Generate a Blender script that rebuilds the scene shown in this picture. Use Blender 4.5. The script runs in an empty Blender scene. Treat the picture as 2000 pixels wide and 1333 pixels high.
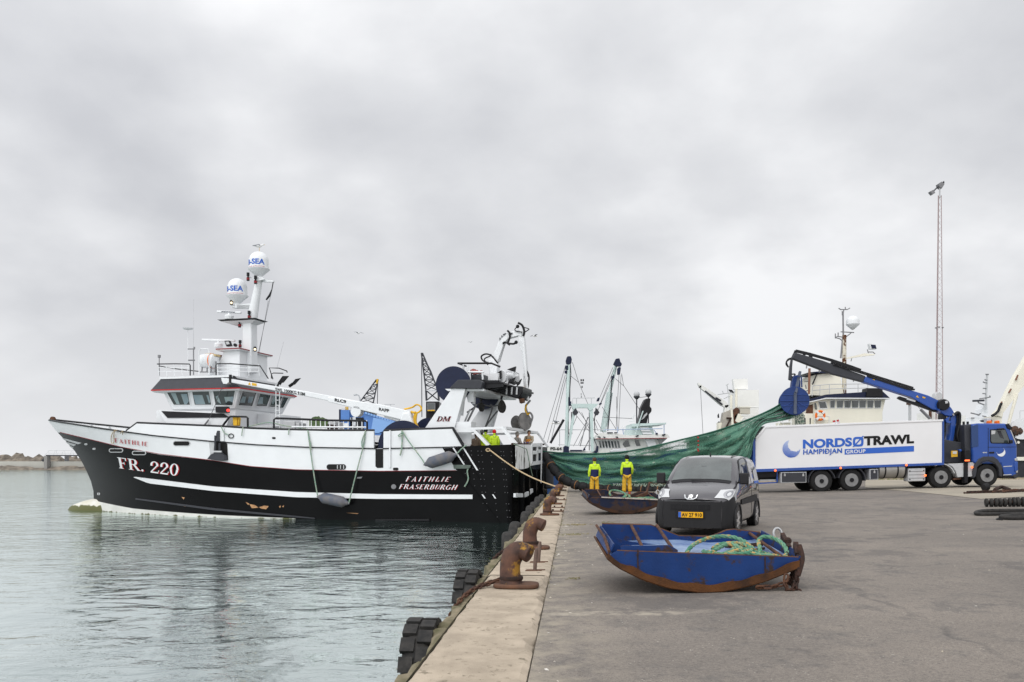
import bpy,bmesh,math,random
from mathutils import Vector,Matrix
random.seed(7)
SC=bpy.context.scene
COL=SC.collection
PI=math.pi
# camera, sky, sun, exposure
F=1650.0;HZ=905.0;CAMH=1.6
cam_d=bpy.data.cameras.new("camera");cam=bpy.data.objects.new("camera",cam_d);COL.objects.link(cam)
cam.location=(0,0,CAMH);cam.rotation_euler=(math.radians(90),0,0)
cam_d.sensor_width=36.0;cam_d.lens=36.0*F/2000.0
cam_d.shift_y=(HZ-666.5)/2000.0
cam_d.clip_start=0.1;cam_d.clip_end=9000
SC.camera=cam
SC.view_settings.view_transform='Standard'
SC.view_settings.look='None'
SC.view_settings.exposure=0.0
SC.view_settings.gamma=1.0
SC.render.engine='CYCLES'
SC.cycles.max_bounces=6;SC.cycles.transparent_max_bounces=24
SC.cycles.use_denoising=True
SUN_EL,SUN_AZ=math.radians(50),math.radians(205)
sun_dir=Vector((math.sin(SUN_AZ)*math.cos(SUN_EL),math.cos(SUN_AZ)*math.cos(SUN_EL),math.sin(SUN_EL)))
sd=bpy.data.lights.new("sun",'SUN');sd.energy=1.15;sd.angle=math.radians(35);sd.color=(1,0.975,0.94)
so=bpy.data.objects.new("sun",sd);COL.objects.link(so)
so.rotation_euler=sun_dir.to_track_quat('Z','Y').to_euler()
W=bpy.data.worlds.new("World");SC.world=W;W.use_nodes=True
def world_nodes():
 nt=W.node_tree;N=nt.nodes;Lk=nt.links;N.clear()
 def nd(t,**kw):
  n=N.new(t)
  for k,v in kw.items():setattr(n,k,v)
  return n
 def mth(op,a,b=None,clamp=False):
  n=nd('ShaderNodeMath',operation=op);n.use_clamp=clamp
  for i,x in enumerate((a,b)):
   if x is None:continue
   if isinstance(x,(int,float)):n.inputs[i].default_value=x
   else:Lk.new(x,n.inputs[i])
  return n.outputs[0]
 out=nd('ShaderNodeOutputWorld');bg=nd('ShaderNodeBackground')
 sky=nd('ShaderNodeTexSky',sky_type='NISHITA');sky.sun_disc=False
 sky.sun_elevation=SUN_EL;sky.sun_rotation=SUN_AZ
 sky.air_density=1.0;sky.dust_density=4.0
 tc=nd('ShaderNodeTexCoord');sep=nd('ShaderNodeSeparateXYZ');Lk.new(tc.outputs['Generated'],sep.inputs[0])
 x,y,z=sep.outputs
 zz=mth('ADD',mth('MAXIMUM',z,0.0),0.42)
 comb=nd('ShaderNodeCombineXYZ')
 Lk.new(mth('DIVIDE',x,zz),comb.inputs[0]);Lk.new(mth('DIVIDE',y,zz),comb.inputs[1])
 def noise(scale,detail,rough,off,dist=0.0):
  mp=nd('ShaderNodeMapping');mp.inputs['Location'].default_value=off
  Lk.new(comb.outputs[0],mp.inputs[0])
  n=nd('ShaderNodeTexNoise');n.inputs['Scale'].default_value=scale;n.inputs['Detail'].default_value=detail
  n.inputs['Roughness'].default_value=rough;n.inputs['Distortion'].default_value=dist
  Lk.new(mp.outputs[0],n.inputs['Vector']);return n.outputs['Fac']
 n1=noise(1.0,4,0.5,SKY_OFF1,0.2)
 n2=noise(2.6,6,0.5,SKY_OFF2,0.15)
 n3=noise(7,5,0.5,(1,5,0))
 s=mth('ADD',mth('MULTIPLY',n1,0.62),mth('ADD',mth('MULTIPLY',n2,0.27),mth('MULTIPLY',n3,0.11)))
 rmp=nd('ShaderNodeValToRGB');Lk.new(s,rmp.inputs[0])
 e=rmp.color_ramp.elements
 e[0].position=0.40;e[0].color=(0.56,0.57,0.60,1)
 e[1].position=0.58;e[1].color=(0.90,0.905,0.92,1)
 m=e.new(0.5);m.color=(0.72,0.728,0.75,1)
 hz=nd('ShaderNodeMapRange',clamp=True);Lk.new(z,hz.inputs[0])
 hz.inputs[1].default_value=0.0;hz.inputs[2].default_value=0.20;hz.inputs[3].default_value=0.8;hz.inputs[4].default_value=0.0
 mx=nd('ShaderNodeMixRGB');Lk.new(hz.outputs[0],mx.inputs[0]);Lk.new(rmp.outputs[0],mx.inputs[1]);mx.inputs[2].default_value=(0.84,0.85,0.868,1)
 vm=nd('ShaderNodeVectorMath',operation='DOT_PRODUCT');Lk.new(tc.outputs['Generated'],vm.inputs[0]);vm.inputs[1].default_value=sun_dir
 g=mth('POWER',mth('MAXIMUM',mth('ADD',mth('MULTIPLY',vm.outputs['Value'],0.5),0.5),0.0),3.0)
 gain=mth('ADD',mth('MULTIPLY',g,SKY_GAIN),1.0)
 sc=nd('ShaderNodeVectorMath',operation='SCALE');Lk.new(mx.outputs[0],sc.inputs[0]);Lk.new(gain,sc.inputs['Scale'])
 sk=nd('ShaderNodeVectorMath',operation='SCALE');Lk.new(sky.outputs[0],sk.inputs[0]);sk.inputs['Scale'].default_value=0.004
 ad=nd('ShaderNodeVectorMath',operation='ADD');Lk.new(sc.outputs[0],ad.inputs[0]);Lk.new(sk.outputs[0],ad.inputs[1])
 Lk.new(ad.outputs[0],bg.inputs[0]);bg.inputs[1].default_value=1.0
 Lk.new(bg.outputs[0],out.inputs[0])
SKY_OFF1=(3.1,1.7,0);SKY_OFF2=(0.4,2.2,0);SKY_GAIN=1.15
world_nodes()
# helpers
def lin(c):c=c/255.0;return c/12.92 if c<=0.04045 else((c+0.055)/1.055)**2.4
def rgb(r,g,b):return(lin(r),lin(g),lin(b),1)
def P(px,py,Y):return Vector(((px-1000)/F*Y,Y,CAMH+(HZ-py)/F*Y))
def mat(name,col,rough=0.5,metal=0.0,var=0.0,vscale=3.0,col2=None,rust=0.0,rscale=2.5,bump=0.0,bscale=30.0,spec=0.22,coat=0.0,emit=0.0,rustcol=(0.14,0.055,0.022,1),rust2=(0.05,0.02,0.012,1),streak=False,detail=6):
 m=bpy.data.materials.new(name);m.use_nodes=True
 nt=m.node_tree;N=nt.nodes;Lk=nt.links
 b=N['Principled BSDF']
 b.inputs['Roughness'].default_value=rough;b.inputs['Metallic'].default_value=metal
 b.inputs['Specular IOR Level'].default_value=spec;b.inputs['Coat Weight'].default_value=coat
 b.inputs['Base Color'].default_value=col
 if emit:
  b.inputs['Emission Color'].default_value=col;b.inputs['Emission Strength'].default_value=emit
 tc=N.new('ShaderNodeTexCoord');vec=tc.outputs['Object']
 if var or col2 or rust:
  oi=N.new('ShaderNodeObjectInfo');sc_=N.new('ShaderNodeVectorMath');sc_.operation='MULTIPLY_ADD';Lk.new(oi.outputs['Random'],sc_.inputs[0]);sc_.inputs[1].default_value=(17,23,11);Lk.new(vec,sc_.inputs[2]);vec=sc_.outputs[0]
 if streak:
  mp=N.new('ShaderNodeMapping');mp.inputs['Scale'].default_value=(1,1,0.22);Lk.new(vec,mp.inputs[0]);vec=mp.outputs[0]
 def noise(scale,det=detail,rg=0.6):
  n=N.new('ShaderNodeTexNoise');n.inputs['Scale'].default_value=scale;n.inputs['Detail'].default_value=det
  n.inputs['Roughness'].default_value=rg;Lk.new(vec,n.inputs['Vector']);return n.outputs['Fac']
 cur=None
 if var or col2:
  if col2 is None:col2=tuple(max(0,c*(1-var))for c in col[:3])+(1,)
  r=N.new('ShaderNodeMapRange');r.inputs[1].default_value=0.35;r.inputs[2].default_value=0.65;Lk.new(noise(vscale),r.inputs[0])
  mx=N.new('ShaderNodeMixRGB');Lk.new(r.outputs[0],mx.inputs[0]);mx.inputs[1].default_value=col;mx.inputs[2].default_value=col2
  cur=mx.outputs[0]
 if rust:
  r=N.new('ShaderNodeMapRange');th=0.78-0.5*rust
  r.inputs[1].default_value=th-0.02;r.inputs[2].default_value=th+0.05;Lk.new(noise(rscale,9,0.68),r.inputs[0])
  rc=N.new('ShaderNodeMixRGB');Lk.new(noise(rscale*5),rc.inputs[0]);rc.inputs[1].default_value=rustcol;rc.inputs[2].default_value=rust2
  mx=N.new('ShaderNodeMixRGB');Lk.new(r.outputs[0],mx.inputs[0]);Lk.new(rc.outputs[0],mx.inputs[2])
  if cur:Lk.new(cur,mx.inputs[1])
  else:mx.inputs[1].default_value=col
  cur=mx.outputs[0]
  rr=N.new('ShaderNodeMapRange');Lk.new(r.outputs[0],rr.inputs[0]);rr.inputs[3].default_value=rough;rr.inputs[4].default_value=0.85;Lk.new(rr.outputs[0],b.inputs['Roughness'])
 if cur:Lk.new(cur,b.inputs['Base Color'])
 if bump:
  bp=N.new('ShaderNodeBump');bp.inputs['Strength'].default_value=bump;bp.inputs['Distance'].default_value=0.02
  Lk.new(noise(bscale),bp.inputs['Height']);Lk.new(bp.outputs[0],b.inputs['Normal'])
 return m
ORG={}
class MB:
 """collects vertices and faces, then links them as ONE mesh object"""
 def __init__(s):s.v=[];s.f=[];s.mi=[];s.cur=0
 def add(s,vs,fs):
  o=len(s.v);s.v+=[Vector(v)for v in vs]
  for f in fs:s.f.append(tuple(i+o for i in f));s.mi.append(s.cur)
  return s
 def box(s,x0,x1,y0,y1,z0,z1):
  return s.add([(x0,y0,z0),(x1,y0,z0),(x1,y1,z0),(x0,y1,z0),(x0,y0,z1),(x1,y0,z1),(x1,y1,z1),(x0,y1,z1)],[(3,2,1,0),(4,5,6,7),(0,1,5,4),(1,2,6,5),(2,3,7,6),(3,0,4,7)])
 def obox(s,p0,p1,w,h,up=(0,0,1)):
  """a bar of section w x h from p0 to p1"""
  p0=Vector(p0);p1=Vector(p1);d=(p1-p0).normalized();up=Vector(up)
  a=d.cross(up)
  if a.length<1e-4:a=d.cross(Vector((0,1,0)))
  a.normalize();b=a.cross(d)
  vs=[p+a*(sx*w/2)+b*(sy*h/2)for p in(p0,p1)for sx,sy in((-1,-1),(1,-1),(1,1),(-1,1))]
  return s.add(vs,[(0,1,2,3),(7,6,5,4),(0,4,5,1),(1,5,6,2),(2,6,7,3),(3,7,4,0)])
 def prism(s,pts,off):
  """polygon pts swept by vector off"""
  pts=[Vector(p)for p in pts];off=Vector(off);n=len(pts)
  fs=[tuple(range(n)),tuple(range(2*n-1,n-1,-1))]+[(i,i+n,(i+1)%n+n,(i+1)%n)for i in range(n)]
  return s.add(pts+[p+off for p in pts],fs)
 def tube(s,pts,r,n=8,caps=True,closed=False):
  pts=[Vector(p)for p in pts];m=len(pts)
  rs=r if isinstance(r,(list,tuple))else[r]*m
  vs=[];a=None
  for i,p in enumerate(pts):
   if closed:d=pts[(i+1)%m]-pts[i-1]
   else:d=pts[min(i+1,m-1)]-pts[max(i-1,0)]
   if d.length<1e-9:d=Vector((0,0,1))
   d.normalize()
   if a is None:
    a=d.cross(Vector((0,0,1)))
    if a.length<1e-3:a=d.cross(Vector((0,1,0)))
   else:
    a=a-d*a.dot(d)
    if a.length<1e-6:a=d.cross(Vector((0.3,1,0.2)))
   a.normalize();b=d.cross(a)
   for k in range(n):
    t=2*PI*k/n;vs.append(p+(a*math.cos(t)+b*math.sin(t))*rs[i])
  fs=[]
  for i in range(m if closed else m-1):
   j=(i+1)%m
   for k in range(n):fs.append((i*n+k,i*n+(k+1)%n,j*n+(k+1)%n,j*n+k))
  if caps and not closed:fs+=[tuple(range(n-1,-1,-1)),tuple(range((m-1)*n,m*n))]
  return s.add(vs,fs)
 def lathe(s,prof,org,axis=(0,0,1),n=20,caps=True):
  """prof: list of (radius, height) along the axis"""
  org=Vector(org);ax=Vector(axis).normalized()
  a=ax.cross(Vector((0,0,1)))
  if a.length<1e-3:a=Vector((1,0,0))
  a.normalize();b=ax.cross(a);vs=[]
  for r,h in prof:
   for k in range(n):
    t=2*PI*k/n;vs.append(org+ax*h+(a*math.cos(t)+b*math.sin(t))*r)
  m=len(prof);fs=[]
  for i in range(m-1):
   for k in range(n):fs.append((i*n+k,i*n+(k+1)%n,(i+1)*n+(k+1)%n,(i+1)*n+k))
  if caps:fs+=[tuple(range(n-1,-1,-1)),tuple(range((m-1)*n,m*n))]
  return s.add(vs,fs)
 def grid(s,rows,closed=False):
  """rows of equally many points joined by quads"""
  m=len(rows);n=len(rows[0]);vs=[p for r in rows for p in r];fs=[]
  for i in range(m-1):
   for k in range(n if closed else n-1):
    fs.append((i*n+k,i*n+(k+1)%n,(i+1)*n+(k+1)%n,(i+1)*n+k))
  return s.add(vs,fs)
 def ball(s,c,r,n=12,sc=(1,1,1)):
  c=Vector(c);m=n//2+1;rows=[]
  for i in range(m+1):
   t=PI*i/m
   rows.append([c+Vector((math.sin(t)*math.cos(2*PI*k/n)*sc[0],math.sin(t)*math.sin(2*PI*k/n)*sc[1],math.cos(t)*sc[2]))*r for k in range(n)])
  return s.grid(rows,closed=True)
 def xf(s,fn):s.v=[Vector(fn(v))for v in s.v];return s
 def build(s,name,m,parent=None,smooth=False,bevel=0.0,solid=0.0,sub=0,seg=2,ang=40):
  off=ORG.get(parent.name,Vector((0,0,0)))if parent else Vector((0,0,0))
  me=bpy.data.meshes.new(name)
  me.from_pydata([v-off for v in s.v],[],s.f)
  bm=bmesh.new();bm.from_mesh(me);bmesh.ops.remove_doubles(bm,verts=bm.verts,dist=1e-5)
  bmesh.ops.dissolve_degenerate(bm,dist=1e-6,edges=bm.edges)
  bmesh.ops.recalc_face_normals(bm,faces=bm.faces);bm.to_mesh(me);bm.free()
  ms=m if isinstance(m,(list,tuple))else[m]
  for x in ms:me.materials.append(x)
  if len(ms)>1 and len(me.polygons)==len(s.mi):
   for p,i in zip(me.polygons,s.mi):p.material_index=i
  o=bpy.data.objects.new(name,me);COL.objects.link(o)
  if parent:o.parent=parent;ORG[o.name]=off
  if solid:
   md=o.modifiers.new('thickness','SOLIDIFY');md.thickness=solid;md.offset=0
  if bevel:
   md=o.modifiers.new('bevel','BEVEL');md.width=bevel;md.segments=seg;md.limit_method='ANGLE';md.angle_limit=math.radians(35)
  if sub:
   md=o.modifiers.new('subdivision','SUBSURF');md.levels=sub;md.render_levels=sub
  if smooth or bevel:
   for p in me.polygons:p.use_smooth=True
   try:me.set_sharp_from_angle(angle=math.radians(ang))
   except Exception:pass
  return o
def tag(o,label=None,cat=None,group=None,kind=None):
 if label:o['label']=label
 if cat:o['category']=cat
 if group:o['group']=group
 if kind:o['kind']=kind
 return o
def thing(name,label,cat,loc=(0,0,0),rz=0.0,group=None,world=True,rot=None):
 """an Empty at the thing's base; world=True: parts are given in world coordinates, else in the thing's own"""
 o=bpy.data.objects.new(name,None);COL.objects.link(o);o.empty_display_size=0.3
 o.location=loc;o.rotation_euler=rot if rot else(0,0,rz)
 ORG[o.name]=Vector(loc)if world else Vector((0,0,0))
 return tag(o,label,cat,group)
def copy_tree(o,parent=None):
 c=o.copy();COL.objects.link(c);c.parent=parent
 ORG[c.name]=Vector((0,0,0))
 for ch in list(o.children):copy_tree(ch,c)
 return c
def interp(x,pts):
 """piecewise linear through sorted (x, y) pairs, extrapolating flat"""
 if x<=pts[0][0]:return pts[0][1]
 for(a,b),(c,d)in zip(pts,pts[1:]):
  if x<=c:return b+(d-b)*(x-a)/(c-a)if c>a else d
 return pts[-1][1]
def catmull(pts,k):
 pts=[Vector(p)for p in pts];out=[];n=len(pts)
 for i in range(n-1):
  p0=pts[max(i-1,0)];p1=pts[i];p2=pts[i+1];p3=pts[min(i+2,n-1)]
  for j in range(k):
   t=j/k
   out.append(0.5*((2*p1)+(p2-p0)*t+(2*p0-5*p1+4*p2-p3)*t*t+(3*p1-p0-3*p2+p3)*t**3))
 out.append(pts[-1]);return out
def rope_mesh(mb,path,r,pitch=None,strands=3,n=6):
 """laid rope: three strands twisted round the path"""
 path=[Vector(p)for p in path];pitch=pitch or r*9
 L=[0.0]
 for a,b in zip(path,path[1:]):L.append(L[-1]+(b-a).length)
 step=r*1.1;m=max(8,int(L[-1]/step));a=None;fr=[]
 j=0
 for i in range(m+1):
  d=L[-1]*i/m
  while j<len(L)-2 and L[j+1]<d:j+=1
  t=(d-L[j])/max(1e-9,L[j+1]-L[j]);p=path[j].lerp(path[j+1],t);tg=(path[j+1]-path[j]).normalized()
  if a is None:
   a=tg.cross(Vector((0,0,1)))
   if a.length<1e-3:a=Vector((1,0,0))
  a=a-tg*a.dot(tg);a.normalize();fr.append((p,a.copy(),tg.cross(a),d))
 for s in range(strands):
  mb.tube([p+(x*math.cos(2*PI*(d/pitch+s/strands))+y*math.sin(2*PI*(d/pitch+s/strands)))*r*0.5 for p,x,y,d in fr],r*0.56,n)
def chain_mesh(mb,path,link=0.09,r=0.012,n=6):
 """a chain of oblong links along the path"""
 path=[Vector(p)for p in path];L=[0.0]
 for a,b in zip(path,path[1:]):L.append(L[-1]+(b-a).length)
 pitch=link*0.74;m=int(L[-1]/pitch);j=0
 for i in range(m):
  d=pitch*(i+0.5)
  while j<len(L)-2 and L[j+1]<d:j+=1
  p=path[j].lerp(path[j+1],(d-L[j])/max(1e-9,L[j+1]-L[j]));tg=(path[j+1]-path[j]).normalized()
  a=tg.cross(Vector((0,0,1)))
  if a.length<1e-3:a=Vector((1,0,0))
  a.normalize();b=tg.cross(a)
  t0=PI/4 if i%2 else-PI/4
  w=a*math.cos(t0)+b*math.sin(t0)
  h=link/2-r;hw=link*0.3-r
  loop=[p+tg*((h-hw)*(1 if math.cos(t)>=0 else-1)+hw*math.cos(t))+w*(hw*math.sin(t))for t in[2*PI*(k+0.5)/12 for k in range(12)]]
  mb.tube(loop,r,n,closed=True)
  # lettering: the built-in font for plain sans, own polygons for the ship's roman capitals
def sans(text,bold=0.0,shear=0.0,space=1.0):
 """triangles of a text, normalised to the unit box; returns (verts2d, faces)"""
 c=bpy.data.curves.new('lettering','FONT');c.body=text;c.size=1;c.offset=bold;c.shear=shear;c.space_character=space
 c.resolution_u=4
 o=bpy.data.objects.new('lettering_source',c);COL.objects.link(o)
 dg=bpy.context.evaluated_depsgraph_get();me=bpy.data.meshes.new_from_object(o.evaluated_get(dg))
 vs=[(v.co.x,v.co.y)for v in me.vertices];fs=[tuple(p.vertices)for p in me.polygons]
 bpy.data.objects.remove(o);bpy.data.curves.remove(c);bpy.data.meshes.remove(me)
 x0=min(v[0]for v in vs);x1=max(v[0]for v in vs);y0=min(v[1]for v in vs);y1=max(v[1]for v in vs)
 return[((x-x0)/(x1-x0),(y-y0)/(y1-y0))for x,y in vs],fs
TH,TN,SF=0.17,0.07,0.055
def _r(x0,y0,x1,y1):return[(x0,y0),(x1,y0),(x1,y1),(x0,y1)]
def _arc(cx,cy,rx,ry,a0,a1,th=TH,tn=TN,n=12):
 o=[]
 for i in range(n):
  q=[]
  for t in(a0+(a1-a0)*i/n,a0+(a1-a0)*(i+1)/n):
   t=math.radians(t);q.append(((cx+rx*math.cos(t),cy+ry*math.sin(t)),(cx+(rx-th)*math.cos(t),cy+(ry-tn)*math.sin(t))))
  o.append([q[0][0],q[1][0],q[1][1],q[0][1]])
 return o
def _stem(x,w=TH,y0=0,y1=1,s0=True,s1=True,e=0.08):
 o=[_r(x,y0,x+w,y1)]
 if s0:o+=[_r(x-e,y0,x,y0+SF),_r(x+w,y0,x+w+e,y0+SF)]
 if s1:o+=[_r(x-e,y1-SF,x,y1),_r(x+w,y1-SF,x+w+e,y1)]
 return o
def roman(ch):
 S=_stem(0.08)
 x=0.08+TH
 if ch=='I':return S,0.33
 if ch=='F':return S+[_r(x+.08,.93,.62,1),_r(.55,.74,.62,.93),_r(x,.47,.47,.54),_r(.42,.40,.47,.62)],0.66
 if ch=='E':return S+[_r(x+.08,.93,.62,1),_r(.55,.76,.62,.93),_r(x,.47,.47,.54),_r(.42,.40,.47,.62),_r(x+.08,0,.66,.07),_r(.59,.07,.66,.26)],0.70
 if ch=='L':return S+[_r(x+.08,0,.64,.07),_r(.57,.07,.64,.28)],0.66
 if ch=='T':return _stem(.27,s1=False)+[_r(0,.93,.71,1),_r(0,.74,.06,.93),_r(.65,.74,.71,.93)],0.71
 if ch=='H':return S+_stem(.60)+[_r(x,.47,.60,.54)],0.85
 if ch=='A':return[[(.07,0),(.14,0),(.42,.88),(.38,1)],[(.40,1),(.36,.88),(.57,0),(.76,0)],_r(.22,.28,.54,.35),_r(0,0,.22,SF),_r(.50,0,.84,SF)],0.84
 if ch in 'RBP':
  o=S+_arc(.40,.735,.27,.265,-90,90)+[_r(x,.93,.40,1),_r(x,.47,.40,.54)]
  if ch=='R':o+=[[(.36,.47),(.52,.47),(.84,0),(.64,0)],_r(.80,0,.88,SF)]
  if ch=='B':o+=_arc(.42,.27,.31,.27,-90,90)+[_r(x,0,.42,.07)]
  return o,{'R':0.84,'B':0.74,'P':0.68}[ch]
 if ch=='D':return S+_arc(.36,.5,.42,.5,-90,90)+[_r(x,.93,.36,1),_r(x,0,.36,.07)],0.80
 if ch=='M':return _stem(.08,TN)+_stem(.80)+[[(.08,1),(.27,1),(.58,.10),(.50,0)],[(.80,1),(.86,1),(.52,0),(.49,.12)]],1.05
 if ch=='U':return _stem(.08,y0=.32,s0=False)+_stem(.60,TN,y0=.32,s0=False)+_arc(.375,.34,.295,.36,180,360,.12,.09),0.76
 if ch=='G':return _arc(.42,.5,.42,.51,50,310)+[_r(.62,.06,.77,.45),_r(.52,.40,.86,.46),_r(.66,.74,.71,1)],0.86
 if ch=='S':return _arc(.30,.745,.25,.265,35,270,.13,.075)+_arc(.30,.265,.28,.275,-145,90,.14,.075)+[_r(.48,.78,.53,1),_r(.03,0,.08,.24)],0.60
 if ch=='2':return _arc(.30,.70,.28,.31,-20,200,.15,.075)+[[(.57,.66),(.42,.62),(.03,.10),(.10,.06)],_r(.03,0,.60,.11),[(.55,.11),(.60,.11),(.64,.28),(.58,.24)]],0.64
 if ch=='0':return _arc(.31,.5,.31,.51,0,360,.15,.06,28),0.62
 if ch=='.':return _arc(.1,.08,.09,.09,0,360,.088,.088,8),0.22
 return[],0.34
def plain_keep(p):return max(b for a,b in p)-min(b for a,b in p)>.055 and max(a for a,b in p)-min(a for a,b in p)<.0
def roman_text(text,track=0.06,shear=0.0,plain=False):
 """list of polygons normalised so that the text is 1 wide and 1 high"""
 x=0;polys=[]
 for ch in text:
  g,w=roman(ch)
  for k,p in enumerate(g):polys.append(([(x+a+shear*b,b)for a,b in p],k))
  x+=w+track
 x-=track
 if plain:polys=[(p,k)for p,k in polys if max(a for a,b in p)-min(a for a,b in p)>.09+shear*.1 or max(b for a,b in p)-min(b for a,b in p)>.3 or len(p)!=4 or plain_keep(p)]
 x+=shear
 return[([(a/x,b)for a,b in p],k)for p,k in polys]
 # materials
MT={}
MT['white']=mat('white_paint',(0.72,0.735,0.75,1),0.35,var=0.05,vscale=1.2)
MT['white_old']=mat('weathered_white_paint',(0.76,0.76,0.73,1),0.5,var=0.12,vscale=0.8,rust=0.24,rscale=0.9,streak=True,rustcol=(0.42,0.27,0.13,1),rust2=(0.5,0.36,0.2,1))
MT['cream']=mat('cream_paint',(0.80,0.77,0.66,1),0.5,var=0.08,vscale=0.7,rust=0.17,rscale=0.8,streak=True,rustcol=(0.4,0.24,0.1,1),rust2=(0.5,0.36,0.2,1))
MT['black']=mat('black_paint',(0.012,0.012,0.014,1),0.38,var=0.2)
MT['black_rub']=mat('black_rubber',(0.018,0.018,0.019,1),0.7,var=0.3,vscale=6)
MT['rubber']=mat('worn_rubber',(0.019,0.019,0.019,1),0.75,col2=(0.045,0.042,0.039,1),vscale=9,bump=0.3,bscale=40)
MT['dgrey']=mat('dark_grey_paint',(0.045,0.047,0.055,1),0.45,var=0.15)
MT['mgrey']=mat('mid_grey_metal',(0.22,0.22,0.23,1),0.5,var=0.2)
MT['lgrey']=mat('light_grey_metal',(0.5,0.51,0.52,1),0.45,var=0.12)
MT['steel']=mat('bare_steel',(0.5,0.5,0.5,1),0.32,0.8,var=0.2)
MT['navy']=mat('navy_paint',(0.012,0.017,0.045,1),0.4,var=0.2)
MT['red']=mat('red_paint',(0.42,0.02,0.02,1),0.45)
MT['dred']=mat('dark_red_paint',(0.22,0.02,0.025,1),0.45)
MT['yellow']=mat('yellow_paint',(0.72,0.42,0.03,1),0.5,var=0.2)
MT['orange']=mat('orange_plastic',(0.75,0.16,0.02,1),0.45)
MT['glass']=mat('tinted_window_glass',(0.035,0.045,0.045,1),0.06,spec=0.9)
MT['glass_lt']=mat('greenish_window_glass',(0.10,0.13,0.125,1),0.08,col2=(0.03,0.035,0.035,1),vscale=1.1,spec=1.0)
MT['blue_far']=mat('mid_blue_ship_paint',(0.10,0.22,0.52,1),0.5,var=0.15,vscale=0.5)
MT['blue_truck']=mat('truck_blue_paint',(0.018,0.068,0.30,1),0.28,var=0.06,coat=0.4)
MT['blue_logo']=mat('logo_blue',(0.035,0.12,0.48,1),0.4)
MT['blue_drum']=mat('drum_blue_paint',(0.018,0.045,0.17,1),0.45,var=0.3,vscale=2)
MT['rust']=mat('rusty_iron',(0.13,0.062,0.035,1),0.85,col2=(0.055,0.03,0.024,1),vscale=5,bump=0.5,bscale=45)
MT['rust_d']=mat('dark_rusty_iron',(0.06,0.03,0.022,1),0.85,col2=(0.025,0.018,0.016,1),vscale=14,bump=0.4,bscale=60)
MT['rope_g']=mat('green_orange_rope',(0.055,0.19,0.12,1),0.75,col2=(0.16,0.30,0.20,1),vscale=5,rust=0.45,rscale=9,rustcol=(0.52,0.30,0.09,1),rust2=(0.40,0.25,0.10,1))
MT['rope_pale']=mat('pale_rope',(0.55,0.42,0.26,1),0.85,var=0.25,vscale=20)
MT['rope_green']=mat('thin_green_rope',(0.15,0.28,0.22,1),0.8,col2=(0.35,0.38,0.30,1),vscale=6)
MT['wire']=mat('wire_rope',(0.10,0.10,0.105,1),0.6)
MT['fender']=mat('grey_fender_vinyl',(0.085,0.10,0.135,1),0.5,col2=(0.15,0.14,0.14,1),vscale=2.5)
MT['lamp_red']=mat('red_lamp',(1.0,0.04,0.03,1),0.3,emit=2.5)
MT['lamp_orange']=mat('orange_lamp',(1.0,0.16,0.04,1),0.3,emit=1.8)
MT['lamp_white']=mat('warm_lamp',(1.0,0.82,0.55,1),0.3,emit=1.0)
# quay frame: s along the edge, t to landward
QO=Vector((-0.344,0,0));QD=Vector((0.0731,0.9973,0));QN=Vector((0.9973,-0.0731,0))
WATER=-1.5;KW=0.91;FAR=58.0
GT=(0,0.5,2,5,9,13,16,18,19,20,22,25,30,40,60,90,140)
def _gz(t):return-0.03+(0.027*t if t<18 else 0.486+0.06*(1-math.exp(-(t-18)/4)))
def gz(t):
 """height of the asphalt: rises gently away from the water, then levels off"""
 return interp(t,[(q,_gz(q))for q in GT])
def Q(s,t,z=0.0):return QO+QD*s+QN*t+Vector((0,0,z))
def ground_at(x,y):
 v=Vector((x,y,0))-QO;return gz(v.dot(QN))
def on_ground(px,py):
 """world point of the asphalt seen at a pixel"""
 z=0.0
 for _ in range(12):
  Y=(CAMH-z)*F/(py-HZ);x=(px-1000)/F*Y;z=ground_at(x,Y)
 return Vector((x,Y,z))
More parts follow.
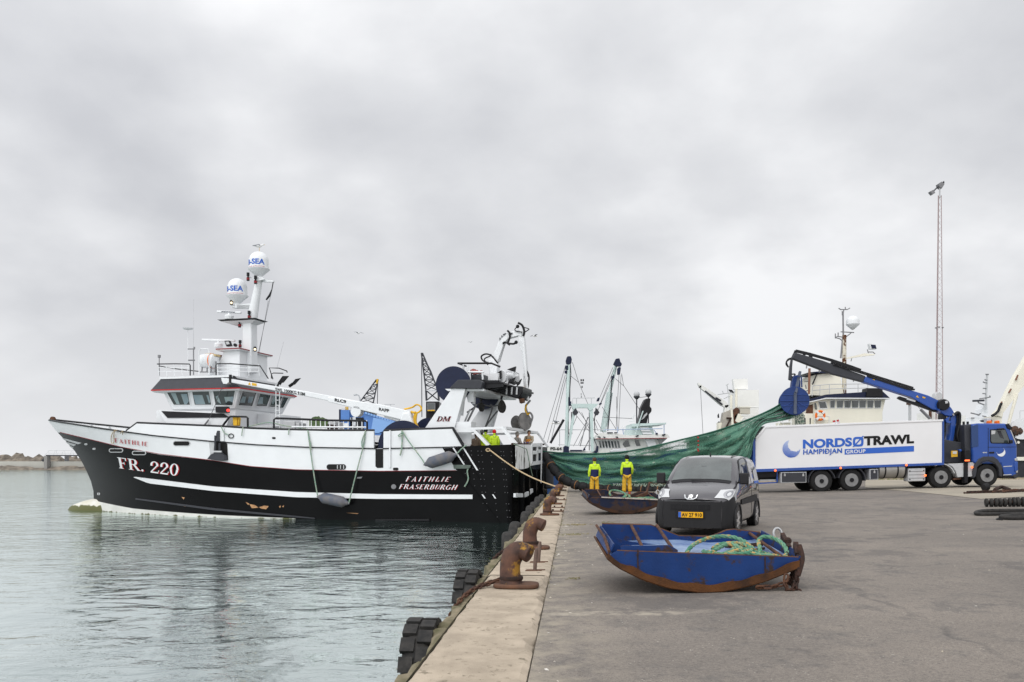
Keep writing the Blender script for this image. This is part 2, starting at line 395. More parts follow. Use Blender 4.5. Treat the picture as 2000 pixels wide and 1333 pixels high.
def asphalt():
 m=bpy.data.materials.new('worn_asphalt');m.use_nodes=True
 nt=m.node_tree;N=nt.nodes;Lk=nt.links;b=N['Principled BSDF']
 b.inputs['Roughness'].default_value=0.85;b.inputs['Specular IOR Level'].default_value=0.3
 tc=N.new('ShaderNodeTexCoord')
 def noise(scale,det=6,rg=0.6,sc=(1,1,1),rot=0):
  mp=N.new('ShaderNodeMapping');mp.inputs['Scale'].default_value=sc;mp.inputs['Rotation'].default_value=(0,0,rot);Lk.new(tc.outputs['Object'],mp.inputs[0])
  n=N.new('ShaderNodeTexNoise');n.inputs['Scale'].default_value=scale;n.inputs['Detail'].default_value=det;n.inputs['Roughness'].default_value=rg
  Lk.new(mp.outputs[0],n.inputs['Vector']);return n.outputs['Fac']
 def rng(x,a,bb,c=0.0,d=1.0):
  r=N.new('ShaderNodeMapRange');r.inputs[1].default_value=a;r.inputs[2].default_value=bb;r.inputs[3].default_value=c;r.inputs[4].default_value=d;Lk.new(x,r.inputs[0]);return r.outputs[0]
 def mix(f,a,c):
  x=N.new('ShaderNodeMixRGB')
  if isinstance(f,float):x.inputs[0].default_value=f
  else:Lk.new(f,x.inputs[0])
  for i,q in((1,a),(2,c)):
   if isinstance(q,tuple):x.inputs[i].default_value=q
   else:Lk.new(q,x.inputs[i])
  return x.outputs[0]
 base=mix(rng(noise(0.35,5),0.35,0.65),(0.15,0.132,0.116,1),(0.255,0.22,0.186,1))
 base=mix(rng(noise(1.6,7,0.7,(1,0.85,1),0.07),0.52,0.68),base,(0.10,0.094,0.09,1))
 dust=rng(noise(0.9,6,0.65),0.55,0.75,0,0.75)
 base=mix(dust,base,(0.29,0.25,0.205,1))
 base=mix(rng(noise(0.7,4,0.5,(3.2,0.12,1),-0.6),0.60,0.70,0,0.15),base,(0.12,0.112,0.108,1))
 base=mix(rng(noise(0.5,4,0.5,(0.16,2.6,1),0.05),0.62,0.72,0,0.08),base,(0.30,0.27,0.24,1))
 base=mix(rng(noise(90,3,0.7),0.45,0.62,0,0.7),base,(0.075,0.07,0.068,1))
 v=N.new('ShaderNodeTexVoronoi');v.inputs['Scale'].default_value=19;Lk.new(tc.outputs['Object'],v.inputs['Vector'])
 grit=rng(v.outputs['Distance'],0.10,0.17,1,0)
 gm=N.new('ShaderNodeMath');gm.operation='MULTIPLY';Lk.new(grit,gm.inputs[0]);Lk.new(rng(noise(2.4,5),0.46,0.62),gm.inputs[1])
 base=mix(gm.outputs[0],base,(0.46,0.43,0.38,1))
 base=mix(rng(noise(22,8,.8),.42,.62,0,.42),base,(0.29,0.258,0.222,1));base=mix(rng(noise(34,6,.75,(1,1,1),.8),.53,.66,0,.75),base,(0.07,0.064,0.06,1));base=mix(rng(noise(.55,8,.72,(1,1,1),1.1),.55,.59,0,.5),base,(0.09,0.083,0.08,1))
 vc=N.new('ShaderNodeTexVoronoi');vc.feature='DISTANCE_TO_EDGE';vc.inputs['Scale'].default_value=0.22
 dn=N.new('ShaderNodeTexNoise');dn.inputs['Scale'].default_value=1.5;dn.inputs['Detail'].default_value=6;Lk.new(tc.outputs['Object'],dn.inputs['Vector'])
 am=N.new('ShaderNodeMixRGB');am.blend_type='ADD';am.inputs[0].default_value=0.55;Lk.new(tc.outputs['Object'],am.inputs[1]);Lk.new(dn.outputs['Color'],am.inputs[2]);Lk.new(am.outputs[0],vc.inputs['Vector'])
 cm=N.new('ShaderNodeMath');cm.operation='MULTIPLY';Lk.new(rng(vc.outputs['Distance'],0.0,0.004,1,0),cm.inputs[0]);Lk.new(rng(noise(0.25,3),0.5,0.6,0,0.6),cm.inputs[1])
 base=mix(cm.outputs[0],base,(0.06,0.057,0.055,1))
 A,B2=on_ground(1600,1118),on_ground(1990,1300);dv=(B2-A);dv.z=0;dv.normalize();nv=Vector((-dv.y,dv.x,0))
 def dot(vec,k):
  q=N.new('ShaderNodeVectorMath');q.operation='DOT_PRODUCT';Lk.new(tc.outputs['Object'],q.inputs[0]);q.inputs[1].default_value=vec
  w=N.new('ShaderNodeMath');w.operation='SUBTRACT';Lk.new(q.outputs['Value'],w.inputs[0]);w.inputs[1].default_value=k;return w.outputs[0]
 def mm(op,a,c):
  w=N.new('ShaderNodeMath');w.operation=op
  for i,q in enumerate((a,c)):
   if isinstance(q,float):w.inputs[i].default_value=q
   elif q is not None:Lk.new(q,w.inputs[i])
  return w.outputs[0]
 off=mm('ADD',dot(nv,nv.dot(A)),mm('MULTIPLY',mm('SUBTRACT',noise(1.3,6),.5),.55))
 line=rng(mm('ABSOLUTE',off,None),.008,.06,.55,0);along=dot(dv,dv.dot(A));line=mm('MULTIPLY',line,mm('MULTIPLY',rng(along,0.2,1.0),rng(along,6.5,4.5)))
 line=mm('MULTIPLY',line,rng(noise(3.5,4),.35,.6));base=mix(line,base,(0.062,0.06,0.06,1))
 kd=dot(QN,QN.dot(QO));base=mix(mm('MULTIPLY',rng(kd,.9,.0),rng(noise(2.5,6,.7),.42,.62,0,.8)),base,(0.34,0.30,0.235,1))
 sd=mm('ADD',dot(QD,9.1),mm('MULTIPLY',mm('SUBTRACT',noise(1.7,5),.5),.5));base=mix(mm('MULTIPLY',mm('MULTIPLY',rng(mm('ABSOLUTE',sd,None),.06,.16,.8,0),rng(kd,1.9,1.3)),rng(noise(6,5),.4,.6)),base,(0.36,0.32,0.26,1))
 Lk.new(base,b.inputs['Base Color'])
 bp=N.new('ShaderNodeBump');bp.inputs['Strength'].default_value=0.45;bp.inputs['Distance'].default_value=0.006
 Lk.new(noise(70,4,0.7),bp.inputs['Height']);Lk.new(bp.outputs[0],b.inputs['Normal'])
 return m
MT['asphalt']=asphalt()
MT['concrete']=mat('kerb_concrete',(0.47,0.395,0.305,1),0.85,col2=(0.33,0.275,0.21,1),vscale=2.6,rust=0.36,rscale=11,rustcol=(0.24,0.205,0.15,1),rust2=(0.17,0.14,0.10,1),bump=0.35,bscale=60,spec=0.3)
MT['sandy']=mat('sandy_concrete',(0.36,0.32,0.25,1),0.9,col2=(0.28,0.25,0.205,1),vscale=0.5,bump=0.2,bscale=20,spec=0.3)
MT['wallc']=mat('quay_wall_concrete',(0.20,0.18,0.145,1),0.9,col2=(0.07,0.075,0.045,1),vscale=1.5,bump=0.6,bscale=12,spec=0.3)
MT['ledge']=mat('mossy_timber_edge',(0.25,0.21,0.145,1),0.9,col2=(0.09,0.088,0.045,1),vscale=4,rust=0.3,rscale=5,rustcol=(0.10,0.08,0.055,1),rust2=(0.055,0.05,0.035,1),bump=0.7,bscale=18,spec=0.2)
MT['rock']=mat('breakwater_rock',(0.24,0.205,0.165,1),0.9,col2=(0.10,0.088,0.075,1),vscale=0.35,spec=0.2)
MT['bwall']=mat('breakwater_wall_concrete',(0.46,0.45,0.41,1),0.9,var=0.15,vscale=0.08,spec=0.2)
rows=[]
for s in(-6,-2,2,5,8,11,15,20,26,33,41,50,58):
 rows.append([Q(s,t,gz(t))for t in GT])
g=MB();g.grid(rows);tag(g.build('ground',MT['asphalt'],smooth=True),'worn grey asphalt of the quay','ground',kind='structure')
ap=MB();ap.cur=0
apx=[(1690,953),(1780,961),(1850,968),(1915,975.5),(1960,973),(2060,968)]
near=[on_ground(*p)for p in apx]
nu=[]
for a,c in zip(near,near[1:]):nu+=[a.lerp(c,i/10)for i in range(10)]
nu.append(near[-1]);rows=[]
for k in range(13):
 row=[]
 for n in nu:
  yy=n.y+(57.3-n.y)*k/12;x=n.x*yy/n.y;row.append(Vector((x,yy,ground_at(x,yy)+0.012)))
 rows.append(row)
ap.grid(rows);tag(ap.build('pavement',MT['sandy'],smooth=True),'sandy pale concrete strip beyond the asphalt','pavement',kind='structure')
w=MB();n=30
for i in range(n):
 t0=-KW+140*i/n;t1=-KW+140*(i+1)/n
 za,zb=gz(t0)+0.12,gz(t1)+0.12
 w.add([Q(FAR,t0,-3),Q(FAR,t1,-3),Q(FAR+.5,t1,-3),Q(FAR+.5,t0,-3),Q(FAR,t0,za),Q(FAR,t1,zb),Q(FAR+.5,t1,zb),Q(FAR+.5,t0,za)],[(4,5,6,7),(0,1,5,4),(2,3,7,6)])
tag(w.build('quay_coping',MT['concrete']),'low concrete coping along the far quay edge','coping',kind='structure')
k=MB();s=-6.0;rnd=random.Random(3)
while s<FAR:
 ln=min(18.2 if s<-5 else rnd.choice((2.4,2.4,2.5)),FAR-s)
 if ln<0.05:break
 e0,e1=s+0.012,s+ln-0.012
 dz=rnd.uniform(-0.006,0.006)
 na=int(ln/.16)+1
 top=[]
 for i in range(na+1):
  ss=e0+(e1-e0)*i/na
  ch=rnd.uniform(0.0,0.035)if rnd.random()<0.55 else rnd.choice((.03,.05,.07,.12))*rnd.uniform(.6,1.1)
  c2=rnd.uniform(0.0,0.02)
  endd=0.02 if i in(0,na)else 0
  top.append([Q(ss,-KW,-0.9),Q(ss,-KW-0.0+c2,-0.05+dz),Q(ss,-KW+0.05+c2,dz-endd),Q(ss,-0.6,dz-endd),Q(ss,-0.3,dz-endd),Q(ss,-0.045-ch*0.8,dz-endd),Q(ss,-0.005-ch*.35,-0.02-ch*0.4+dz),Q(ss,-0.002,-0.09+dz)])
 k.grid(top);s+=ln
tag(k.build('kerb',MT['concrete'],smooth=True,ang=30),'pale concrete kerb stones along the quay edge','kerb',kind='structure')
w=MB();w.grid([[Q(s,-KW-0.02,-0.06),Q(s,-KW-0.06,-1.0),Q(s,-KW-0.06,-4)]for s in range(-6,60,2)])
tag(w.build('quay_wall',MT['wallc'],smooth=True),'stained concrete quay wall above the water','quay wall',kind='structure')
w=MB();rnd=random.Random(11);ns=420;rows=[]
for i in range(ns+1):
 s=-5+(FAR+4)*i/ns
 big=0.5+0.5*math.sin(s*2.3)*math.sin(s*0.9+1)
 wd=0.10+0.12*big+rnd.uniform(-.035,.035);z=-0.09-0.05*(1-big)+rnd.uniform(-.03,.03)
 rows.append([Q(s,-KW-0.01,z+rnd.uniform(-.01,.02)),Q(s,-KW-wd*.5,z+rnd.uniform(-.025,.025)),Q(s,-KW-wd,z-0.03+rnd.uniform(-.03,.03)),Q(s,-KW-wd-.02,z-0.16),Q(s,-KW-0.03,z-0.3)])
w.grid(rows);tag(w.build('timber_ledge',MT['ledge'],smooth=True,ang=25),'broken mossy timber ledge along the quay edge','timber ledge',kind='structure')
def water():
 m=bpy.data.materials.new('harbour_water');m.use_nodes=True
 nt=m.node_tree;N=nt.nodes;Lk=nt.links;b=N['Principled BSDF']
 N.remove(b);b=N.new('ShaderNodeBsdfDiffuse');b.inputs[0].default_value=(0.035,0.07,0.06,1);gl_w=N.new('ShaderNodeBsdfGlossy');gl_w.inputs[0].default_value=(.89,.955,.94,1);gl_w.inputs[1].default_value=.04;lw=N.new('ShaderNodeLayerWeight');lr=N.new('ShaderNodeMapRange');lr.inputs[1].default_value=.42;lr.inputs[2].default_value=.84;lr.inputs[3].default_value=.14;lr.inputs[4].default_value=.93;Lk.new(lw.outputs['Facing'],lr.inputs[0]);ms=N.new('ShaderNodeMixShader');Lk.new(lr.outputs[0],ms.inputs[0]);Lk.new(b.outputs[0],ms.inputs[1]);Lk.new(gl_w.outputs[0],ms.inputs[2]);Lk.new(ms.outputs[0],N['Material Output'].inputs[0])
 tc=N.new('ShaderNodeTexCoord')
 def noise(scale,det,rg,sc,rot,dist=0.0):
  mp=N.new('ShaderNodeMapping');mp.inputs['Scale'].default_value=sc;mp.inputs['Rotation'].default_value=(0,0,rot);Lk.new(tc.outputs['Object'],mp.inputs[0])
  n=N.new('ShaderNodeTexNoise');n.inputs['Scale'].default_value=scale;n.inputs['Detail'].default_value=det;n.inputs['Roughness'].default_value=rg;n.inputs['Distortion'].default_value=dist
  Lk.new(mp.outputs[0],n.inputs['Vector']);return n.outputs['Fac']
 def mul(a,k):
  x=N.new('ShaderNodeMath');x.operation='MULTIPLY';Lk.new(a,x.inputs[0])
  if isinstance(k,float):x.inputs[1].default_value=k
  else:Lk.new(k,x.inputs[1])
  return x.outputs[0]
 def add(a,c):
  x=N.new('ShaderNodeMath');x.operation='ADD';Lk.new(a,x.inputs[0]);Lk.new(c,x.inputs[1]);return x.outputs[0]
 swell=noise(0.55,2,0.5,(1,1.25,1),0.25,0.4)
 rip=noise(1.9,4,0.55,(0.8,1.3,1),-0.2,0.5)
 fine=noise(6.5,3,0.5,(0.8,1.3,1),0.1)
 patch=N.new('ShaderNodeMapRange');patch.inputs[1].default_value=0.38;patch.inputs[2].default_value=0.62;patch.inputs[3].default_value=0.35;patch.inputs[4].default_value=1.2
 Lk.new(noise(0.085,3,0.5,(1,1,1),0.0),patch.inputs[0])
 h=add(mul(swell,0.085),mul(add(mul(rip,0.042),mul(fine,0.004)),patch.outputs[0]))
 bp=N.new('ShaderNodeBump');bp.inputs['Strength'].default_value=WATER_BUMP;bp.inputs['Distance'].default_value=1.0
 Lk.new(h,bp.inputs['Height']);[Lk.new(bp.outputs[0],q.inputs['Normal'])for q in(b,gl_w,lw)]
 return m
WATER_BUMP=1.0
MT['water']=water()
w=MB();w.add([(-3000,-60,WATER),(3000,-60,WATER),(3000,5000,WATER),(-3000,5000,WATER)],[(0,1,2,3)])
tag(w.build('water',MT['water']),'grey green rippled harbour water','water',kind='structure')
# breakwater far behind
bwt=thing('breakwater','low rocky breakwater with a pale concrete wall behind the ship bow','breakwater',P(60,921,390))
b=MB();Y=392
b.box(P(-900,0,Y).x,P(300,0,Y).x,Y,Y+2.0,WATER,P(0,901.5,Y).z);b.build('wall',MT['bwall'],bwt)
def rock_ridge(y0,depth,hfun,seed,xa=-900,xb=300,step=1.6):
 rr=random.Random(seed);b=MB();x0=P(xa,0,y0).x;x1=P(xb,0,y0).x;n=int((x1-x0)/step);rows=[]
 for i in range(n+1):
  x=x0+(x1-x0)*i/n;h=hfun(x)
  rows.append([Vector((x+rr.uniform(-.6,.6),y0+depth*f,WATER-0.6+h*q*rr.uniform(.72,1.12)))for f,q in((0,0),(.12,.35),(.3,.65),(.5,.95),(.75,1.0),(1,0.2))])
 b.grid(rows);return b
rock_ridge(386,5.8,lambda x:2.1+0.45*math.sin(x*.21),2).build('rock',MT['rock'],bwt)
rock_ridge(395,14,lambda x:7.4+0.6*math.sin(x*.13+1),5).build('rock',MT['rock'],bwt)
fb=thing('footbridge','grey footbridge with thin railings crossing the far breakwater','footbridge',P(92,912,391.0))
Y=391.0
b=MB();b.obox(P(92,890,Y),P(300,890.5,Y),2.2,.5);b.build('deck',MT['dgrey'],fb)
b=MB();b.obox(P(84,901,Y),P(93.5,890.5,Y),2.0,.7);b.build('steps',MT['dgrey'],fb)
b=MB()
for yy in(390.0,392.0):
 for py in(880.5,885.5):b.tube([P(96,py,yy),P(300,py+.3,yy)],.07,4)
 b.tube([P(85,892,yy),P(96,880.5,yy)],.06,4)
 for i in range(26):b.tube([P(96+8*i,890,yy),P(96+8*i+(4 if i%2 else-2),880.5,yy)],.05,4)
b.build('railing',MT['lgrey'],fb)
b=MB();b.box(P(91.5,0,Y).x,P(97.5,0,Y).x,388.5,391.5,WATER,P(0,891,Y).z);b.build('pier',mat('bridge_pier_concrete',(0.24,0.23,0.22,1),0.9,spec=.2),fb)
b=MB();b.box(P(121.5,0,Y).x,P(126,0,Y).x,393,395,WATER,P(0,891,Y).z);b.build('pier',MT['mgrey'],fb)
# the black and white trawler (own frame: u forward, v to port = towards the camera, z above the water)
A15=math.radians(15.0);SCO,SSI=math.cos(A15),math.sin(A15)
S_O=Vector((1.167,47.76,WATER));S_F=Vector((-SCO,SSI,0));S_P=Vector((-SSI,-SCO,0))
ship=thing('fishing_trawler','large black and white fishing trawler with its stern against the quay','trawler',S_O,PI-A15,world=False)
def SL(px,py,v):
 """ship point seen at a pixel, in the lengthwise plane v"""
 k=(px-1000)/F
 u=(k*(S_O.y+v*S_P.y)-S_O.x-v*S_P.x)/(S_F.x-k*S_F.y)
 Y=S_O.y+u*S_F.y+v*S_P.y
 return Vector((u,v,CAMH+(HZ-py)*Y/F-WATER))
def SU(px,py,u):
 """ship point seen at a pixel, in the crosswise plane u"""
 k=(px-1000)/F
 v=(k*(S_O.y+u*S_F.y)-S_O.x-u*S_F.x)/(S_P.x-k*S_P.y)
 Y=S_O.y+u*S_F.y+v*S_P.y
 return Vector((u,v,CAMH+(HZ-py)*Y/F-WATER))
def SW(p):return S_O+S_F*p[0]+S_P*p[1]+Vector((0,0,p[2]))
HB=4.2
stem=sorted([(p.z,p.x)for p in(SL(*q,0)for q in((91.7,819),(108.8,841.4),(123,856),(143,877),(161,904),(175,933),(181,950),(182.5,960),(183,975),(184,997)))])
def u_stem(z):return interp(z,stem)
def hb(u,z):
 """half breadth of the hull"""
 us=u_stem(z);t=max(0.0,min(1.0,z/6.0))
 le=13.5+2.5*t;s=max(0.0,min(1.0,(us-u)/le));pw=1.75+0.75*t
 b=HB*(1-(1-s)**pw)
 R=0.4
 if u<R:b-=R-math.sqrt(max(0.0,R*R-(R-u)**2))
 return b
def hull_at(px,py,off=0.0):
 """point of the port hull surface seen at a pixel, pushed out by off"""
 v=HB
 for _ in range(40):
  p=SL(px,py,v);v=0.6*v+0.4*hb(p.x,p.z)
 p=SL(px,py,v)
 e=0.05
 n=Vector((-(hb(p.x+e,p.z)-hb(p.x-e,p.z))/(2*e)if p.x>0.6 else 0,1,-(hb(p.x,p.z+e)-hb(p.x,p.z-e))/(2*e))).normalized()
 return p+n*off
def curve_uz(pts):return sorted([(p.x,p.z)for p in(hull_at(*q)for q in pts)])
c_boot=curve_uz([(186,978.5),(260,993.6),(420,1006),(580,1013),(740,1018.2),(800,1021),(900,1025)])
c_bw=curve_uz([(117,845),(170,857.6),(236.7,873.8),(310,888),(409.6,899),(490,911.6),(580,918),(740,920.8),(891,919.4),(1000,918)])
c_main=curve_uz([(97,820.5),(120,825),(160,831),(200,837),(245,843),(300,851),(410,862),(500,869),(600,874),(735,876.5),(870,873),(905,872),(1000,868.5)])
def zrow(name,u):
 if name=='boot':return interp(u,c_boot)if interp(u,c_boot)>.03 else-.3
 if name=='bw':return interp(u,c_bw)
 if name=='main':return interp(u,c_main)
 return name
levels=[]
def lv(a,b,f):return lambda u:(1-f)*zrow(a,u)+f*zrow(b,u)
levels+=[lv(-1.4,-1.4,0),lv(-.6,-.6,0),lv(0.0,0.0,0)]
levels+=[lv('boot','boot',0)]+[lv('boot','bw',f)for f in(.15,.3,.45,.6,.75,.88,1)]
levels+=[lv('bw','main',f)for f in(.35,.7,1)]
NB=3;NBW=10
fr=[0,.004,.012,.02,.04]+[.04+.96*i/70 for i in range(1,71)]
u_diag=SL(893,897,HB).x
fr_u=[]
rows=[]
for f in levels:
 us=29.0
 for _ in range(60):us=0.5*us+0.5*u_stem(f(us))
 row=[]
 for q in fr:
  u=q*us;z=f(u);row.append((u,hb(u,z)if q<1 else 0.0,z))
 rows.append(row)
hull=MB()
for side in(1,-1):
 o=len(hull.v);hull.v+=[Vector((a,b*side,c))for r in rows for a,b,c in r];n=len(fr)
 for i in range(len(rows)-1):
  for k in range(n-1):
   hull.f.append((o+i*n+k,o+i*n+k+1,o+(i+1)*n+k+1,o+(i+1)*n+k))
   um=rows[i][k][0]
   hull.mi.append(2 if i<NB else(1 if i<NBW or um<u_diag else 0))
for i in range(len(rows)-1):
 a,b=rows[i][0],rows[i+1][0]
 o=len(hull.v);hull.v+=[Vector((0,a[1],a[2])),Vector((0,-a[1],a[2])),Vector((0,-b[1],b[2])),Vector((0,b[1],b[2]))]
 hull.f.append((o,o+1,o+2,o+3));hull.mi.append(1)
hullblack=mat('glossy_black_hull_paint',(0.005,0.005,0.0055,1),0.25,var=0.35,vscale=0.5,spec=0.08,bump=.12,bscale=.9)
bootwhite=mat('boot_top_white',(0.74,0.74,0.70,1),0.5,col2=(0.30,0.31,0.16,1),vscale=0.9)
hullwhite=MT['white']
bootwhite=mat('boot_top_white',(0.70,0.70,0.66,1),.5,var=.15,vscale=1.2)
bb=MB()
tip=SL(131,992,0);root=SL(215,990,0)
prof=[]
for i in range(13):
 t=i/12;x=tip.x+(root.x-tip.x)*t
 r=0.62*math.sin(min(1,t*1.6)*PI/2)**0.6 if t>0 else 0.02
 top=SL(131+(215-131)*t,0,0)
 zt=interp(t,[(0,-.05),(.06,.2),(.15,.36),(.4,.62),(.6,.76),(.75,.8),(1,.8)])
 prof.append((x,zt,r))
rws=[]
for x,zt,r in prof:
 rws.append([Vector((x,r*1.0*math.cos(a),(zt-.9)/2+(zt+.9)/2*math.sin(a)))for a in[2*PI*k/16 for k in range(16)]])
bb.grid(rws,closed=True)
bulbm=mat('weedy_white_bulb',(0.72,0.71,0.66,1),0.5,col2=(0.60,0.58,0.48,1),vscale=1.5)
def weedy(m,zlim):
 """green weed and brown scum below a wavering tide line"""
 nt=m.node_tree;N=nt.nodes;Lk=nt.links;b=N['Principled BSDF'];src=b.inputs['Base Color'].links[0].from_socket
 tc=N.new('ShaderNodeTexCoord');sp=N.new('ShaderNodeSeparateXYZ');Lk.new(tc.outputs['Object'],sp.inputs[0])
 nz=N.new('ShaderNodeTexNoise');nz.inputs['Scale'].default_value=2.0;nz.inputs['Detail'].default_value=6;Lk.new(tc.outputs['Object'],nz.inputs['Vector'])
 a=N.new('ShaderNodeMath');a.operation='MULTIPLY_ADD';Lk.new(nz.outputs['Fac'],a.inputs[0]);a.inputs[1].default_value=0.5;Lk.new(sp.outputs[2],a.inputs[2])
 r=N.new('ShaderNodeMapRange');r.inputs[1].default_value=zlim+.27;r.inputs[2].default_value=zlim+.22;Lk.new(a.outputs[0],r.inputs[0])
 mx=N.new('ShaderNodeMixRGB');Lk.new(r.outputs[0],mx.inputs[0]);Lk.new(src,mx.inputs[1]);mx.inputs[2].default_value=(0.11,0.115,0.045,1)
 Lk.new(mx.outputs[0],b.inputs['Base Color'])
weedy(bulbm,0.34);weedy(bootwhite,0.0);hull.build('hull',[hullwhite,hullblack,bootwhite],ship,smooth=True,ang=28)
bb.build('bulbous_bow',bulbm,ship,smooth=True,ang=60)
def px_lerp(pts,x):return interp(x,pts)
def strip(top,bot,off,x0=None,x1=None,step=8.0,thick=0.03):
 """paint band or rubbing strake between two pixel curves on the port hull, with real thickness"""
 top=sorted(top);bot=sorted(bot)
 xa=max(top[0][0],bot[0][0])if x0 is None else x0;xb=min(top[-1][0],bot[-1][0])if x1 is None else x1
 n=max(2,int((xb-xa)/step));b=MB();r=[[],[],[],[]]
 for i in range(n+1):
  x=xa+(xb-xa)*i/n;yt,yb=px_lerp(top,x),px_lerp(bot,x)
  r[0].append(hull_at(x,yb,off-thick));r[1].append(hull_at(x,yb,off));r[2].append(hull_at(x,yt,off));r[3].append(hull_at(x,yt,off-thick))
 b.grid(r);b.f+=[(0,(n+1),2*(n+1),3*(n+1)),(n,3*n+2+1-1 if False else n+(n+1),n+2*(n+1),n+3*(n+1))];b.mi+=[0,0]
 return b
def patch(pts,off,thick=0.02):
 """flat-laid polygon of pixels on the hull"""
 b=MB();a=[hull_at(x,y,off)for x,y in pts];c=[hull_at(x,y,off-thick)for x,y in pts];n=len(pts)
 b.add(a+c,[tuple(range(n))]+[(i,(i+1)%n,n+(i+1)%n,n+i)for i in range(n)]);return b
strip([(264,931.5),(420,950.8),(580,961.5),(740,965.5),(923.5,966.6)],[(264,932.5),(292.5,944),(420,959.5),(580,971.5),(740,974.7),(928,974.9)],.09,thick=.12).build('rubbing_strake',MT['white'],ship)
strip([(1003.5,964),(1012,963.5)],[(1003.5,972),(1012,972)],.06,step=3).build('rubbing_strake',MT['white'],ship)
strip([(267,973.2),(420,993),(580,1008.2),(616,1012)],[(267,976),(420,997),(580,1011),(616,1013.5)],.08,thick=.1).build('lower_strake',MT['dgrey'],ship)
strip([(735,1014.5),(840,1014)],[(735,1017),(840,1017.5)],.12,thick=.14).build('lower_strake',MT['black'],ship)
mainl=[(96,819.5),(120,824),(160,830),(200,836.2),(245,842.5),(300,850),(410,861),(500,868),(600,873),(735,875.5)]
strip(mainl,[(x,y+2.2)for x,y in mainl],.05,thick=.08).build('rail_line',MT['black'],ship)
strip([(748,875.5),(870,873),(900,872)],[(748,877.7),(870,875),(900,874)],.05,thick=.08).build('rail_line',MT['black'],ship)
bwl=[(117,844.2),(170,856.6),(236.7,872.8),(310,886.4),(409.6,898.2),(490,910.8),(580,917.3),(740,920),(891,918.9)]
strip(bwl,[(x,y+1.0)for x,y in bwl],.012,thick=.012).build('paint_line',MT['dred'],ship)
for q in([(121,855.5),(159,865.5),(153,868),(126,860)],[(128,863),(149,869),(144,872),(133,867.5)],[(135,870.5),(144,874.2),(142,876.8),(138.5,874.5)]):
 patch([(max(x,0),y)for x,y in q],.015).build('bow_stripe',MT['lgrey'],ship)
patch([(864.5,875.8),(896,874.6),(896,918.8),(891.5,918.9)],.014).build('quarter_panel',hullblack,ship)
for q in([(883.5,874.5),(886.5,874.5),(908.5,908),(905.5,908)],[(904.5,876),(907.5,876),(934.5,919),(931,919)],[(941,966),(943.5,966),(949,974),(946,974)],[(961.5,966),(964,966),(969.5,974),(966.5,974)]):
 patch(q,.03).build('white_slash',MT['white'],ship)
for q in([(898,922),(900,922),(977,1021),(974,1021)],[(914,905),(916,905),(1000,1019),(997.5,1019)]):
 patch(q,.05,.06).build('skid_bar',hullblack,ship)
boltm=mat('dull_bolt_heads',(0.10,0.10,0.105,1),.5)
for i,yy in enumerate((881,889,902,915,925,936,949,961,983,996,1009)):
 for j,xx in enumerate((908,924,937,944,962,982,987,1002)):
  xs=xx+(yy-915)*0.10
  if xs<903+max(0,(yy-915)*.55)or xs>1003:continue
  p=hull_at(xs,yy+0.3*j,.012);bl=MB();bl.ball(p,.027,6);bl.build('bolt',boltm,ship)
scr=mat('scraped_primer',(0.50,0.30,0.15,1),.8,col2=(0.32,0.16,0.08,1),vscale=6)
for q in([(487,985),(498,987),(505,992),(492,993)],[(506,991),(516,988),(525,989),(520,995),(511,994)],[(545,989),(549,988),(547,993)],[(551,990),(555,987),(554,991)],[(355,971),(361,972),(359,976)],[(480,981),(487,984),(485,987)],[(352,987),(363,988),(362,990)],[(676,1002),(700,1003),(699,1004.2)]):
 patch(q,.012).build('paint_scrape',scr,ship)
def oval(px,py,w,h,off=.02,n=16):
 return[(px+(w-h)/2*(1 if math.cos(a)>0 else-1)+h/2*math.cos(a),py+h/2*math.sin(a)*1.0)for a in[2*PI*(k+.5)/n for k in range(n)]]
darkin=mat('painted_opening_dark',(0.012,0.012,0.012,1),.8)  # flat dark colour paints the shade inside hull openings and anchor pocket
def port(px,py,w,h,frame):
 f=patch(oval(px,py,w+2,h+2),.02).build('freeing_port',frame,ship);patch(oval(px,py,w-1,h-1),.026).build('opening',darkin,f);return f
port(355,866.5,32,9,MT['lgrey']);port(657,912.5,36,9,MT['black']);port(773,916.5,9,3.5,MT['black']);port(535,856,5,2,MT['black'])
for x in(660,666,672):
 p=hull_at(x,912.5,.05);b=MB();b.lathe([(0.03,-.1),(.03,.1)],p,(0,0,1),8);b.build('roller',MT['lgrey'],ship)
for x,y in((227,880),(272,885)):
 f=patch(oval(x,y,28,8.5),.02).build('bow_fairlead',MT['lgrey'],ship);patch(oval(x,y,24,5),.03).build('opening',darkin,f)
for x,y in((168,868),(184,877)):patch(oval(x,y,6,3.5),.02).build('hull_fitting',MT['lgrey'],ship)
patch(oval(193,965,5.4,5.3),.02).build('draught_mark',MT['lgrey'],ship)
patch([(192.5,962.5),(193.4,962.5),(193.4,967.5),(192.5,967.5)],.026).build('draught_mark',MT['black'],ship)
patch(oval(769,951,9.5,9.5),.02).build('hull_fitting',MT['mgrey'],ship)
patch([(698,932.5),(708,931.5),(705.5,935),(697,935)],.02).build('hull_fitting',MT['mgrey'],ship)
def hull_text(text,bl,br,tl,tr,off=.02,track=.06,shear=0.0,plain=False,white=MT['white'],shade=None,sh=(0.9,0.6),name='lettering'):
 polys=roman_text(text,track,shear,plain)
 for m,dx,dy,o in((shade,sh[0],sh[1],off),(white,0,0,off+.03)):
  if m is None:continue
  b=MB()
  for pts,k in polys:
   vs=[]
   for a,c in pts:
    x=(1-c)*(bl[0]+a*(br[0]-bl[0]))+c*(tl[0]+a*(tr[0]-tl[0]));y=(1-c)*(bl[1]+a*(br[1]-bl[1]))+c*(tl[1]+a*(tr[1]-tl[1]))
    vs.append(hull_at(x+dx,y+dy,o+.0015*(k%14)))
   b.add(vs,[tuple(range(len(vs)))])
  b.build(name,m,ship)
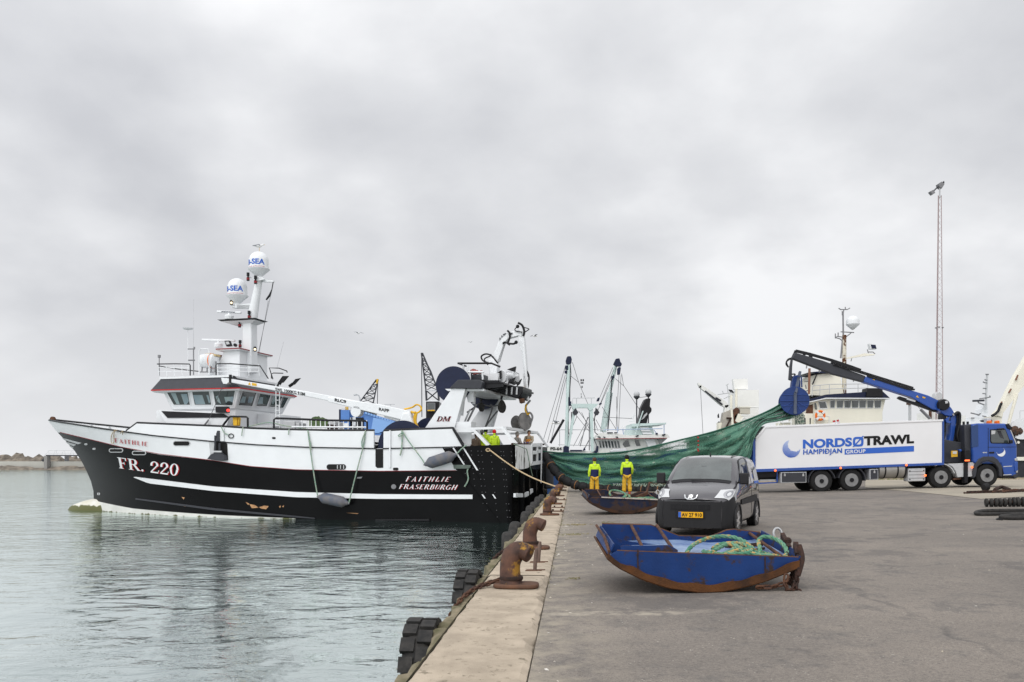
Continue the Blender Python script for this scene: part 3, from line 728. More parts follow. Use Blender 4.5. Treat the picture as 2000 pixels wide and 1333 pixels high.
lred=mat('red_letter_shadow',(0.42,0.008,0.012,1),.45)
hull_text('FR. 220',(234.5,914.5),(348.5,930),(230,893),(351,907),track=.07,shade=lred,sh=(1.4,.7))
hull_text('FAITHLIE',(226,864.5),(289.5,871.8),(224.5,856),(290,863.5),track=.22,plain=True,white=lred)
hull_text('FAITHLIE',(792,940.6),(879,941),(794,931),(882,932),track=.30,shear=.22,plain=True,shade=lred,sh=(.8,.6))
hull_text('FRASERBURGH',(779,955),(892.5,957),(781,946),(896,947.6),track=.10,shear=.16,plain=True,shade=lred,sh=(.8,.6))
def bulwark(top,base,name='bulwark'):
 b=MB();xa,xb=top[0][0],top[-1][0];n=40;r=[[],[],[],[]]
 xs=sorted(set([xa+(xb-xa)*i/n for i in range(n+1)]+[x for x,_ in top]))
 for x in xs:
  p=hull_at(x,interp(x,base));z=SL(x,interp(x,top),p.y).z
  if z<=p.z:z=p.z+.002
  r[0].append(p);r[1].append(Vector((p.x,p.y,z)));r[2].append(Vector((p.x,p.y-.12,z)));r[3].append(Vector((p.x,p.y-.12,p.z)))
 b.grid(r);m=len(xs);b.f+=[(0,m,2*m,3*m),(m-1,2*m-1,3*m-1,4*m-1)];b.mi+=[0,0]
 o=b.build(name,MT['white'],ship)
 b2=MB();b2.tube([q+Vector((0,-.06,.02))for q in r[1]],.075,8);b2.build('rail_cap',MT['black'],o)
 b3=MB();b3.grid([[Vector((q.x,-q.y,q.z))for q in rr]for rr in r]);b3.build(name,MT['white'],ship)
basel=mainl+[(748,875.5),(870,873),(905,872)]
bulwark([(246,842.8),(267,827),(300,828.5),(430,834),(490,838),(550,840),(640,842),(730,842)],basel)
bulwark([(749,842.5),(790,840.5),(884,837.5),(904,870)],basel)
b=MB();b.obox(SL(885,837.5,HB+.02),SL(906,874,HB+.02),.09,.11);b.build('rail_cap',MT['black'],ship)
b=MB();b.prism([SL(x,y,HB+.02)for x,y in((761,841),(763.5,841),(763.5,913),(761,914))],(0,.07,0));b.build('pilaster',MT['white'],ship)
patch([(733.5,877),(748.5,877),(748.5,914),(737,914.5),(733.5,911)],.02).build('painted_side_slot',darkin,ship)  # black patch laid on the solid hull paints the slot's darkness
b=MB();c=SL(787,873,3.75);b.lathe([(.05,0),(1.42,0),(1.42,.1),(.05,.1)],c,(0,1,0),48);b.lathe([(.55,-3.4),(.55,0)],c,(0,1,0),24);b.lathe([(.05,-3.5),(1.42,-3.5),(1.42,-3.4),(.05,-3.4)],c,(0,1,0),48)
b.build('net_drum',MT['navy'],ship,smooth=True)
b=MB();c=SL(836,842,2.0);b.lathe([(.05,0),(.72,0),(.72,.1),(.05,.1)],c,(0,1,0),32);b.lathe([(.4,-3),(.4,0)],c,(0,1,0),24);b.build('net_drum',MT['navy'],ship,smooth=True)
dk=MB();r1,r2=[],[]
for i in range(60):
 u=0.1+32.2*i/59;z=interp(u,c_main)-(1.0 if u<26 else .8);bdt=max(.01,hb(u,z)-.03)
 r1.append(Vector((u,bdt,z)));r2.append(Vector((u,-bdt,z)))
dk.grid([r1,r2]);dk.build('deck',mat('grey_green_deck',(0.12,0.15,0.13,1),.7,var=.3),ship)
u0,u1=SL(735,860,4).x,SL(300,845,4).x
dk=MB();dk.grid([[Vector((u,s*(hb(u,5)-.15),interp(u,c_main)+.35))for u in[u0+(u1-u0)*i/30 for i in range(31)]]for s in(1,-1)]);dk.build('deck',MT['mgrey'],ship)
for i in range(8):
 u=24.5+1.05*i;z=interp(u,c_main);v=-hb(u,z-.2)+.1
 b=MB();b.obox((u,v,z-.75),(u,v-.0,z-.03),.16,.04,(1,0,0));b.build('stiffener',MT['white'],ship)
b=MB();pts=[]
for i in range(50):
 u=24.0+9.05*i/49;z=interp(u,c_main);pts.append(Vector((u,-max(0,hb(u,z-.02)),z+.03)))
b.tube(pts,.06,6);b.build('rail_cap',MT['black'],ship)
b=MB();b.lathe([(.18,0),(.18,.16)],SL(105,819.5,0),(0,1,0),12);b.build('bow_roller',MT['rust'],ship)
pk=patch([(408,862.5),(441,862.5),(444.5,866),(446,899),(444,901),(412,899.5)],.012);pk=pk.build('anchor_pocket',MT['lgrey'],ship)
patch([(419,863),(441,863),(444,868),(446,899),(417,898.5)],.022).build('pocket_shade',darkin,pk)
an=MB();an.prism([hull_at(x,y,.05)for x,y in((411,897),(418,888),(428,884),(436,884),(444,890),(446,899),(438,900.5))],(0,.28,0))
an.obox(hull_at(424.5,886,.2),hull_at(424.5,851,.2),.10,.12);an.obox(hull_at(433,886,.2),hull_at(433,866,.2),.10,.12);an.build('anchor',MT['dgrey'],ship,bevel=.02)
b=MB();b.prism([SL(x,y,HB+.06)for x,y in((425,862),(424.5,848),(426.5,842),(429.8,841.8),(430,862))],(0,.12,0));b.build('anchor_guide',MT['dgrey'],ship)
b=MB();b.prism([SL(x,y,HB+.03)for x,y in((421,836),(438,836.5),(438,862),(421,862))],(0,.05,0));b.build('anchor_plate',MT['white'],ship)
b=MB();b.obox(hull_at(419,882,.34),hull_at(440,882.5,.34),.06,.09);b.build('anchor_stock',MT['lgrey'],ship)
for x,y in((452,852),):
 b=MB();p=hull_at(x,y,.04);b.tube([p+Vector((.16*math.cos(a),0,.12*math.sin(a)))for a in[2*PI*k/20 for k in range(20)]],.025,6,closed=True);b.build('mooring_eye',MT['black'],ship)
b=MB();q=[SU(x,y,-.03)for x,y in((1006.5,868.5),(1038,867),(1038,909),(1030,914),(1022,916.5),(1007,917.5))]
b.prism(q,(-.04,0,0));b.build('stern_panel',mat('chipped_white_paint',(.76,.77,.77,1),.5,rust=.42,rscale=3.2,rustcol=(.05,.05,.05,1),rust2=(.1,.09,.08,1),streak=True),ship)
b=MB()
for q in(((1038,870),(1038,906)),((1049,870),(1049,904)),((1038,884.5),(1049,884)),((1038,906),(1058,903)),((1049,882),(1057,881.5)),((1038,870),(1058,869))):b.obox(SU(*q[0],-.08),SU(*q[1],-.08),.2,.1,(1,0,0))
b.build('gate_frame',MT['white'],ship)
b=MB();b.tube([SU(1058.5,866,-.22),SU(1058,872,-.22),SU(1056.5,944,-.22)],.045,8);b.build('stern_pole',MT['lgrey'],ship,smooth=True)
b=MB();b.tube([SU(1000,867.6,-.02),SU(1036,868.3,-.02),SU(1062,868.5,-.02)],.06,6);b.build('rail_cap',MT['rust_d'],ship)
b=MB();rr=[]
for t in[i/10 for i in range(11)]:
 x=1005+34*t;y=968-9.5*max(0,t-.55)**1.3*2.8;rr.append((SU(x,y-4,-.12),SU(x,y+3.5,-.12)))
b.grid([[a for a,c in rr],[c for a,c in rr]]);b.build('stern_belting',MT['white'],ship,solid=.12)
for x in(1020,1031,1045,1058):
 b=MB();b.obox(SU(x,917,-.10),SU(x,1010,-.10),.16,.2,(1,0,0));b.build('stern_rib',hullblack,ship)
b=MB();b.lathe([(.05,0),(.4,0),(.5,.08),(.5,1.5),(.4,1.6),(.05,1.6)],Vector((.15,-3.95,SU(1068,955,0).z)),(0,0,1),20);b.build('corner_fender',MT['dgrey'],ship,smooth=True)
# trawler: wheelhouse, mast, cranes, gantry
wh=MT['white']
def frustum(b,u0,u1,v0,v1,z0,U0,U1,V0,V1,z1):
 b.add([(u0,v0,z0),(u1,v0,z0),(u1,v1,z0),(u0,v1,z0),(U0,V0,z1),(U1,V0,z1),(U1,V1,z1),(U0,V1,z1)],[(3,2,1,0),(4,5,6,7),(0,1,5,4),(1,2,6,5),(2,3,7,6),(3,0,4,7)]);return b
VT,VB=3.0,2.62
tA,tB=SL(316,757,VT),SL(467,758,VT);bA,bB=SL(336,800,VB),SL(459,799,VB)
zt,zb=tB.z,bB.z
vf=SU(571,770,tB.x).y
house=MB();frustum(house,bB.x,bA.x,vf+.3,VB,zb,tB.x,tA.x,vf,VT,zt)
hs=house.build('wheelhouse',wh,ship,bevel=.05)
eA,eB=SL(295.5,755,3.35),SL(469,757,3.35);rA,rB=SL(314,735,2.75),SL(449,737,2.75)
ve=SU(579,771,eB.x).y;ze=eB.z;zr=rB.z
b=MB();frustum(b,eB.x,eA.x,ve,3.35,ze,rB.x,rA.x,ve+.6,2.75,zr);b.build('visor',MT['dgrey'],ship)
b=MB();frustum(b,eB.x-.02,eA.x+.02,ve-.02,3.37,ze-.07,eB.x-.02,eA.x+.02,ve-.02,3.37,ze);b.build('visor_edge',MT['red'],ship)
b=MB();frustum(b,eB.x+.1,eA.x-.1,ve+.1,3.25,ze-.16,eB.x+.02,eA.x-.02,ve+.02,3.35,ze-.072);b.build('visor_soffit',wh,ship)
b=MB();frustum(b,rB.x-.05,rA.x+.05,ve+.55,2.8,zr,rB.x-.05,rA.x+.05,ve+.55,2.8,zr+.12);b.build('roof',wh,ship)
def on_side(x,y,d=.0):return SL(x,y,VT+(VB-VT)*max(-.1,min(1.1,(zt-SL(x,y,2.8).z)/(zt-zb)))+d)
def on_aft(x,y,d=.0):
 f=(zt-SU(x,y,tB.x).z)/(zt-zb);return SU(x,y,tB.x+(bB.x-tB.x)*f-d-.05)
gl=bpy.data.materials.new('wheelhouse_glass');gl.use_nodes=True
def _gl():
 nt=gl.node_tree;b=nt.nodes['Principled BSDF'];b.inputs['Roughness'].default_value=.05;b.inputs['Specular IOR Level'].default_value=0.5
 b.inputs['Base Color'].default_value=(.012,.014,.014,1);b.inputs['Alpha'].default_value=.62
_gl()
def window(pts,fn,off=(0,0,0)):
 c=sum((Vector((x,y,0))for x,y in pts),Vector())/len(pts)
 big=[(c.x+(x-c.x)*1.09,c.y+(y-c.y)*1.09)for x,y in pts]
 f=MB();o=[fn(x,y,.035)for x,y in big];i=[fn(x,y,.035)for x,y in pts];o2=[fn(x,y,-.01)for x,y in big];n=len(pts)
 f.add(o+i+o2,[(k,(k+1)%n,n+(k+1)%n,n+k)for k in range(n)]+[(k,(k+1)%n,2*n+(k+1)%n,2*n+k)for k in range(n)])
 fo=f.build('window',wh,ship)
 g=MB();q=[fn(x,y,.012)for x,y in pts];r=[fn(x,y,.004)for x,y in pts];g.add(q+r,[tuple(range(n)),tuple(range(2*n-1,n-1,-1))]+[(k,(k+1)%n,n+(k+1)%n,n+k)for k in range(n)])
 return fo,g.build('pane',MT['glass'],fo)
panes=MT['glass_lt']
sw=[[(323.5,762),(366,762),(371,791),(339.5,791)],[(374.5,762),(407.5,762),(412.6,791),(380.5,791)],[(416,763),(459,763),(454,792),(421,791.5)]]
aw=[[(474,764),(501.5,764.5),(492.5,793.5),(466,792)],[(508.7,765.2),(531,767),(520.6,794),(501,793.5)],[(537,767),(554,769),(542,796),(526.5,795)],[(558,770.5),(566,771.5),(553,797),(546.5,797)]]
seen=mat('window_seen_through',(0.30,0.37,0.36,1),.12,col2=(.18,.25,.30,1),vscale=.8)
def through(fn,pts,f):
 g=MB();q=[fn(x,y,.016)for x,y in pts];r=[fn(x,y,.013)for x,y in pts];n=len(pts)
 g.add(q+r,[tuple(range(n))]);return g.build('far_window',seen,f)
fr_s=[window(p,on_side)[0]for p in sw];fr_a=[window(p,on_aft)[0]for p in aw]
for i,pts in((0,[(333,768),(343,768),(351,790),(345,790)]),(0,[(353,770),(365,770),(369,784),(364,790.5),(360,790)]),(1,[(377,772),(395,772),(401,790),(382,790)]),(1,[(403,772),(407,772),(411,786),(408,788)]),(2,[(421,775),(426,773),(432,790),(425,785)]),(2,[(438,776),(456,775),(455,787),(449,784),(445,784),(441,788)])):
 through(on_side,pts,fr_s[i])
for i,pts in((0,[(474,775),(481,775),(478,787),(468,787)]),(0,[(486,775),(496,775),(492,787),(484,787)]),(1,[(508,776),(514,776),(513,789),(503,790)]),(2,[(535,772),(542,775),(533,790),(531,786)])):
 through(on_aft,pts,fr_a[i])
zlo=SL(400,842,2.5).z
b=MB();b.box(bB.x+.05,bA.x+1.2,vf+.5,2.5,zlo,zb);b.build('deckhouse',wh,ship)
b=MB();b.box(bB.x-.9,bB.x+.02,vf-.4,.2,zlo,zb-.15);b.build('stair_casing',wh,ship)
b=MB();b.prism([SL(x,y,3.05)for x,y in((309,801),(440,805),(449,813),(440,838),(330,838))],(0,-.5,0));b.build('wing',wh,ship)
b=MB();b.prism([SL(x,y,3.06)for x,y in((315.5,803.2),(437,808.3),(448,816),(327.5,816.8))],(0,.03,0));b.build('wing_band',MT['black'],ship)
b=MB();b.prism([SL(x,y,3.1)for x,y in((425.5,795),(448.5,795),(449,807),(426,807))],(0,.25,0));o=b.build('lamp_box',MT['black'],ship)
b=MB();b.ball(SL(445.5,802,3.42),.085,10);b.build('port_light',MT['lamp_red'],o)
b=MB()
for dx in(0,7):b.tube([SL(539+dx,752,2.9),SL(539+dx,838,2.9)],.035,6)
for i in range(8):b.tube([SL(539,762+10*i,2.9),SL(546,762+10*i,2.9)],.025,6)
b.build('ladder',wh,ship)
def rail(px_pts,v,m,r=.035,name='railing'):
 b=MB();b.tube([SL(x,y,v)for x,y in px_pts],r,6);return b.build(name,m,ship)
rail([(307,711.5),(342,711),(370,711.5),(371.5,714),(371.5,734)],2.5,MT['black'])
rail([(422,735),(422,714),(424,711),(450,710.8),(508,715),(524,740)],2.5,MT['black'])
rail([(533,741),(526,719),(545,719.5),(560,725),(561,728)],1.0,MT['black'])
rail([(530,740),(530,731),(534,729),(553,729.5)],0.2,MT['black'],.03)
rail([(310,715),(325,718),(345,721),(390,726)],-1.8,MT['black'],.035)
for x0,x1,v in((309,370,2.5),(424,505,2.5)):
 b=MB()
 for y in(719,726):b.tube([SL(x0,y,v),SL(x1,y,v)],.02,5)
 for k in range(5):
  x=x0+(x1-x0)*k/4;b.tube([SL(x,711.5,v),SL(x+1.5,735,v)],.022,5)
 b.build('railing',wh,ship)
b=MB();b.tube([SL(311,735,2.4),SL(311,699,2.4)],.03,6);b.lathe([(.09,0),(.09,.16)],SL(311,699,2.4),n=8);b.build('lamp_post',MT['mgrey'],ship)
b=MB();b.tube([SL(378,733,.5),SL(378,680,.5)],.04,6);b.tube([SL(367,682,.5),SL(380,682,.5)],.04,6);b.tube([SL(368,704,.5),SL(380,704,.5)],.05,6);b.tube([SL(379.5,682,.5),SL(379.5,678,.5)],.06,6);b.build('light_mast',MT['mgrey'],ship)
b=MB();b.lathe([(.02,0),(.28,.05),(.34,.12),(.02,.17)],SL(367,645,-1),n=14);b.tube([SL(367,734,-1),SL(367,645,-1)],.02,5);b.build('dish_antenna',wh,ship)
b=MB();b.tube([SL(378,678,-1.5),SL(378,585,-1.5)],.012,4);b.tube([SL(541,719,.5),SL(554,668,.5)],.012,4);b.build('whip_antenna',MT['lgrey'],ship)
b=MB();p0,p1=SL(388,705,1.8),SL(424,705,1.8);b.lathe([(.2,0),(.42,.12),(.46,.5),(.48,.52),(.48,.56),(.46,.58),(.42,1.0),(.2,1.12)],p1,(1,0,0),18);lr=b.build('liferaft_canister',wh,ship,smooth=True)
b=MB();b.lathe([(.475,.3),(.475,.36)],p1,(1,0,0),18,caps=False);b.build('strap',MT['orange'],lr)
b=MB();b.prism([SL(x,y,2.0)for x,y in((399,692),(407,690),(421,692),(421,695.5),(400,696))],(0,-.5,0));b.build('canvas_cover',mat('tan_canvas',(.55,.42,.22,1),.8),lr)
b=MB()
for x in(394,404,412,420):b.tube([SL(x,728,2.0),SL(x+2,706,2.0)],.04,6)
b.tube([SL(390,727,2.0),SL(424,727,2.0)],.04,6);b.build('cradle',MT['mgrey'],lr)
b=MB();b.tube([SL(389,732,2.5),SL(389,686,2.5),SL(392,682,2.5),SL(406,682,2.5),SL(408.5,685,2.5),SL(408.5,732,2.5)],.035,6);b.build('ladder_hoop',wh,ship)
hA,hB=SL(426,685,1.3),SL(468,683,1.3);vh=SU(528,697,hB.x).y
b=MB();frustum(b,hB.x+.1,hA.x+.5,vh+.2,1.15,zr+.1,hB.x+.1,hA.x-.3,vh+.2,1.15,hB.z-.05);b.build('upper_house',wh,ship)
b=MB();frustum(b,hB.x-.05,hA.x,vh,1.4,hB.z-.04,hB.x-.1,hA.x+.05,vh-.1,1.45,hB.z+.02);b.build('upper_roof',wh,ship)
b=MB();frustum(b,hB.x-.11,hA.x+.06,vh-.11,1.46,hB.z+.022,hB.x-.11,hA.x+.06,vh-.11,1.46,hB.z+.085);b.build('roof_edge',MT['dred'],ship)
b=MB();b.box(hA.x,hA.x+.7,.2,1.3,zr+.1,hB.z-.35);b.build('upper_house',wh,ship)
b=MB();b.box(hA.x-.05,hA.x+.75,.15,1.35,hB.z-.35,hB.z-.26);b.build('roof_edge',MT['dred'],ship)
b=MB();b.prism([SL(x,y,1.3)for x,y in((438,666),(447,665.5),(451,676),(442,677))],(0,-.2,0));fl=b.build('floodlight',MT['black'],ship)
b=MB();b.prism([SL(x,y,1.32)for x,y in((440,668),(446,667.3),(448.5,672.5),(442.5,673.5))],(0,-.02,0));b.build('lens',MT['lgrey'],fl)
b=MB();b.lathe([(.02,0),(.1,.02),(.1,.2)],SL(461,675,1.2),(-.2,1,0),10);b.build('searchlight',MT['black'],ship)
mu=SL(489,690,0).x
b=MB();m0,m1=SL(488,730,0),SL(487,634,0);b.obox(SL(489,730,0),SL(488,632,0),.75,.62,(1,0,0));b.build('mast',wh,ship,bevel=.08)
b=MB();frustum(b,SL(508,0,0).x,SL(441,0,0).x,-.6,.6,SL(0+480,628.5,0).z,SL(511,0,0).x,SL(438,0,0).x,-.75,.75,SL(480,626.5,0).z);b.build('mast_platform',MT['black'],ship)
b=MB();frustum(b,SL(497,0,0).x,SL(458,0,0).x,-.35,.35,SL(480,635,0).z,SL(508,0,0).x,SL(441,0,0).x,-.58,.58,SL(480,629,0).z);b.build('mast_bracket',wh,ship)
b=MB();p0,p1=SL(492,627,0),SL(507,541,0);d=(p1-p0)
b.tube([p0,p0.lerp(p1,.5),p1],[.33,.26,.2],14);b.build('mast',wh,ship,smooth=True)
b=MB();b.obox(SL(454,599,0),SL(494,600,0),.3,.16);b.prism([SL(x,y,.15)for x,y in((452,596),(494,592.5),(493,601),(463,601.5))],(0,-.3,0));b.build('mast_arm',wh,ship)
b=MB();b.prism([SL(x,y,.25)for x,y in((485,541),(512,541),(516,546),(500,550))],(0,-.5,0));b.prism([SL(x,y,.08)for x,y in((512,545),(534,548.5),(534,551),(514,551))],(0,-.16,0));b.build('mast_arm',wh,ship)
b=MB();b.tube([SL(534,549,0),SL(531,566,0),SL(527,577,0),SL(520,586,0)],[.03,.03,.07,.05],6);b.build('burgee',MT['black'],ship)
b=MB();b.tube([SL(524,588,0),SL(506,690,.2)],.012,4);b.tube([SL(534,552,0),SL(504,692,.2)],.012,4);b.build('halyard',MT['wire'],ship)
def lantern(x,y0,y1,v,m=MT['black']):
 b=MB();p0,p1=SL(x,y1,v),SL(x,y0,v);h=(p1-p0).length
 b.lathe([(.09,0),(.09,h*.42),(.05,h*.44),(.05,h*.56),(.09,h*.58),(.09,h)],p0,n=10);o=b.build('navigation_light',m,ship)
 b=MB();b.lathe([(.095,h*.12),(.095,h*.36)],p0,n=10,caps=False);b.build('lens',MT['dred'],o)
for x,y0,y1 in((484.5,533,549),(499,539,555),(486.5,607.5,623),(468,624,640),(469,665,679)):lantern(x,y0,y1,.4)
for x,y,v in((452,592,.2),(498,683,.4)):
 b=MB();b.lathe([(.08,0),(.1,.06),(.1,.24),(.07,.3)],SL(x,y+4,v),n=10);o=b.build('deck_lamp',MT['black'],ship)
 b=MB();b.ball(SL(x,y,v+.08),.075,8);b.build('bulb',MT['lamp_white'],o)
def dome(cx,cyb,r,name='satellite_dome'):
 c=SL(cx,cyb,0)
 b=MB();prof=[(r*1.0,0),(r*1.0,r*.85)]+[(r*math.cos(a),r*.85+r*1.0*math.sin(a))for a in[PI/2*k/10 for k in range(1,10)]]+[(.02,r*1.85)]
 b.lathe(prof,c,n=32);o=b.build(name,wh,ship,smooth=True)
 b=MB();b.lathe([(r*.28,-r*1.25),(r*.3,-r*.75),(r*.45,-r*.6),(r*1.1,-r*.02),(r*1.12,.03),(r*1.0,.04)],c,n=32);b.build('dome_base',wh,o,smooth=True)
 w=Vector((0,0,0))-SW(c);aw=math.atan2(w.dot(S_P),w.dot(S_F))
 for txt,w_,z0,z1,m,a0 in(('B-SEA',2.05,.36,.92,MT['blue_logo'],-1.45),('SATELLITE COMMUNICATIONS',1.9,.10,.20,MT['red'],-1.3)):
  vs,fs=sans(txt,.03 if z1-z0>.3 else 0);b=MB()
  b.add([c+Vector((math.cos(aw+a0+x*w_)*(r+.012),math.sin(aw+a0+x*w_)*(r+.012),r*(z0+(z1-z0)*y)))for x,y in vs],fs);b.build('lettering',m,o)
dome(463.5,579,.60);dome(505.5,527,.60)
def radar(x0,x1,y,v):
 b=MB();a,c=SL(x0,y,v),SL(x1,y+2.0,v);b.obox(a,c,.12,.13);o=b.build('radar_scanner',wh,ship,bevel=.03)
 mid=a.lerp(c,.5);b=MB();b.lathe([(.25,-.45),(.28,-.25),(.22,-.18),(.07,-.16),(.06,0)],mid,n=12);b.build('radar_base',wh,o)
 return o,a,c
o,a,c=radar(424,471,609,.3)
b=MB()
for k in range(6):q=a.lerp(c,.24+.095*k);b.box(q.x-.09,q.x+.05,.368,.374,q.z-.025,q.z+.025)
b.build('radar_marking',MT['navy'],o)
radar(395,459,664,-.2)
VC=3.45
def at_boom(f,h,v=VC):
 pass
b=MB();b.prism([SL(x,y,VC+.16)for x,y in((440,738.5),(600,765),(708,785.5),(706,797),(600,775),(449,747.5),(440,745))],(0,-.32,0));boom=b.build('crane_boom',wh,ship,bevel=.03)
b=MB();b.prism([SL(x,y,VC+.19)for x,y in((432,738),(449,740),(449,745),(443,750),(436,750),(433,744))],(0,-.38,0));b.build('boom_tip',wh,boom)
b=MB();b.prism([SL(x,y,VC+.2)for x,y in((447,732),(451,732),(451,749),(447,747))],(0,-.1,0));b.prism([SL(x,y,VC+.12)for x,y in((453,739),(456,734),(462,739))],(0,-.1,0));b.build('boom_fitting',MT['black'],boom)
b=MB();b.prism([SL(x,y,VC+.22)for x,y in((640,776),(735,789),(800,803),(803,815),(795,823),(745,811),(708,802),(640,785))],(0,-.44,0));b.build('boom_sleeve',wh,boom,bevel=.03)
b=MB();b.lathe([(.3,0),(.3,.42)],SL(701,805,VC-.2),(0,1,0),16);b.build('boom_bracket',wh,boom)
b=MB();b.prism([SL(x,y,VC+.3)for x,y in((786,808),(797,806),(803,818),(809,838),(779,838),(779,826))],(0,-.6,0));b.build('crane_pedestal',wh,ship,bevel=.05)
b=MB();b.tube([SL(752,812,VC),SL(789,825,VC)],.11,10);b.build('crane_ram',wh,boom,smooth=True)
b=MB();b.tube(catmull([SL(x,y,VC)for x,y in((789,800),(805,796),(813,791),(820,793),(823,800),(817,806),(811,808),(809,820),(813,830),(816,838))],6),.05,6);b.build('yellow_hose',MT['yellow'],ship,smooth=True)
b=MB();b.tube(catmull([SL(x,y,VC+.05)for x,y in((803,804),(806,806),(812,806))],4),.07,6);b.tube(catmull([SL(x,y,VC)for x,y in((813,806),(811,824),(817,838))],4),.085,6);b.build('yellow_hose',MT['yellow'],ship,smooth=True)
def boom_text(t,x0,y0,x1,y1,h,d,bold=.02,m=MT['black']):
 vs,fs=sans(t,bold);b=MB();b.add([SL(x0+(x1-x0)*a,y0+(y1-y0)*a-h*c,VC+d)for a,c in vs],fs);b.build('lettering',m,boom)
boom_text('SWL 1000KG 9.0M',537.5,763.5,595.5,773.5,6.2,.18)
boom_text('RLC9',653.5,784.5,676,788.5,6.5,.235,.04)
boom_text('RAPP',740,802.5,760,806,6.2,.235,.03)
b=MB();b.prism([SL(x,y,VC+.175)for x,y in((492,748),(501,749.5),(501,754.5),(492,753))],(0,-.01,0));b.build('warning_label',MT['yellow'],boom)
b=MB();b.prism([SL(x,y,VC+.175)for x,y in((484.5,751.8),(490,752.8),(487,746.5))],(0,-.01,0));b.build('warning_label',MT['yellow'],boom)
b=MB();b.tube([SL(436,750,VC),SL(421,790,3.3),SL(407,822,3.2),SL(399,831,3.2)],.018,5);b.build('hoist_wire',MT['wire'],boom)
b=MB();b.tube([SL(407,821,3.2),SL(404,825,3.2),SL(398,832,3.2)],.05,6);b.build('hook',MT['mgrey'],boom)
b=MB();b.prism([SL(x,y,.6)for x,y in((553,735),(565,735),(554,748),(543,749))],(0,.08,0));b.tube([SL(548,747,.6),SL(542,756,.6)],.1,8);b.build('deck_floodlight',MT['black'],ship)
b=MB();b.prism([SL(x,y,-1.2)for x,y in((578,741),(588,739),(576,752),(569,752))],(0,.08,0));b.tube([SL(572,750,-1.2),SL(565,755,-1.2)],.1,8);b.build('deck_floodlight',MT['black'],ship)
rail([(432,836),(448,815),(452,814),(481,814.5),(484,817),(484,837)],3.9,MT['black'],.06)
rail([(535,838),(535,820),(539,817.5),(560,818),(640,821.5),(713,822.5),(717,825),(717,840)],3.9,MT['black'],.06)
b=MB()
for i in range(15):x=590+9*i;b.tube([SL(x,821,3.9),SL(x,840,3.9)],.03,5)
b.tube([SL(570,834,3.9),SL(716,835,3.9)],.05,6);b.build('railing',wh,ship)
b=MB();b.prism([SL(x,y,3.8)for x,y in((454,814),(463,814),(463,832),(455,832))],(0,-.3,0));b.prism([SL(x,y,3.8)for x,y in((464.5,816),(467,816),(466,832),(464,832))],(0,-.2,0));b.build('life_sling',MT['yellow'],ship,bevel=.03)
b=MB()
for x0,x1,y0,v in((490,532,832,3.4),(553,575,823,3.0),(577,584,826,2.9),(640,655,824,3.3)):b.box(SL(x1,0,v).x,SL(x0,0,v).x,v-1.0,v,SL(x0,846,v).z,SL(x0,y0,v).z)
b.build('deck_gear',MT['lgrey'],ship,bevel=.04)
b=MB();r0=random.Random(5)
rws=[]
for i in range(13):
 x=604+38*i/12;h=6.5*math.sin(PI*i/12)**.5
 rws.append([SL(x,836-(836-821+h)*math.sin(PI*k/8)*r0.uniform(.9,1.08),3.2-1.4*k/8)for k in range(9)])
b.grid(rws);b.build('heaped_net',mat('green_heaped_net',(0.10,0.15,0.05,1),.9,col2=(.03,.05,.03,1),vscale=8,bump=.6),ship,smooth=True,ang=50)
b=MB();b.prism([SL(x,y,3.7)for x,y in((637,832),(640,829),(650,830),(654,838),(640,840))],(0,-.4,0));b.build('winch',MT['rust_d'],ship)
rp=MT['rope_green']
def hang(pts,r=.03,name='hanging_rope',m=rp):
 b=MB();b.tube(catmull([hull_at(x,y,.12)if y>842 else SL(x,y,HB+.08)for x,y in pts],4),r,5);return b.build(name,m,ship,smooth=True)
hang([(475,834),(475.5,843),(474.5,852)]);hang([(565,838),(566,844),(565.5,850)]);hang([(432,834),(440,845),(448,850)]);hang([(785,842),(787,860),(786,878),(783,890)],.04)
hang([(784,841),(789,848),(782,853),(780,851),(788,845)],.03);hang([(224,840),(221,850),(220.5,862),(223.5,865),(226,862),(226,845),(228.5,840)],.025,m=MT['rope_pale']);hang([(238,846),(240,842),(242.5,848)],.025,m=MT['rope_pale'])
b=MB();b.tube(catmull([SL(x,y,3.9)for x,y in((484,834),(520,826),(540,828),(556,832),(600,838))],4),.03,5);b.build('deck_line',rp,ship)
gw=MT['white']
for s,nm in((1,'gantry_leg'),(-1,'gantry_leg')):
 q=[SL(x,y,3.6)for x,y in((883,758.6),(909,759.5),(887.5,838),(829.5,837))]
 if s>0:b=MB();b.prism(q,(0,-.5,0));leg=b.build(nm,gw,ship,bevel=.03)
 else:b=MB();b.prism([Vector((p.x,-3.6,p.z))for p in q],(0,.5,0));b.build(nm,gw,ship,bevel=.03)
polys=roman_text('DM',.1,.3)
for m,dx,dy,d in((lred,.8,.5,.012),(MT['black'],0,0,.03)):
 b=MB()
 for pts,k in polys:b.add([SL(852+29*a+dx,823-9.3*c+dy,3.6+d+.001*k)for a,c in pts],[tuple(range(len(pts)))])
 b.build('lettering',m,leg)
zA,zB_=SL(893,759,3.7).z,SL(893,743,3.7).z;ua,ub=SL(938,750,3.7).x,SL(889,750,3.7).x
b=MB();b.prism([SL(x,y,3.7)for x,y in((877,759),(894,742),(936,742),(942,747),(940,759.5))],(0,-7.4,0));b.build('gantry_platform',MT['dgrey'],ship,bevel=.03)
b=MB();b.prism([SL(x,y,3.4)for x,y in((869,760),(945,760),(945,764),(875,764))],(0,-6.8,0));b.build('gantry_beam',gw,ship)
rnd=random.Random(4)
for i in range(9):
 v=3.2-.8*i;b=MB();b.prism([(ua-.02,v,zB_),(ua-1.1,v,zB_-.12),(ua-1.1,v,zB_-.35),(ua-.02,v,zA)],(0,-.1,0));b.build('platform_bracket',MT['black'],ship)
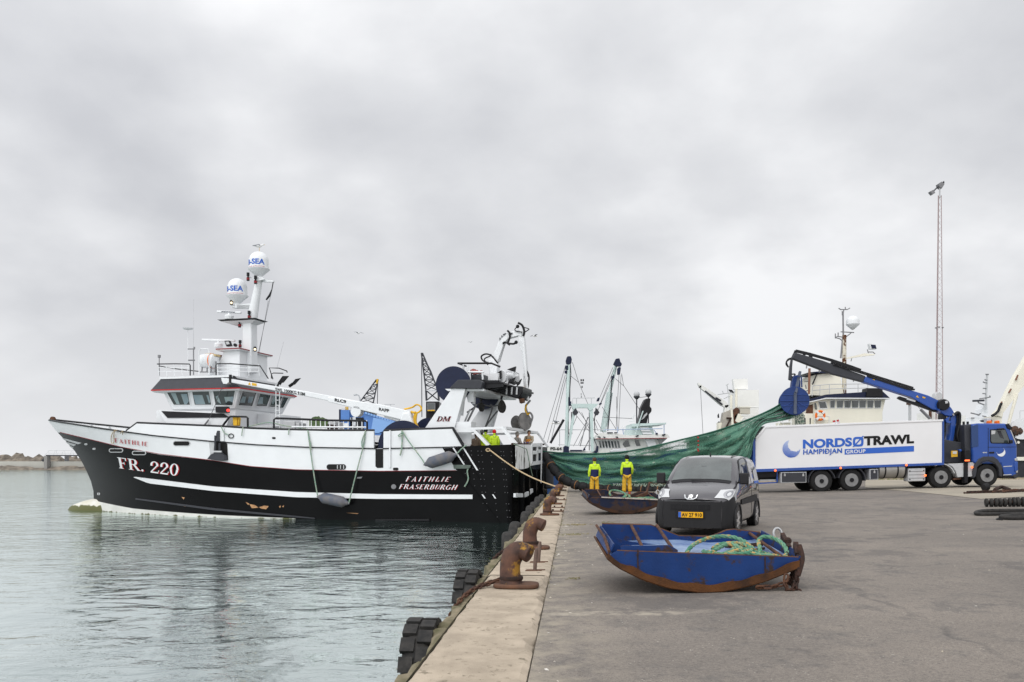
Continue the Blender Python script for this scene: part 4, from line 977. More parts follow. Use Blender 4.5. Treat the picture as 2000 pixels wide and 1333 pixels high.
b=MB();b.box(ua-1.15,ua-.02,-3.6,3.2,zB_-.22,zB_-.12);b.build('aft_platform',MT['black'],ship)
b=MB();b.prism([SL(x,y,1.5)for x,y in((975,752),(1021,755),(1020,768),(1012,779),(985,772),(968,764))],(0,-2.2,0));b.build('winch_housing',MT['black'],ship,bevel=.05)
for x in(990,1000,1010):
 b=MB();b.tube([SL(x,757,1.6),SL(x-1,771,1.6)],.05,6);b.build('hydraulic_pipe',MT['lgrey'],ship)
b=MB();b.prism([SL(x,y,1.2)for x,y in((1013,779),(1022,778),(1022,786),(1015,788))],(0,-.4,0));b.build('rusty_lug',MT['rust'],ship)
b=MB();c=SL(886,752,2.9);b.lathe([(.05,0),(1.0,0),(1.0,.1),(.05,.1)],c,(0,1,0),40);b.lathe([(.4,-5.6),(.4,0)],c,(0,1,0),20);b.lathe([(.05,-5.7),(1.0,-5.7),(1.0,-5.6),(.05,-5.6)],c,(0,1,0),40);b.build('net_drum',MT['navy'],ship,smooth=True)
rail([(894,710),(960,710),(977,717)],1.0,MT['black'],.06);rail([(894,710),(913,716.5)],2.6,MT['black'],.05)
b=MB()
for x in(905,913,905.5):b.tube([SL(x,710+(x-894)*.2,2.6),SL(x,742,2.6)],.06,6)
b.tube([SL(893,727,2.6),SL(945,727,2.6)],.06,6);b.tube([SL(918,727,2.6),SL(918,742,2.6)],.05,6);b.tube([SL(942,727,2.6),SL(943,742,2.6)],.05,6);b.build('railing',gw,ship)
b=MB();b.box(SL(943,0,2.2).x,SL(917,0,2.2).x,1.2,2.2,SL(930,742,2.2).z,SL(930,732,2.2).z);b.build('gear_crate',MT['dgrey'],ship)
b=MB();r0=random.Random(8)
for i in range(26):b.ball(SL(919+22*r0.random(),731-7*r0.random(),2.1-.7*r0.random()),.075+.05*r0.random(),6)
b.build('net_float',mat('red_net_floats',(.45,.05,.03,1),.6,col2=(.1,.09,.09,1),vscale=7),ship)
b=MB();b.lathe([(.05,0),(.2,.02),(.2,.25)],SL(905,736,2.7),(0,1,0),14);lt=b.build('work_lamp',MT['black'],ship)
b=MB();b.lathe([(.01,.26),(.14,.262)],SL(905,736,2.7),(0,1,0),14);b.build('lens',MT['lgrey'],lt)
b=MB();b.prism([SL(x,y,1.0)for x,y in((946,730),(975,729),(976,743),(946,743))],(0,-1.2,0));b.build('crane_plinth',gw,ship)
b=MB();b.prism([SL(x,y,.3)for x,y in((979,727),(1000,724),(1002,743),(990,748),(980,742))],(0,-1.6,0));b.build('winch_casing',MT['lgrey'],ship)
b=MB();b.lathe([(.05,0),(.36,0),(.36,.1),(.2,.12),(.2,.7),(.36,.72),(.36,.8),(.05,.8)],SL(980,736,.8),(-.5,-.8,.1),20);b.build('winch_drum',gw,ship)
for pts in(((990,722),(1007,716),(1005,727),(996,724)),((993,744),(1006,737),(1001,746),(992,750)),((1009,750),(1018,740),(1014,750),(1009,754)),((972,728),(978,724),(978,738),(973,745))):
 b=MB();b.prism([SL(x,y,1.0)for x,y in pts],(0,-.2,0));b.build('floodlight',MT['black'],ship)
for pts in(((1003,727),(1013,732),(1012,736),(1003,734)),((985,737),(990,752),(994,752),(989,735))):
 b=MB();b.prism([SL(x,y,.8)for x,y in pts],(0,-.2,0));b.build('bracket',gw,ship)
VK=-.4
kc=MB();kc.prism([SL(x,y,VK+.31)for x,y in((953,702),(962,699),(972,712),(970,731),(955,731))],(0,-.6,0));kc.build('knuckle_crane_column',gw,ship,bevel=.05)
b=MB();b.prism([SL(x,y,VK+.2)for x,y in((959,702),(979,655),(990,649),(992,662),(984,672),(971,709))],(0,-.4,0));kb=b.build('knuckle_crane_boom',gw,ship,bevel=.03)
b=MB();b.prism([SL(x,y,VK+.2)for x,y in((981,653),(1012,644.5),(1019,648),(1019,658),(1012,656),(990,662))],(0,-.37,0));b.xf(lambda v:v+Vector((0,-.015,0)));b.build('knuckle_crane_boom',gw,ship,bevel=.03)
b=MB();b.tube([SL(973,706,VK),SL(983,671,VK)],.13,10);b.build('crane_ram',MT['lgrey'],kb,smooth=True)
b=MB();b.tube([SL(978,688,VK),SL(985,670,VK),SL(990,661,VK)],.06,8);b.build('crane_ram',MT['dgrey'],kb,smooth=True)
b=MB();b.prism([SL(x,y,VK+.155)for x,y in((1012,650),(1021,648),(1024,665),(1030,735),(1024,737),(1019,690),(1013,672))],(0,-.36,0));ka=b.build('knuckle_crane_arm',gw,ship,bevel=.02)
b=MB();b.tube([SL(1022,664,VK+.25),SL(1031,781,VK+.25)],.075,8);b.tube([SL(1025,730,VK),SL(1029,782,VK)],.12,8);b.build('arm_extension',gw,ka)
b=MB();b.tube(catmull([SL(x,y,VK+.1)for x,y in((1025,737),(1028,725),(1033,735),(1032,752),(1029,768),(1031,778))],5),.05,6);b.build('hydraulic_hose',MT['black'],ka,smooth=True)
b=MB();b.prism([SL(x,y,VK+.25)for x,y in((1021.5,756),(1024.5,756),(1024.5,770),(1022,769))],(0,.05,0));b.build('warning_label',MT['yellow'],ka)
for pts,r in((((963,711),(945,706),(940,697),(948,692),(958,694),(966,702),(972,710)),.05),(((953,713),(946,702),(957,696),(959,692)),.04),(((1012,631),(1020,636),(1024,648),(1022,657)),.07),(((1013,636),(1006,643),(1008,647),(1020,649)),.03),(((1024,640),(1033,643),(1030,646),(1024,650)),.03),(((991,646),(996,652),(995,662),(992,671),(996,674)),.06),(((982,672),(986,669),(993,671),(1003,672),(1008,669)),.06)):
 b=MB();b.tube(catmull([SL(x,y,VK+.25)for x,y in pts],5),r,6);b.build('hydraulic_hose',MT['black'],kb,smooth=True)
for x,y in((1011,638),(1008,669)):
 b=MB();b.ball(SL(x,y,VK+.3),.11,8);b.build('crane_fitting',MT['black'],kb)
vs,fs=sans('RAPP',.03)
b=MB();pth=[SL(x,y,VK+.215)for x,y in((976.5,666),(979.5,660),(983,656),(988.5,653.5))]
b.add([SL(interp(a,[(0,976),(.35,979.5),(.7,984),(1,988.5)])-0.5*(1-a)*c*2-1.5*c*0,interp(a,[(0,667),(.35,661),(.7,657.5),(1,656)])-5.5*c,VK+.215)for a,c in vs],fs);b.build('lettering',MT['dgrey'],kb)
b=MB();b.prism([SL(x,y,VK+.215)for x,y in((993,652.5),(1001,650),(1001,653),(993,655))],(0,.005,0));b.build('label_strip',MT['dgrey'],kb)
b=MB();ax=Vector((-.85,.5,.1)).normalized();c=SL(1018,825,VK+.1)
b.lathe([(.04,-.16),(.40,-.10),(.44,0),(.30,.08),(.12,.16),(.10,.42),(.3,.52),(.52,.6),(.50,.7),(.04,.72)],c-ax*.35+Vector((0,0,0)),ax,28);pb=b.build('power_block',mat('worn_grey_sheave',(.10,.10,.10,1),.55,col2=(.24,.23,.22,1),vscale=1.5),ship,smooth=True)
b=MB();b.tube(catmull([SL(x,y,VK)for x,y in((1036,782),(1031,788),(1027,794),(1030,806),(1036,807),(1040,815),(1036,828))],5),.06,8);b.build('hanger',MT['mgrey'],pb)
b=MB();b.tube(catmull([SL(x,y,VK+.1)for x,y in((1029,790),(1026,800),(1030,810),(1034,807))],5),.05,6);b.build('yellow_hose',MT['yellow'],pb)
def pulley(x,y,v,w,h):
 b=MB();n=16;pts=[]
 for k in range(n):
  a=2*PI*k/n;pts.append(SL(x+w/2*math.sin(a)*(1-.35*max(0,math.cos(a))),y-h/2*math.cos(a),v))
 b.prism(pts,(0,-.28,0));o=b.build('pulley_block',MT['rubber'],ship,bevel=.03)
 b=MB();b.tube([SL(x,y-h/2,v-.14),SL(x+1,y-h/2-7,v-.14)],.07,8);b.build('shackle',MT['black'],o)
pulley(939,795,1.2,10,19);pulley(979,794,1.0,15,26)
for pts in(((936,788),(925,797),(912,806)),((945,791),(958,794),(974,792)),((972,803),(962,815),(949,833)),((958,790),(961,800),(948,834))):
 b=MB();b.tube(catmull([SL(x,y,1.0)for x,y in pts],4),.045,6);b.build('warp_wire',MT['wire'],ship)
for pts,r,m in((((905,772),(901,812)),.12,gw),(((904,778),(893,812)),.05,MT['mgrey']),(((912,762),(926,770),(925,790)),.1,gw),(((930,790),(912,826)),.06,MT['mgrey']),(((918,800),(905,830)),.05,MT['lgrey'])):
 b=MB();b.tube([SL(x,y,2.2)for x,y in pts],r,8);b.build('strut',m,ship)
b=MB();b.prism([SL(x,y,2.9)for x,y in((909,765),(925,763),(925,785),(914,786))],(0,-.3,0));b.build('bracket',gw,ship)
b=MB();b.prism([SL(x,y,3.5)for x,y in((886,824),(920,824),(920,840),(886,840))],(0,-.9,0));lk=b.build('deck_locker',gw,ship)
b=MB();b.prism([SL(x,y,3.51)for x,y in((888,826),(890.5,826),(890.5,834),(888,834))],(0,.012,0));b.build('handle',MT['black'],lk)
b=MB();b.prism([SL(x,y,3.6)for x,y in((891,843),(920,842.5),(920,868.5),(904,869.5))],(0,-.1,0));b.build('screen_plate',gw,ship)
sq=.24
def bar(p,q,v,name='rail_frame',w=sq):
 b=MB();b.obox(SL(*p,v),SL(*q,v),w*.5,w,(0,1,0));return b.build(name,gw,ship)
for v in(3.9,):
 bar((886,839),(985,836),v);bar((924,838),(955,871),v,w=.3);bar((982,836),(1008,868),v,w=.3);bar((886,843),(925,842.5),v)
for v in(-3.7,):
 p=[Vector((q.x,v,q.z))for q in(SL(886,839,3.9),SL(985,836,3.9),SL(1008,868,3.9))]
 b=MB();b.obox(p[0],p[1],.12,.26,(0,1,0));b.build('rail_frame',gw,ship);b=MB();b.obox(p[1],p[2],.12,.22,(0,1,0));b.build('rail_frame',gw,ship)
pm=SL(983,836,3.9);b=MB();b.obox((pm.x,3.8,pm.z),(pm.x,-3.6,pm.z),.22,.14);b.build('rail_frame',gw,ship)
# vessels and cranes behind
def pr(b,pts,Y,depth):
 """pixel polygon at distance Y with real depth behind it"""
 b.prism([P(x,y,Y)for x,y in pts],(0,depth,0));return b
def part(name,m,par,*polys,bevel=0.0):
 o=None
 for pts,Y,d in polys:b=MB();pr(b,pts,Y,d);q=b.build(name,m,par,bevel=bevel);o=o or q
 return o
def lines(name,m,par,Y,r,*pls,n=6):
 b=MB()
 for pl in pls:
  b.tube([P(x,y,Y)for x,y in pl],r,n)
  if name in SEP:o=b.build(name,m,par,smooth=n>6);b=MB()
 return o if name in SEP else b.build(name,m,par,smooth=n>6)
SEP=('stay','pole_fitting','antenna','hose','strut','crane_ram','derrick_pipe','mast_arm','radar_post','boom_pipe','arm_stay','mast')
def rect(x0,y0,x1,y1):return[(x0,y0),(x1,y0),(x1,y1),(x0,y1)]
# beam trawler with two derricks
Y=78.0
bt=thing('beam_trawler','beam trawler with two pale green derricks and a black funnel behind the net','trawler',P(1190,970,Y))
mint=mat('pale_mint_paint',(0.55,0.66,0.64,1),.5,var=.12,vscale=.6)
hullb=mat('deep_blue_hull',(0.016,0.045,0.13,1),.45,var=.2,vscale=.4)
b=MB();xa,xb=P(1060,0,Y).x,P(1390,0,Y).x;rws=[]
for z in(WATER-.3,-.4,.6,P(0,884,Y).z):
 f=(z-WATER)/4.0;row=[]
 for i in range(25):
  t=i/24;x=xa+(xb+.6*f-xa)*t;w=3.6*(1-max(0,(t-.62)/.38)**2.2)
  row.append(Vector((x,Y-w*(.9+.1*f)+3.6,z+(max(0,t-.5)**2)*3*f)))
 rws.append(row)
b.grid(rws);far=[[Vector((p.x,2*(Y+3.6)-p.y,p.z))for p in r]for r in rws];b.grid(far)
b.build('hull',hullb,bt,smooth=True)
part('bulwark',MT['white_old'],bt,(rect(1069,873,1100,886),Y-.1,.15),(rect(1100,881,1165,886),Y-.1,.15))
vs,fs=sans('P0-64',.03);b=MB();b.add([P(1075+22*x,880-6.5*y,Y-.14)for x,y in vs],fs);b.build('lettering',MT['black'],bt)
lines('derrick',mint,bt,Y,.17,[(1106,875),(1108.5,790),(1111,708)],n=10);lines('derrick',mint,bt,Y+.6,.3,[(1178,844),(1191,767)],n=10);lines('derrick',mint,bt,Y+.6,.16,[(1190,772),(1203,712)],n=10)
lines('derrick_pipe',MT['dgrey'],bt,Y+.3,.06,[(1105,872),(1107.5,720)],[(1187,842),(1193,780),(1195,735)])
for q in(([(1105,705),(1107,698),(1109,696),(1115,696),(1117,702),(1116,710),(1110,713),(1106,711)]),[(1198,712),(1203,701),(1210,700),(1212,707),(1215,711),(1213,716),(1204,716)],[(1104,714),(1110,714),(1110,723),(1104,722)],[(1103,724),(1108,724),(1107,730),(1103,729)],[(1206,720),(1209,717),(1213,718),(1211,732),(1206,732)],[(1194,738),(1199,731),(1200,738),(1196,743)],[(1110,776),(1113,776),(1113,786),(1110,785)],[(1110,785),(1116,784),(1116,793),(1110,793)],[(1165,784),(1168,777),(1172,777),(1170,784)],[(1170,789),(1174,786),(1176,789),(1172,792)]):
 part('tackle_block',MT['navy'],bt,(q,Y-.2,.4),bevel=.04)
lines('stay',MT['wire'],bt,Y,.022,[(1104,716),(1060,864)],[(1104,733),(1069,865)],[(1106,738),(1076,862)],[(1118,708),(1130,747)],[(1115,735),(1130,747),(1148,789),(1168,842)],[(1197,718),(1168,785)],[(1199,722),(1172,790)],[(1197,735),(1152,838)],[(1202,740),(1219,755),(1250,802)],[(1214,730),(1218,754)],[(1209,733),(1203,842)],[(1213,733),(1208,842)],[(1204,775),(1206,845)],[(1130,803),(1150,830),(1166,872)],[(1127,813),(1103,872)],[(1150,815),(1120,872)],[(1147,830),(1130,869)],[(1164,820),(1196,878)],[(1176,795),(1204,840)],[(1248,777),(1264,775)],[(1176,815),(1235,818)],[(1124,810),(1150,842)],[(1136,806),(1166,872)],n=4)
lines('hose',MT['black'],bt,Y-.1,.045,[(1115,795),(1109,808),(1110,845),(1113,852),(1117,848),(1116,805)],[(1164,797),(1161,820),(1162,845),(1170,852)],[(1114,712),(1115,730),(1113,760),(1113,790)])
part('gantry_leg',mint,bt,([(1120,795),(1126,795),(1112,877),(1108,877)],Y-.3,.5));part('gantry_leg',mint,bt,([(1151,794),(1158,794),(1160,883),(1155,883)],Y-.3,.5))
part('gantry_beam',mint,bt,([(1115,789),(1169,789),(1165,794),(1158,799),(1152,803),(1148,797),(1128,797),(1124,801),(1119,799)],Y-.35,.6))
lines('railing',MT['lgrey'],bt,Y,.035,[(1118,789),(1119,778),(1162,777.5)],[(1126,789),(1126,778)],[(1155,789),(1155,778)],[(1135,777),(1135,770)],[(1093,840),(1180,839.5)],[(1090,869),(1160,871)],[(1093,872),(1093,840)])
part('trawl_block',MT['dgrey'],bt,([(1118,806),(1124,797),(1130,806),(1126,811),(1121,811)],Y-.4,.3),([(1160,806),(1166,798),(1171,806),(1168,811),(1163,812)],Y-.4,.3))
part('mast_light',MT['black'],bt,(rect(1134,741,1136.5,745),Y,.2),(rect(1138,741,1140.5,745),Y,.2),(rect(1134,747,1140,749.5),Y,.2),(rect(1136,754,1138,758),Y,.2),(rect(1134.5,769,1136,772),Y,.2),(rect(1134.5,774,1136.5,777),Y,.2))
lines('boom',MT['black'],bt,Y-.6,.13,[(1075,866),(1101,820)]);lines('ladder',MT['mgrey'],bt,Y-.2,.05,[(1151,806),(1151,880)],[(1148,815),(1133,872)],[(1153,855),(1141,878)])
part('winch',MT['navy'],bt,([(1101,873),(1104,871),(1111,873),(1112,885),(1100,885)],Y-.4,.8),([(1158,883),(1164,880),(1166,871),(1169,872),(1168,883),(1164,886)],Y-.4,.8),([(1138,881),(1142,874),(1144,880)],Y-.4,.5),(rect(1114,879,1137,882),Y-.3,.8))
hs_=part('deckhouse',MT['white_old'],bt,([(1167,858),(1250,857),(1283,857),(1290,874),(1290,890),(1166,890)],Y-.2,5.5))
part('upper_deck',MT['white_old'],bt,([(1163,857),(1172,846),(1205,847),(1228,851),(1280,849),(1303,848),(1309,855),(1303,856)],Y-.9,6.5))
part('deck_edge',MT['dred'],bt,([(1164,857),(1303,855.6),(1303,856.8),(1164,858.2)],Y-.95,.05))
for i in range(7):
 f=part('window',MT['white'],bt,([(1168.6+6.0*i,861),(1173.4+6.0*i,861),(1176+6.0*i,876),(1171.2+6.0*i,876)],Y-.24,.05));part('pane',MT['glass'],f,([(1169.2+6.0*i,862),(1172.8+6.0*i,862),(1175.4+6.0*i,875),(1171.8+6.0*i,875)],Y-.27,.05))
part('window',MT['glass'],bt,([(1216,868),(1221,861),(1227,860),(1231,872),(1220,873.5)],Y-.26,.05));part('window',MT['glass'],bt,([(1239,860),(1247,859.5),(1251,871),(1243,871.5)],Y-.26,.05))
part('door',MT['white'],bt,([(1260,858),(1278,858),(1283,873),(1266,873)],Y-.5,.3));part('door_sill',MT['dred'],bt,(rect(1266,873,1281,876),Y-.5,.3));part('stern_strut',MT['lgrey'],bt,([(1284,857),(1303,857),(1293,866),(1294,874),(1290,874),(1286,865)],Y-.1,.3))
part('rescue_boat',mat('pale_grey_boat',(.55,.56,.58,1),.5),bt,([(1191,884),(1194,879),(1200,877),(1224,876),(1228,884)],Y-.8,.6),bevel=.1)
part('top_house',mint,bt,([(1225,851),(1230,838),(1236,828),(1272,829),(1279,849)],Y+.2,3.5));part('top_roof',mint,bt,([(1235,828),(1301,826),(1301,829),(1262,832),(1235,834)],Y-.3,4.5))
for i in range(3):part('roof_step',MT['white'],bt,([(1248+i*3,834+5.5*i),(1266+i*3,834+5.5*i),(1268+i*3,837.5+5.5*i),(1250+i*3,837.5+5.5*i)],Y,.3))
part('funnel',MT['black'],bt,([(1246,828),(1251,808),(1252,797),(1261,779),(1271,778),(1269.5,795),(1273,797),(1273,804),(1266,812),(1263.5,829)],Y-.1,1.4),bevel=.1)
part('funnel_stripe',MT['lgrey'],bt,([(1252,821),(1258,811),(1264,806),(1264,810),(1257,818)],Y-.13,.02));part('funnel_brace',mint,bt,([(1239,848),(1255,803),(1257,803),(1242,848)],Y-.4,.1))
for x,y in((1243.5,770.5),(1266.3,766)):
 b=MB();b.ball(P(x,y,Y),.29,14);o=b.build('satellite_dome',MT['lgrey'],bt,smooth=True)
 b=MB();b.lathe([(.08,-.2),(.28,.0),(.29,.1)],P(x,y+6,Y),n=12);b.tube([P(x,y+6,Y),P(x,828,Y)],.06,6);b.build('dome_post',MT['dgrey'],o)
lines('railing',mat('pale_blue_rail',(.35,.42,.55,1),.5),bt,Y-.6,.045,[(1178,842),(1180,840),(1235,839),(1294,837.5)],[(1277,840),(1284,849)],[(1297,830),(1297,848)],[(1206,834),(1206,846)],[(1216,838),(1218,850)])
part('deck_fitting',MT['dgrey'],bt,(rect(1186,844.5,1197,846.5),Y-1,.2),(rect(1200,844.5,1206,846.5),Y-1,.2),([(1241,852),(1246,849.5),(1248,851),(1244,854)],Y-1,.2),([(1293,849),(1300,847.5),(1298,851.5),(1294,852)],Y-1,.2),([(1167,852),(1173,853.5),(1173,856),(1169,855)],Y-1.0,.2),([(1178,853),(1182,853.5),(1183,856),(1180,855.5)],Y-1.0,.2),([(1202,853),(1206,853),(1208,855.5),(1204,855.5)],Y-1.0,.2))
lines('antenna',MT['white'],bt,Y,.04,[(1227,824),(1240,822)],[(1232,816),(1241,811)],[(1236,819),(1239,807)],[(1184,843),(1184,834)],[(1213,834),(1221,834)],[(1218,834),(1217,843)])
part('rescue_bundle',MT['navy'],bt,(rect(1281,846,1285,849),Y-1,.3))
# cream trawler at the far quay edge
Y=68.0
dt=thing('cream_trawler','rust streaked cream trawler with a navy wheelhouse visor behind the white truck box','trawler',P(1570,970,Y))
cr=MT['cream']
b=MB();xa,xb=P(1385,0,Y).x,P(1775,0,Y).x;rws=[]
for z in(WATER-.3,-.2,1.0,P(0,868,Y).z,P(0,848,Y).z):
 f=(z-WATER)/5.0;row=[]
 for i in range(25):
  t=i/24;x=xa+(xb+1.5*f-xa)*t;w=3.8*(1-max(0,(t-.6)/.4)**2)
  row.append(Vector((x,Y+3.8-w,z+max(0,t-.6)**2*4*f)))
 rws.append(row)
b.grid(rws);b.grid([[Vector((p.x,2*(Y+3.8)-p.y,p.z))for p in r]for r in rws]);b.build('hull',mat('green_hull',(.02,.06,.05,1),.5,var=.3),dt,smooth=True)
part('bulwark',cr,dt,(rect(1400,842,1600,862),Y-.06,.15))
part('wheelhouse',cr,dt,([(1580,783),(1614,779),(1730,779),(1724,806),(1724,862),(1578,862)],Y,5.0),bevel=.05)
part('visor',MT['navy'],dt,([(1578,785),(1614,777),(1738,777.5),(1724,764.5),(1696,765.5),(1614,771),(1580,781)],Y-.45,5.9));part('visor_edge',MT['white'],dt,([(1578,785.3),(1614,777.2),(1741,777.7),(1741,779.4),(1614,779.2),(1578,787)],Y-.55,6.1))
part('funnel_box',MT['black'],dt,([(1694,758.5),(1724,758.5),(1724,775),(1692,775)],Y-.6,1.0))
wx=[(1622,1631),(1635,1647),(1650,1662),(1664.5,1677),(1679,1691.5),(1694.5,1706),(1709,1721)]
for a,c in wx:
 f=part('window',MT['white'],dt,([(a-.8,782),(c+.8,781.6),(c-.6,798),(a-1,798)],Y-.04,.06));part('pane',MT['glass'],f,([(a,783.2),(c,782.8),(c-1.2,796.5),(a,796.5)],Y-.06,.04))
f=part('window',MT['white'],dt,([(1598,784.5),(1613,784),(1617,799),(1601,799.5)],Y-.04,.06));part('pane',MT['glass'],f,([(1599.5,785.8),(1612,785.4),(1615.5,797),(1602,797.5)],Y-.06,.04))
part('window',MT['glass'],dt,([(1591,788),(1594,787),(1596,800),(1592,800)],Y-.05,.05));part('door',MT['rust'],dt,([(1577,792),(1588,790),(1588,812),(1574,812)],Y-.2,.15))
part('side_house',cr,dt,([(1568,808),(1588,808),(1590,862),(1568,862)],Y-.3,.4));part('door_slot',MT['dgrey'],dt,(rect(1571.5,817,1573.5,829),Y-.33,.05),(rect(1581.5,817,1583.5,829),Y-.33,.05))
part('upper_house',cr,dt,([(1585,772),(1594,732),(1627,729),(1640,733),(1648,770),(1640,775)],Y+.6,3.2));part('upper_roof',MT['navy'],dt,([(1580,727.5),(1603,725.5),(1627,723),(1627,730),(1600,729)],Y+.3,3.6));part('roof_brace',MT['black'],dt,([(1595,731),(1586,751),(1588,752),(1597,731)],Y+.4,.1))
rm=mat('rust_streaked_mast',(.62,.58,.48,1),.7,rust=.55,rscale=1.6)
lines('mast',rm,dt,Y+1,.17,[(1649,772),(1649,655)],n=10);lines('mast',MT['mgrey'],dt,Y+1,.07,[(1647,657),(1646.5,612)],[(1642,700),(1646,660)],n=8)
lines('antenna',MT['mgrey'],dt,Y+1,.045,[(1638,602.5),(1642,605),(1655,605),(1660,602)],[(1647,612),(1648,606)],[(1651,600),(1651,605)],[(1645,608),(1645,616)],[(1631,661),(1635,657.5),(1648,659)],[(1632,660),(1640,662),(1645,666)],[(1631.5,660),(1631.5,652)],[(1637,658),(1637,650)],[(1642,648.5),(1668,650)],[(1653,658),(1662,651)])
c=P(1665.5,634,Y+1);b=MB();r=.52;b.lathe([(r,0)]+[(r*math.cos(a),r*.9*math.sin(a)+r*.45)for a in[PI/2*k/8 for k in range(9)]],c,n=24,caps=False);o=b.build('satellite_dome',MT['white'],dt,smooth=True)
b=MB();b.lathe([(.05,-.45),(.15,-.38),(.52,-.04),(.54,.02),(.5,.03)],c,n=24);b.build('dome_base',MT['white'],o,smooth=True)
part('yard_arm',cr,dt,([(1650,700),(1688,690.5),(1709,692),(1708,694),(1688,696),(1652,701.5)],Y+.9,.2));lines('arm_stay',MT['mgrey'],dt,Y+1,.04,[(1652,700),(1664,699),(1662,706)],[(1694,683),(1696,690)],[(1709,692),(1705,688),(1696,688)])
o=part('floodlight',MT['white'],dt,([(1698,671.5),(1710,672.5),(1713,682),(1700,682)],Y+.8,.4));part('lens',MT['navy'],o,([(1701,673.5),(1710,674),(1712,681),(1703,681)],Y+.77,.03))
lines('railing',MT['lgrey'],dt,Y-.1,.03,[(1588,754),(1620,751),(1695,750)],[(1588,763),(1620,760),(1695,758)],[(1602,753),(1601,772)],[(1620,751),(1620,770)],[(1650,750),(1650,768)],[(1676,750),(1676,766)],[(1695,750),(1695,765)],[(1587,754),(1586,775)],n=5)
lines('light_pole',mat('rusty_pole',(.24,.12,.08,1),.8),dt,Y-.2,.1,[(1581,720),(1580,770)],n=8);lines('pole_fitting',MT['mgrey'],dt,Y-.2,.05,[(1576,712),(1575,720)],[(1571,745),(1580,745)],[(1573,765),(1580,762)],[(1573,752),(1575,760)],[(1600,715),(1600,728)],[(1667,738),(1667,746)])
part('rope_chest',cr,dt,(rect(1590,820,1622,830),Y-.6,.6));lines('railing',MT['white_old'],dt,Y-.7,.05,[(1592,813),(1592,836)],[(1592,814),(1611,814)],[(1610,812),(1620,814),(1619,828)])
part('gantry_leg',mat('stone_grey_paint',(.42,.39,.34,1),.6,var=.2,rust=.2),dt,([(1408,842),(1414,806),(1426,801),(1429,824),(1427,842)],Y-.3,.8));part('gantry_face',cr,dt,([(1427,801),(1431,800),(1434,842),(1429,842)],Y-.35,.8));part('gantry_base',cr,dt,(rect(1403,826,1411,842),Y-.2,.6))
lines('strut',MT['rust_d'],dt,Y-.4,.07,[(1417,838),(1428,816)],[(1419,817),(1428,817)]);part('davit_block',MT['black'],dt,([(1402,812),(1404,808),(1405,816),(1403,817)],Y,.2),([(1402,826),(1405,823),(1407,830),(1403,829)],Y,.2))
part('crane_boom',MT['white_old'],dt,([(1363,748.5),(1365,748),(1418,785),(1424,793),(1419,797),(1408,792),(1366,756)],Y-.2,.35));lines('crane_ram',MT['dgrey'],dt,Y-.3,.07,[(1377,764),(1411,791)],[(1398,777),(1408,783)]);part('crane_column',MT['white_old'],dt,([(1416,792),(1423,791),(1424,806),(1415,806)],Y-.2,.5));part('crane_tip',MT['rust_d'],dt,(rect(1366,753.5,1370,757.5),Y-.2,.2))
lines('hoist_wire',MT['wire'],dt,Y,.018,[(1368,757),(1373,848)],n=4)
lines('mast',cr,dt,Y+1,.1,[(1428,772),(1428,800)],[(1438,760),(1438,796)],n=8);lines('antenna',MT['lgrey'],dt,Y+1,.04,[(1402,771),(1429,767)],[(1414,779),(1431,771)],[(1411,764),(1413,769)],[(1418,753),(1423,750)],[(1420,752),(1422,769)]);part('searchlight',MT['black'],dt,([(1424,761),(1430,762),(1434,768),(1428,766)],Y+1,.3))
part('aft_house',mat('pale_house_white',(.80,.80,.77,1),.5,var=.05),dt,(rect(1440,762,1482,845),Y+2.5,3),([(1432,741),(1460,740),(1461,760),(1434,761)],Y+3,.5));part('winch',MT['rust'],dt,([(1432,802),(1440,796),(1445,801),(1440,812),(1436,822),(1441,828),(1433,826)],Y-.3,.6));b=MB();b.lathe([(.05,0),(.36,0),(.36,.6),(.05,.6)],P(1443,817,Y-.3),(0,1,0),18);b.build('winch_drum',cr,dt)
part('gear_box',mat('stone_box_paint',(.5,.47,.4,1),.6),dt,([(1445,797),(1465,797),(1465,809),(1445,808)],Y-.2,.6));part('gear_box_lid',cr,dt,(rect(1445,794.5,1470,796.5),Y-.25,.7));lines('railing',MT['white_old'],dt,Y-.3,.05,[(1447,812),(1475,812)],[(1448,822),(1452,816),(1464,820)],[(1466,796),(1481,795)])
part('deck_gear',cr,dt,(rect(1521,826,1546,838),Y-.5,.8));lines('railing',MT['white_old'],dt,Y-.6,.06,[(1518,838),(1528,812),(1530,836)],[(1526,826),(1547,825)],[(1527,815),(1545,816)],[(1545,812),(1545,838)])
lb=thing('lifebuoy','orange lifebuoy hung on the cream trawler beside its brown door','lifebuoy',P(1602,812,Y-.9));b=MB();cc=P(1602,812,Y-.9);b.tube([cc+Vector((.33*math.cos(a),0,.33*math.sin(a)))for a in[2*PI*k/20 for k in range(20)]],.1,8,closed=True);b.build('ring',MT['orange'],lb,smooth=True)
b=MB()
for k in range(4):a=PI/4+PI/2*k;b.obox(cc+Vector((.22*math.cos(a),-.02,.22*math.sin(a))),cc+Vector((.45*math.cos(a),-.02,.45*math.sin(a))),.16,.24,(0,1,0))
b.build('band',MT['white'],lb)
fg=thing('flag','small red flag with a white cross above the white truck box','flag',P(1633,834,Y-2.0));Yf=Y-2.0
part('cloth',MT['red'],fg,([(1626,822),(1638,820),(1641,829),(1629,831)],Yf,.02));part('cross',MT['white'],fg,([(1626.9,825.4),(1639,823.6),(1639.8,826),(1627.6,827.6)],Yf-.012,.01),([(1631.3,821),(1633.6,820.6),(1636,830),(1633.6,830.4)],Yf-.014,.01));lines('staff',MT['white'],fg,Yf+.02,.03,[(1638,818),(1643,838)])
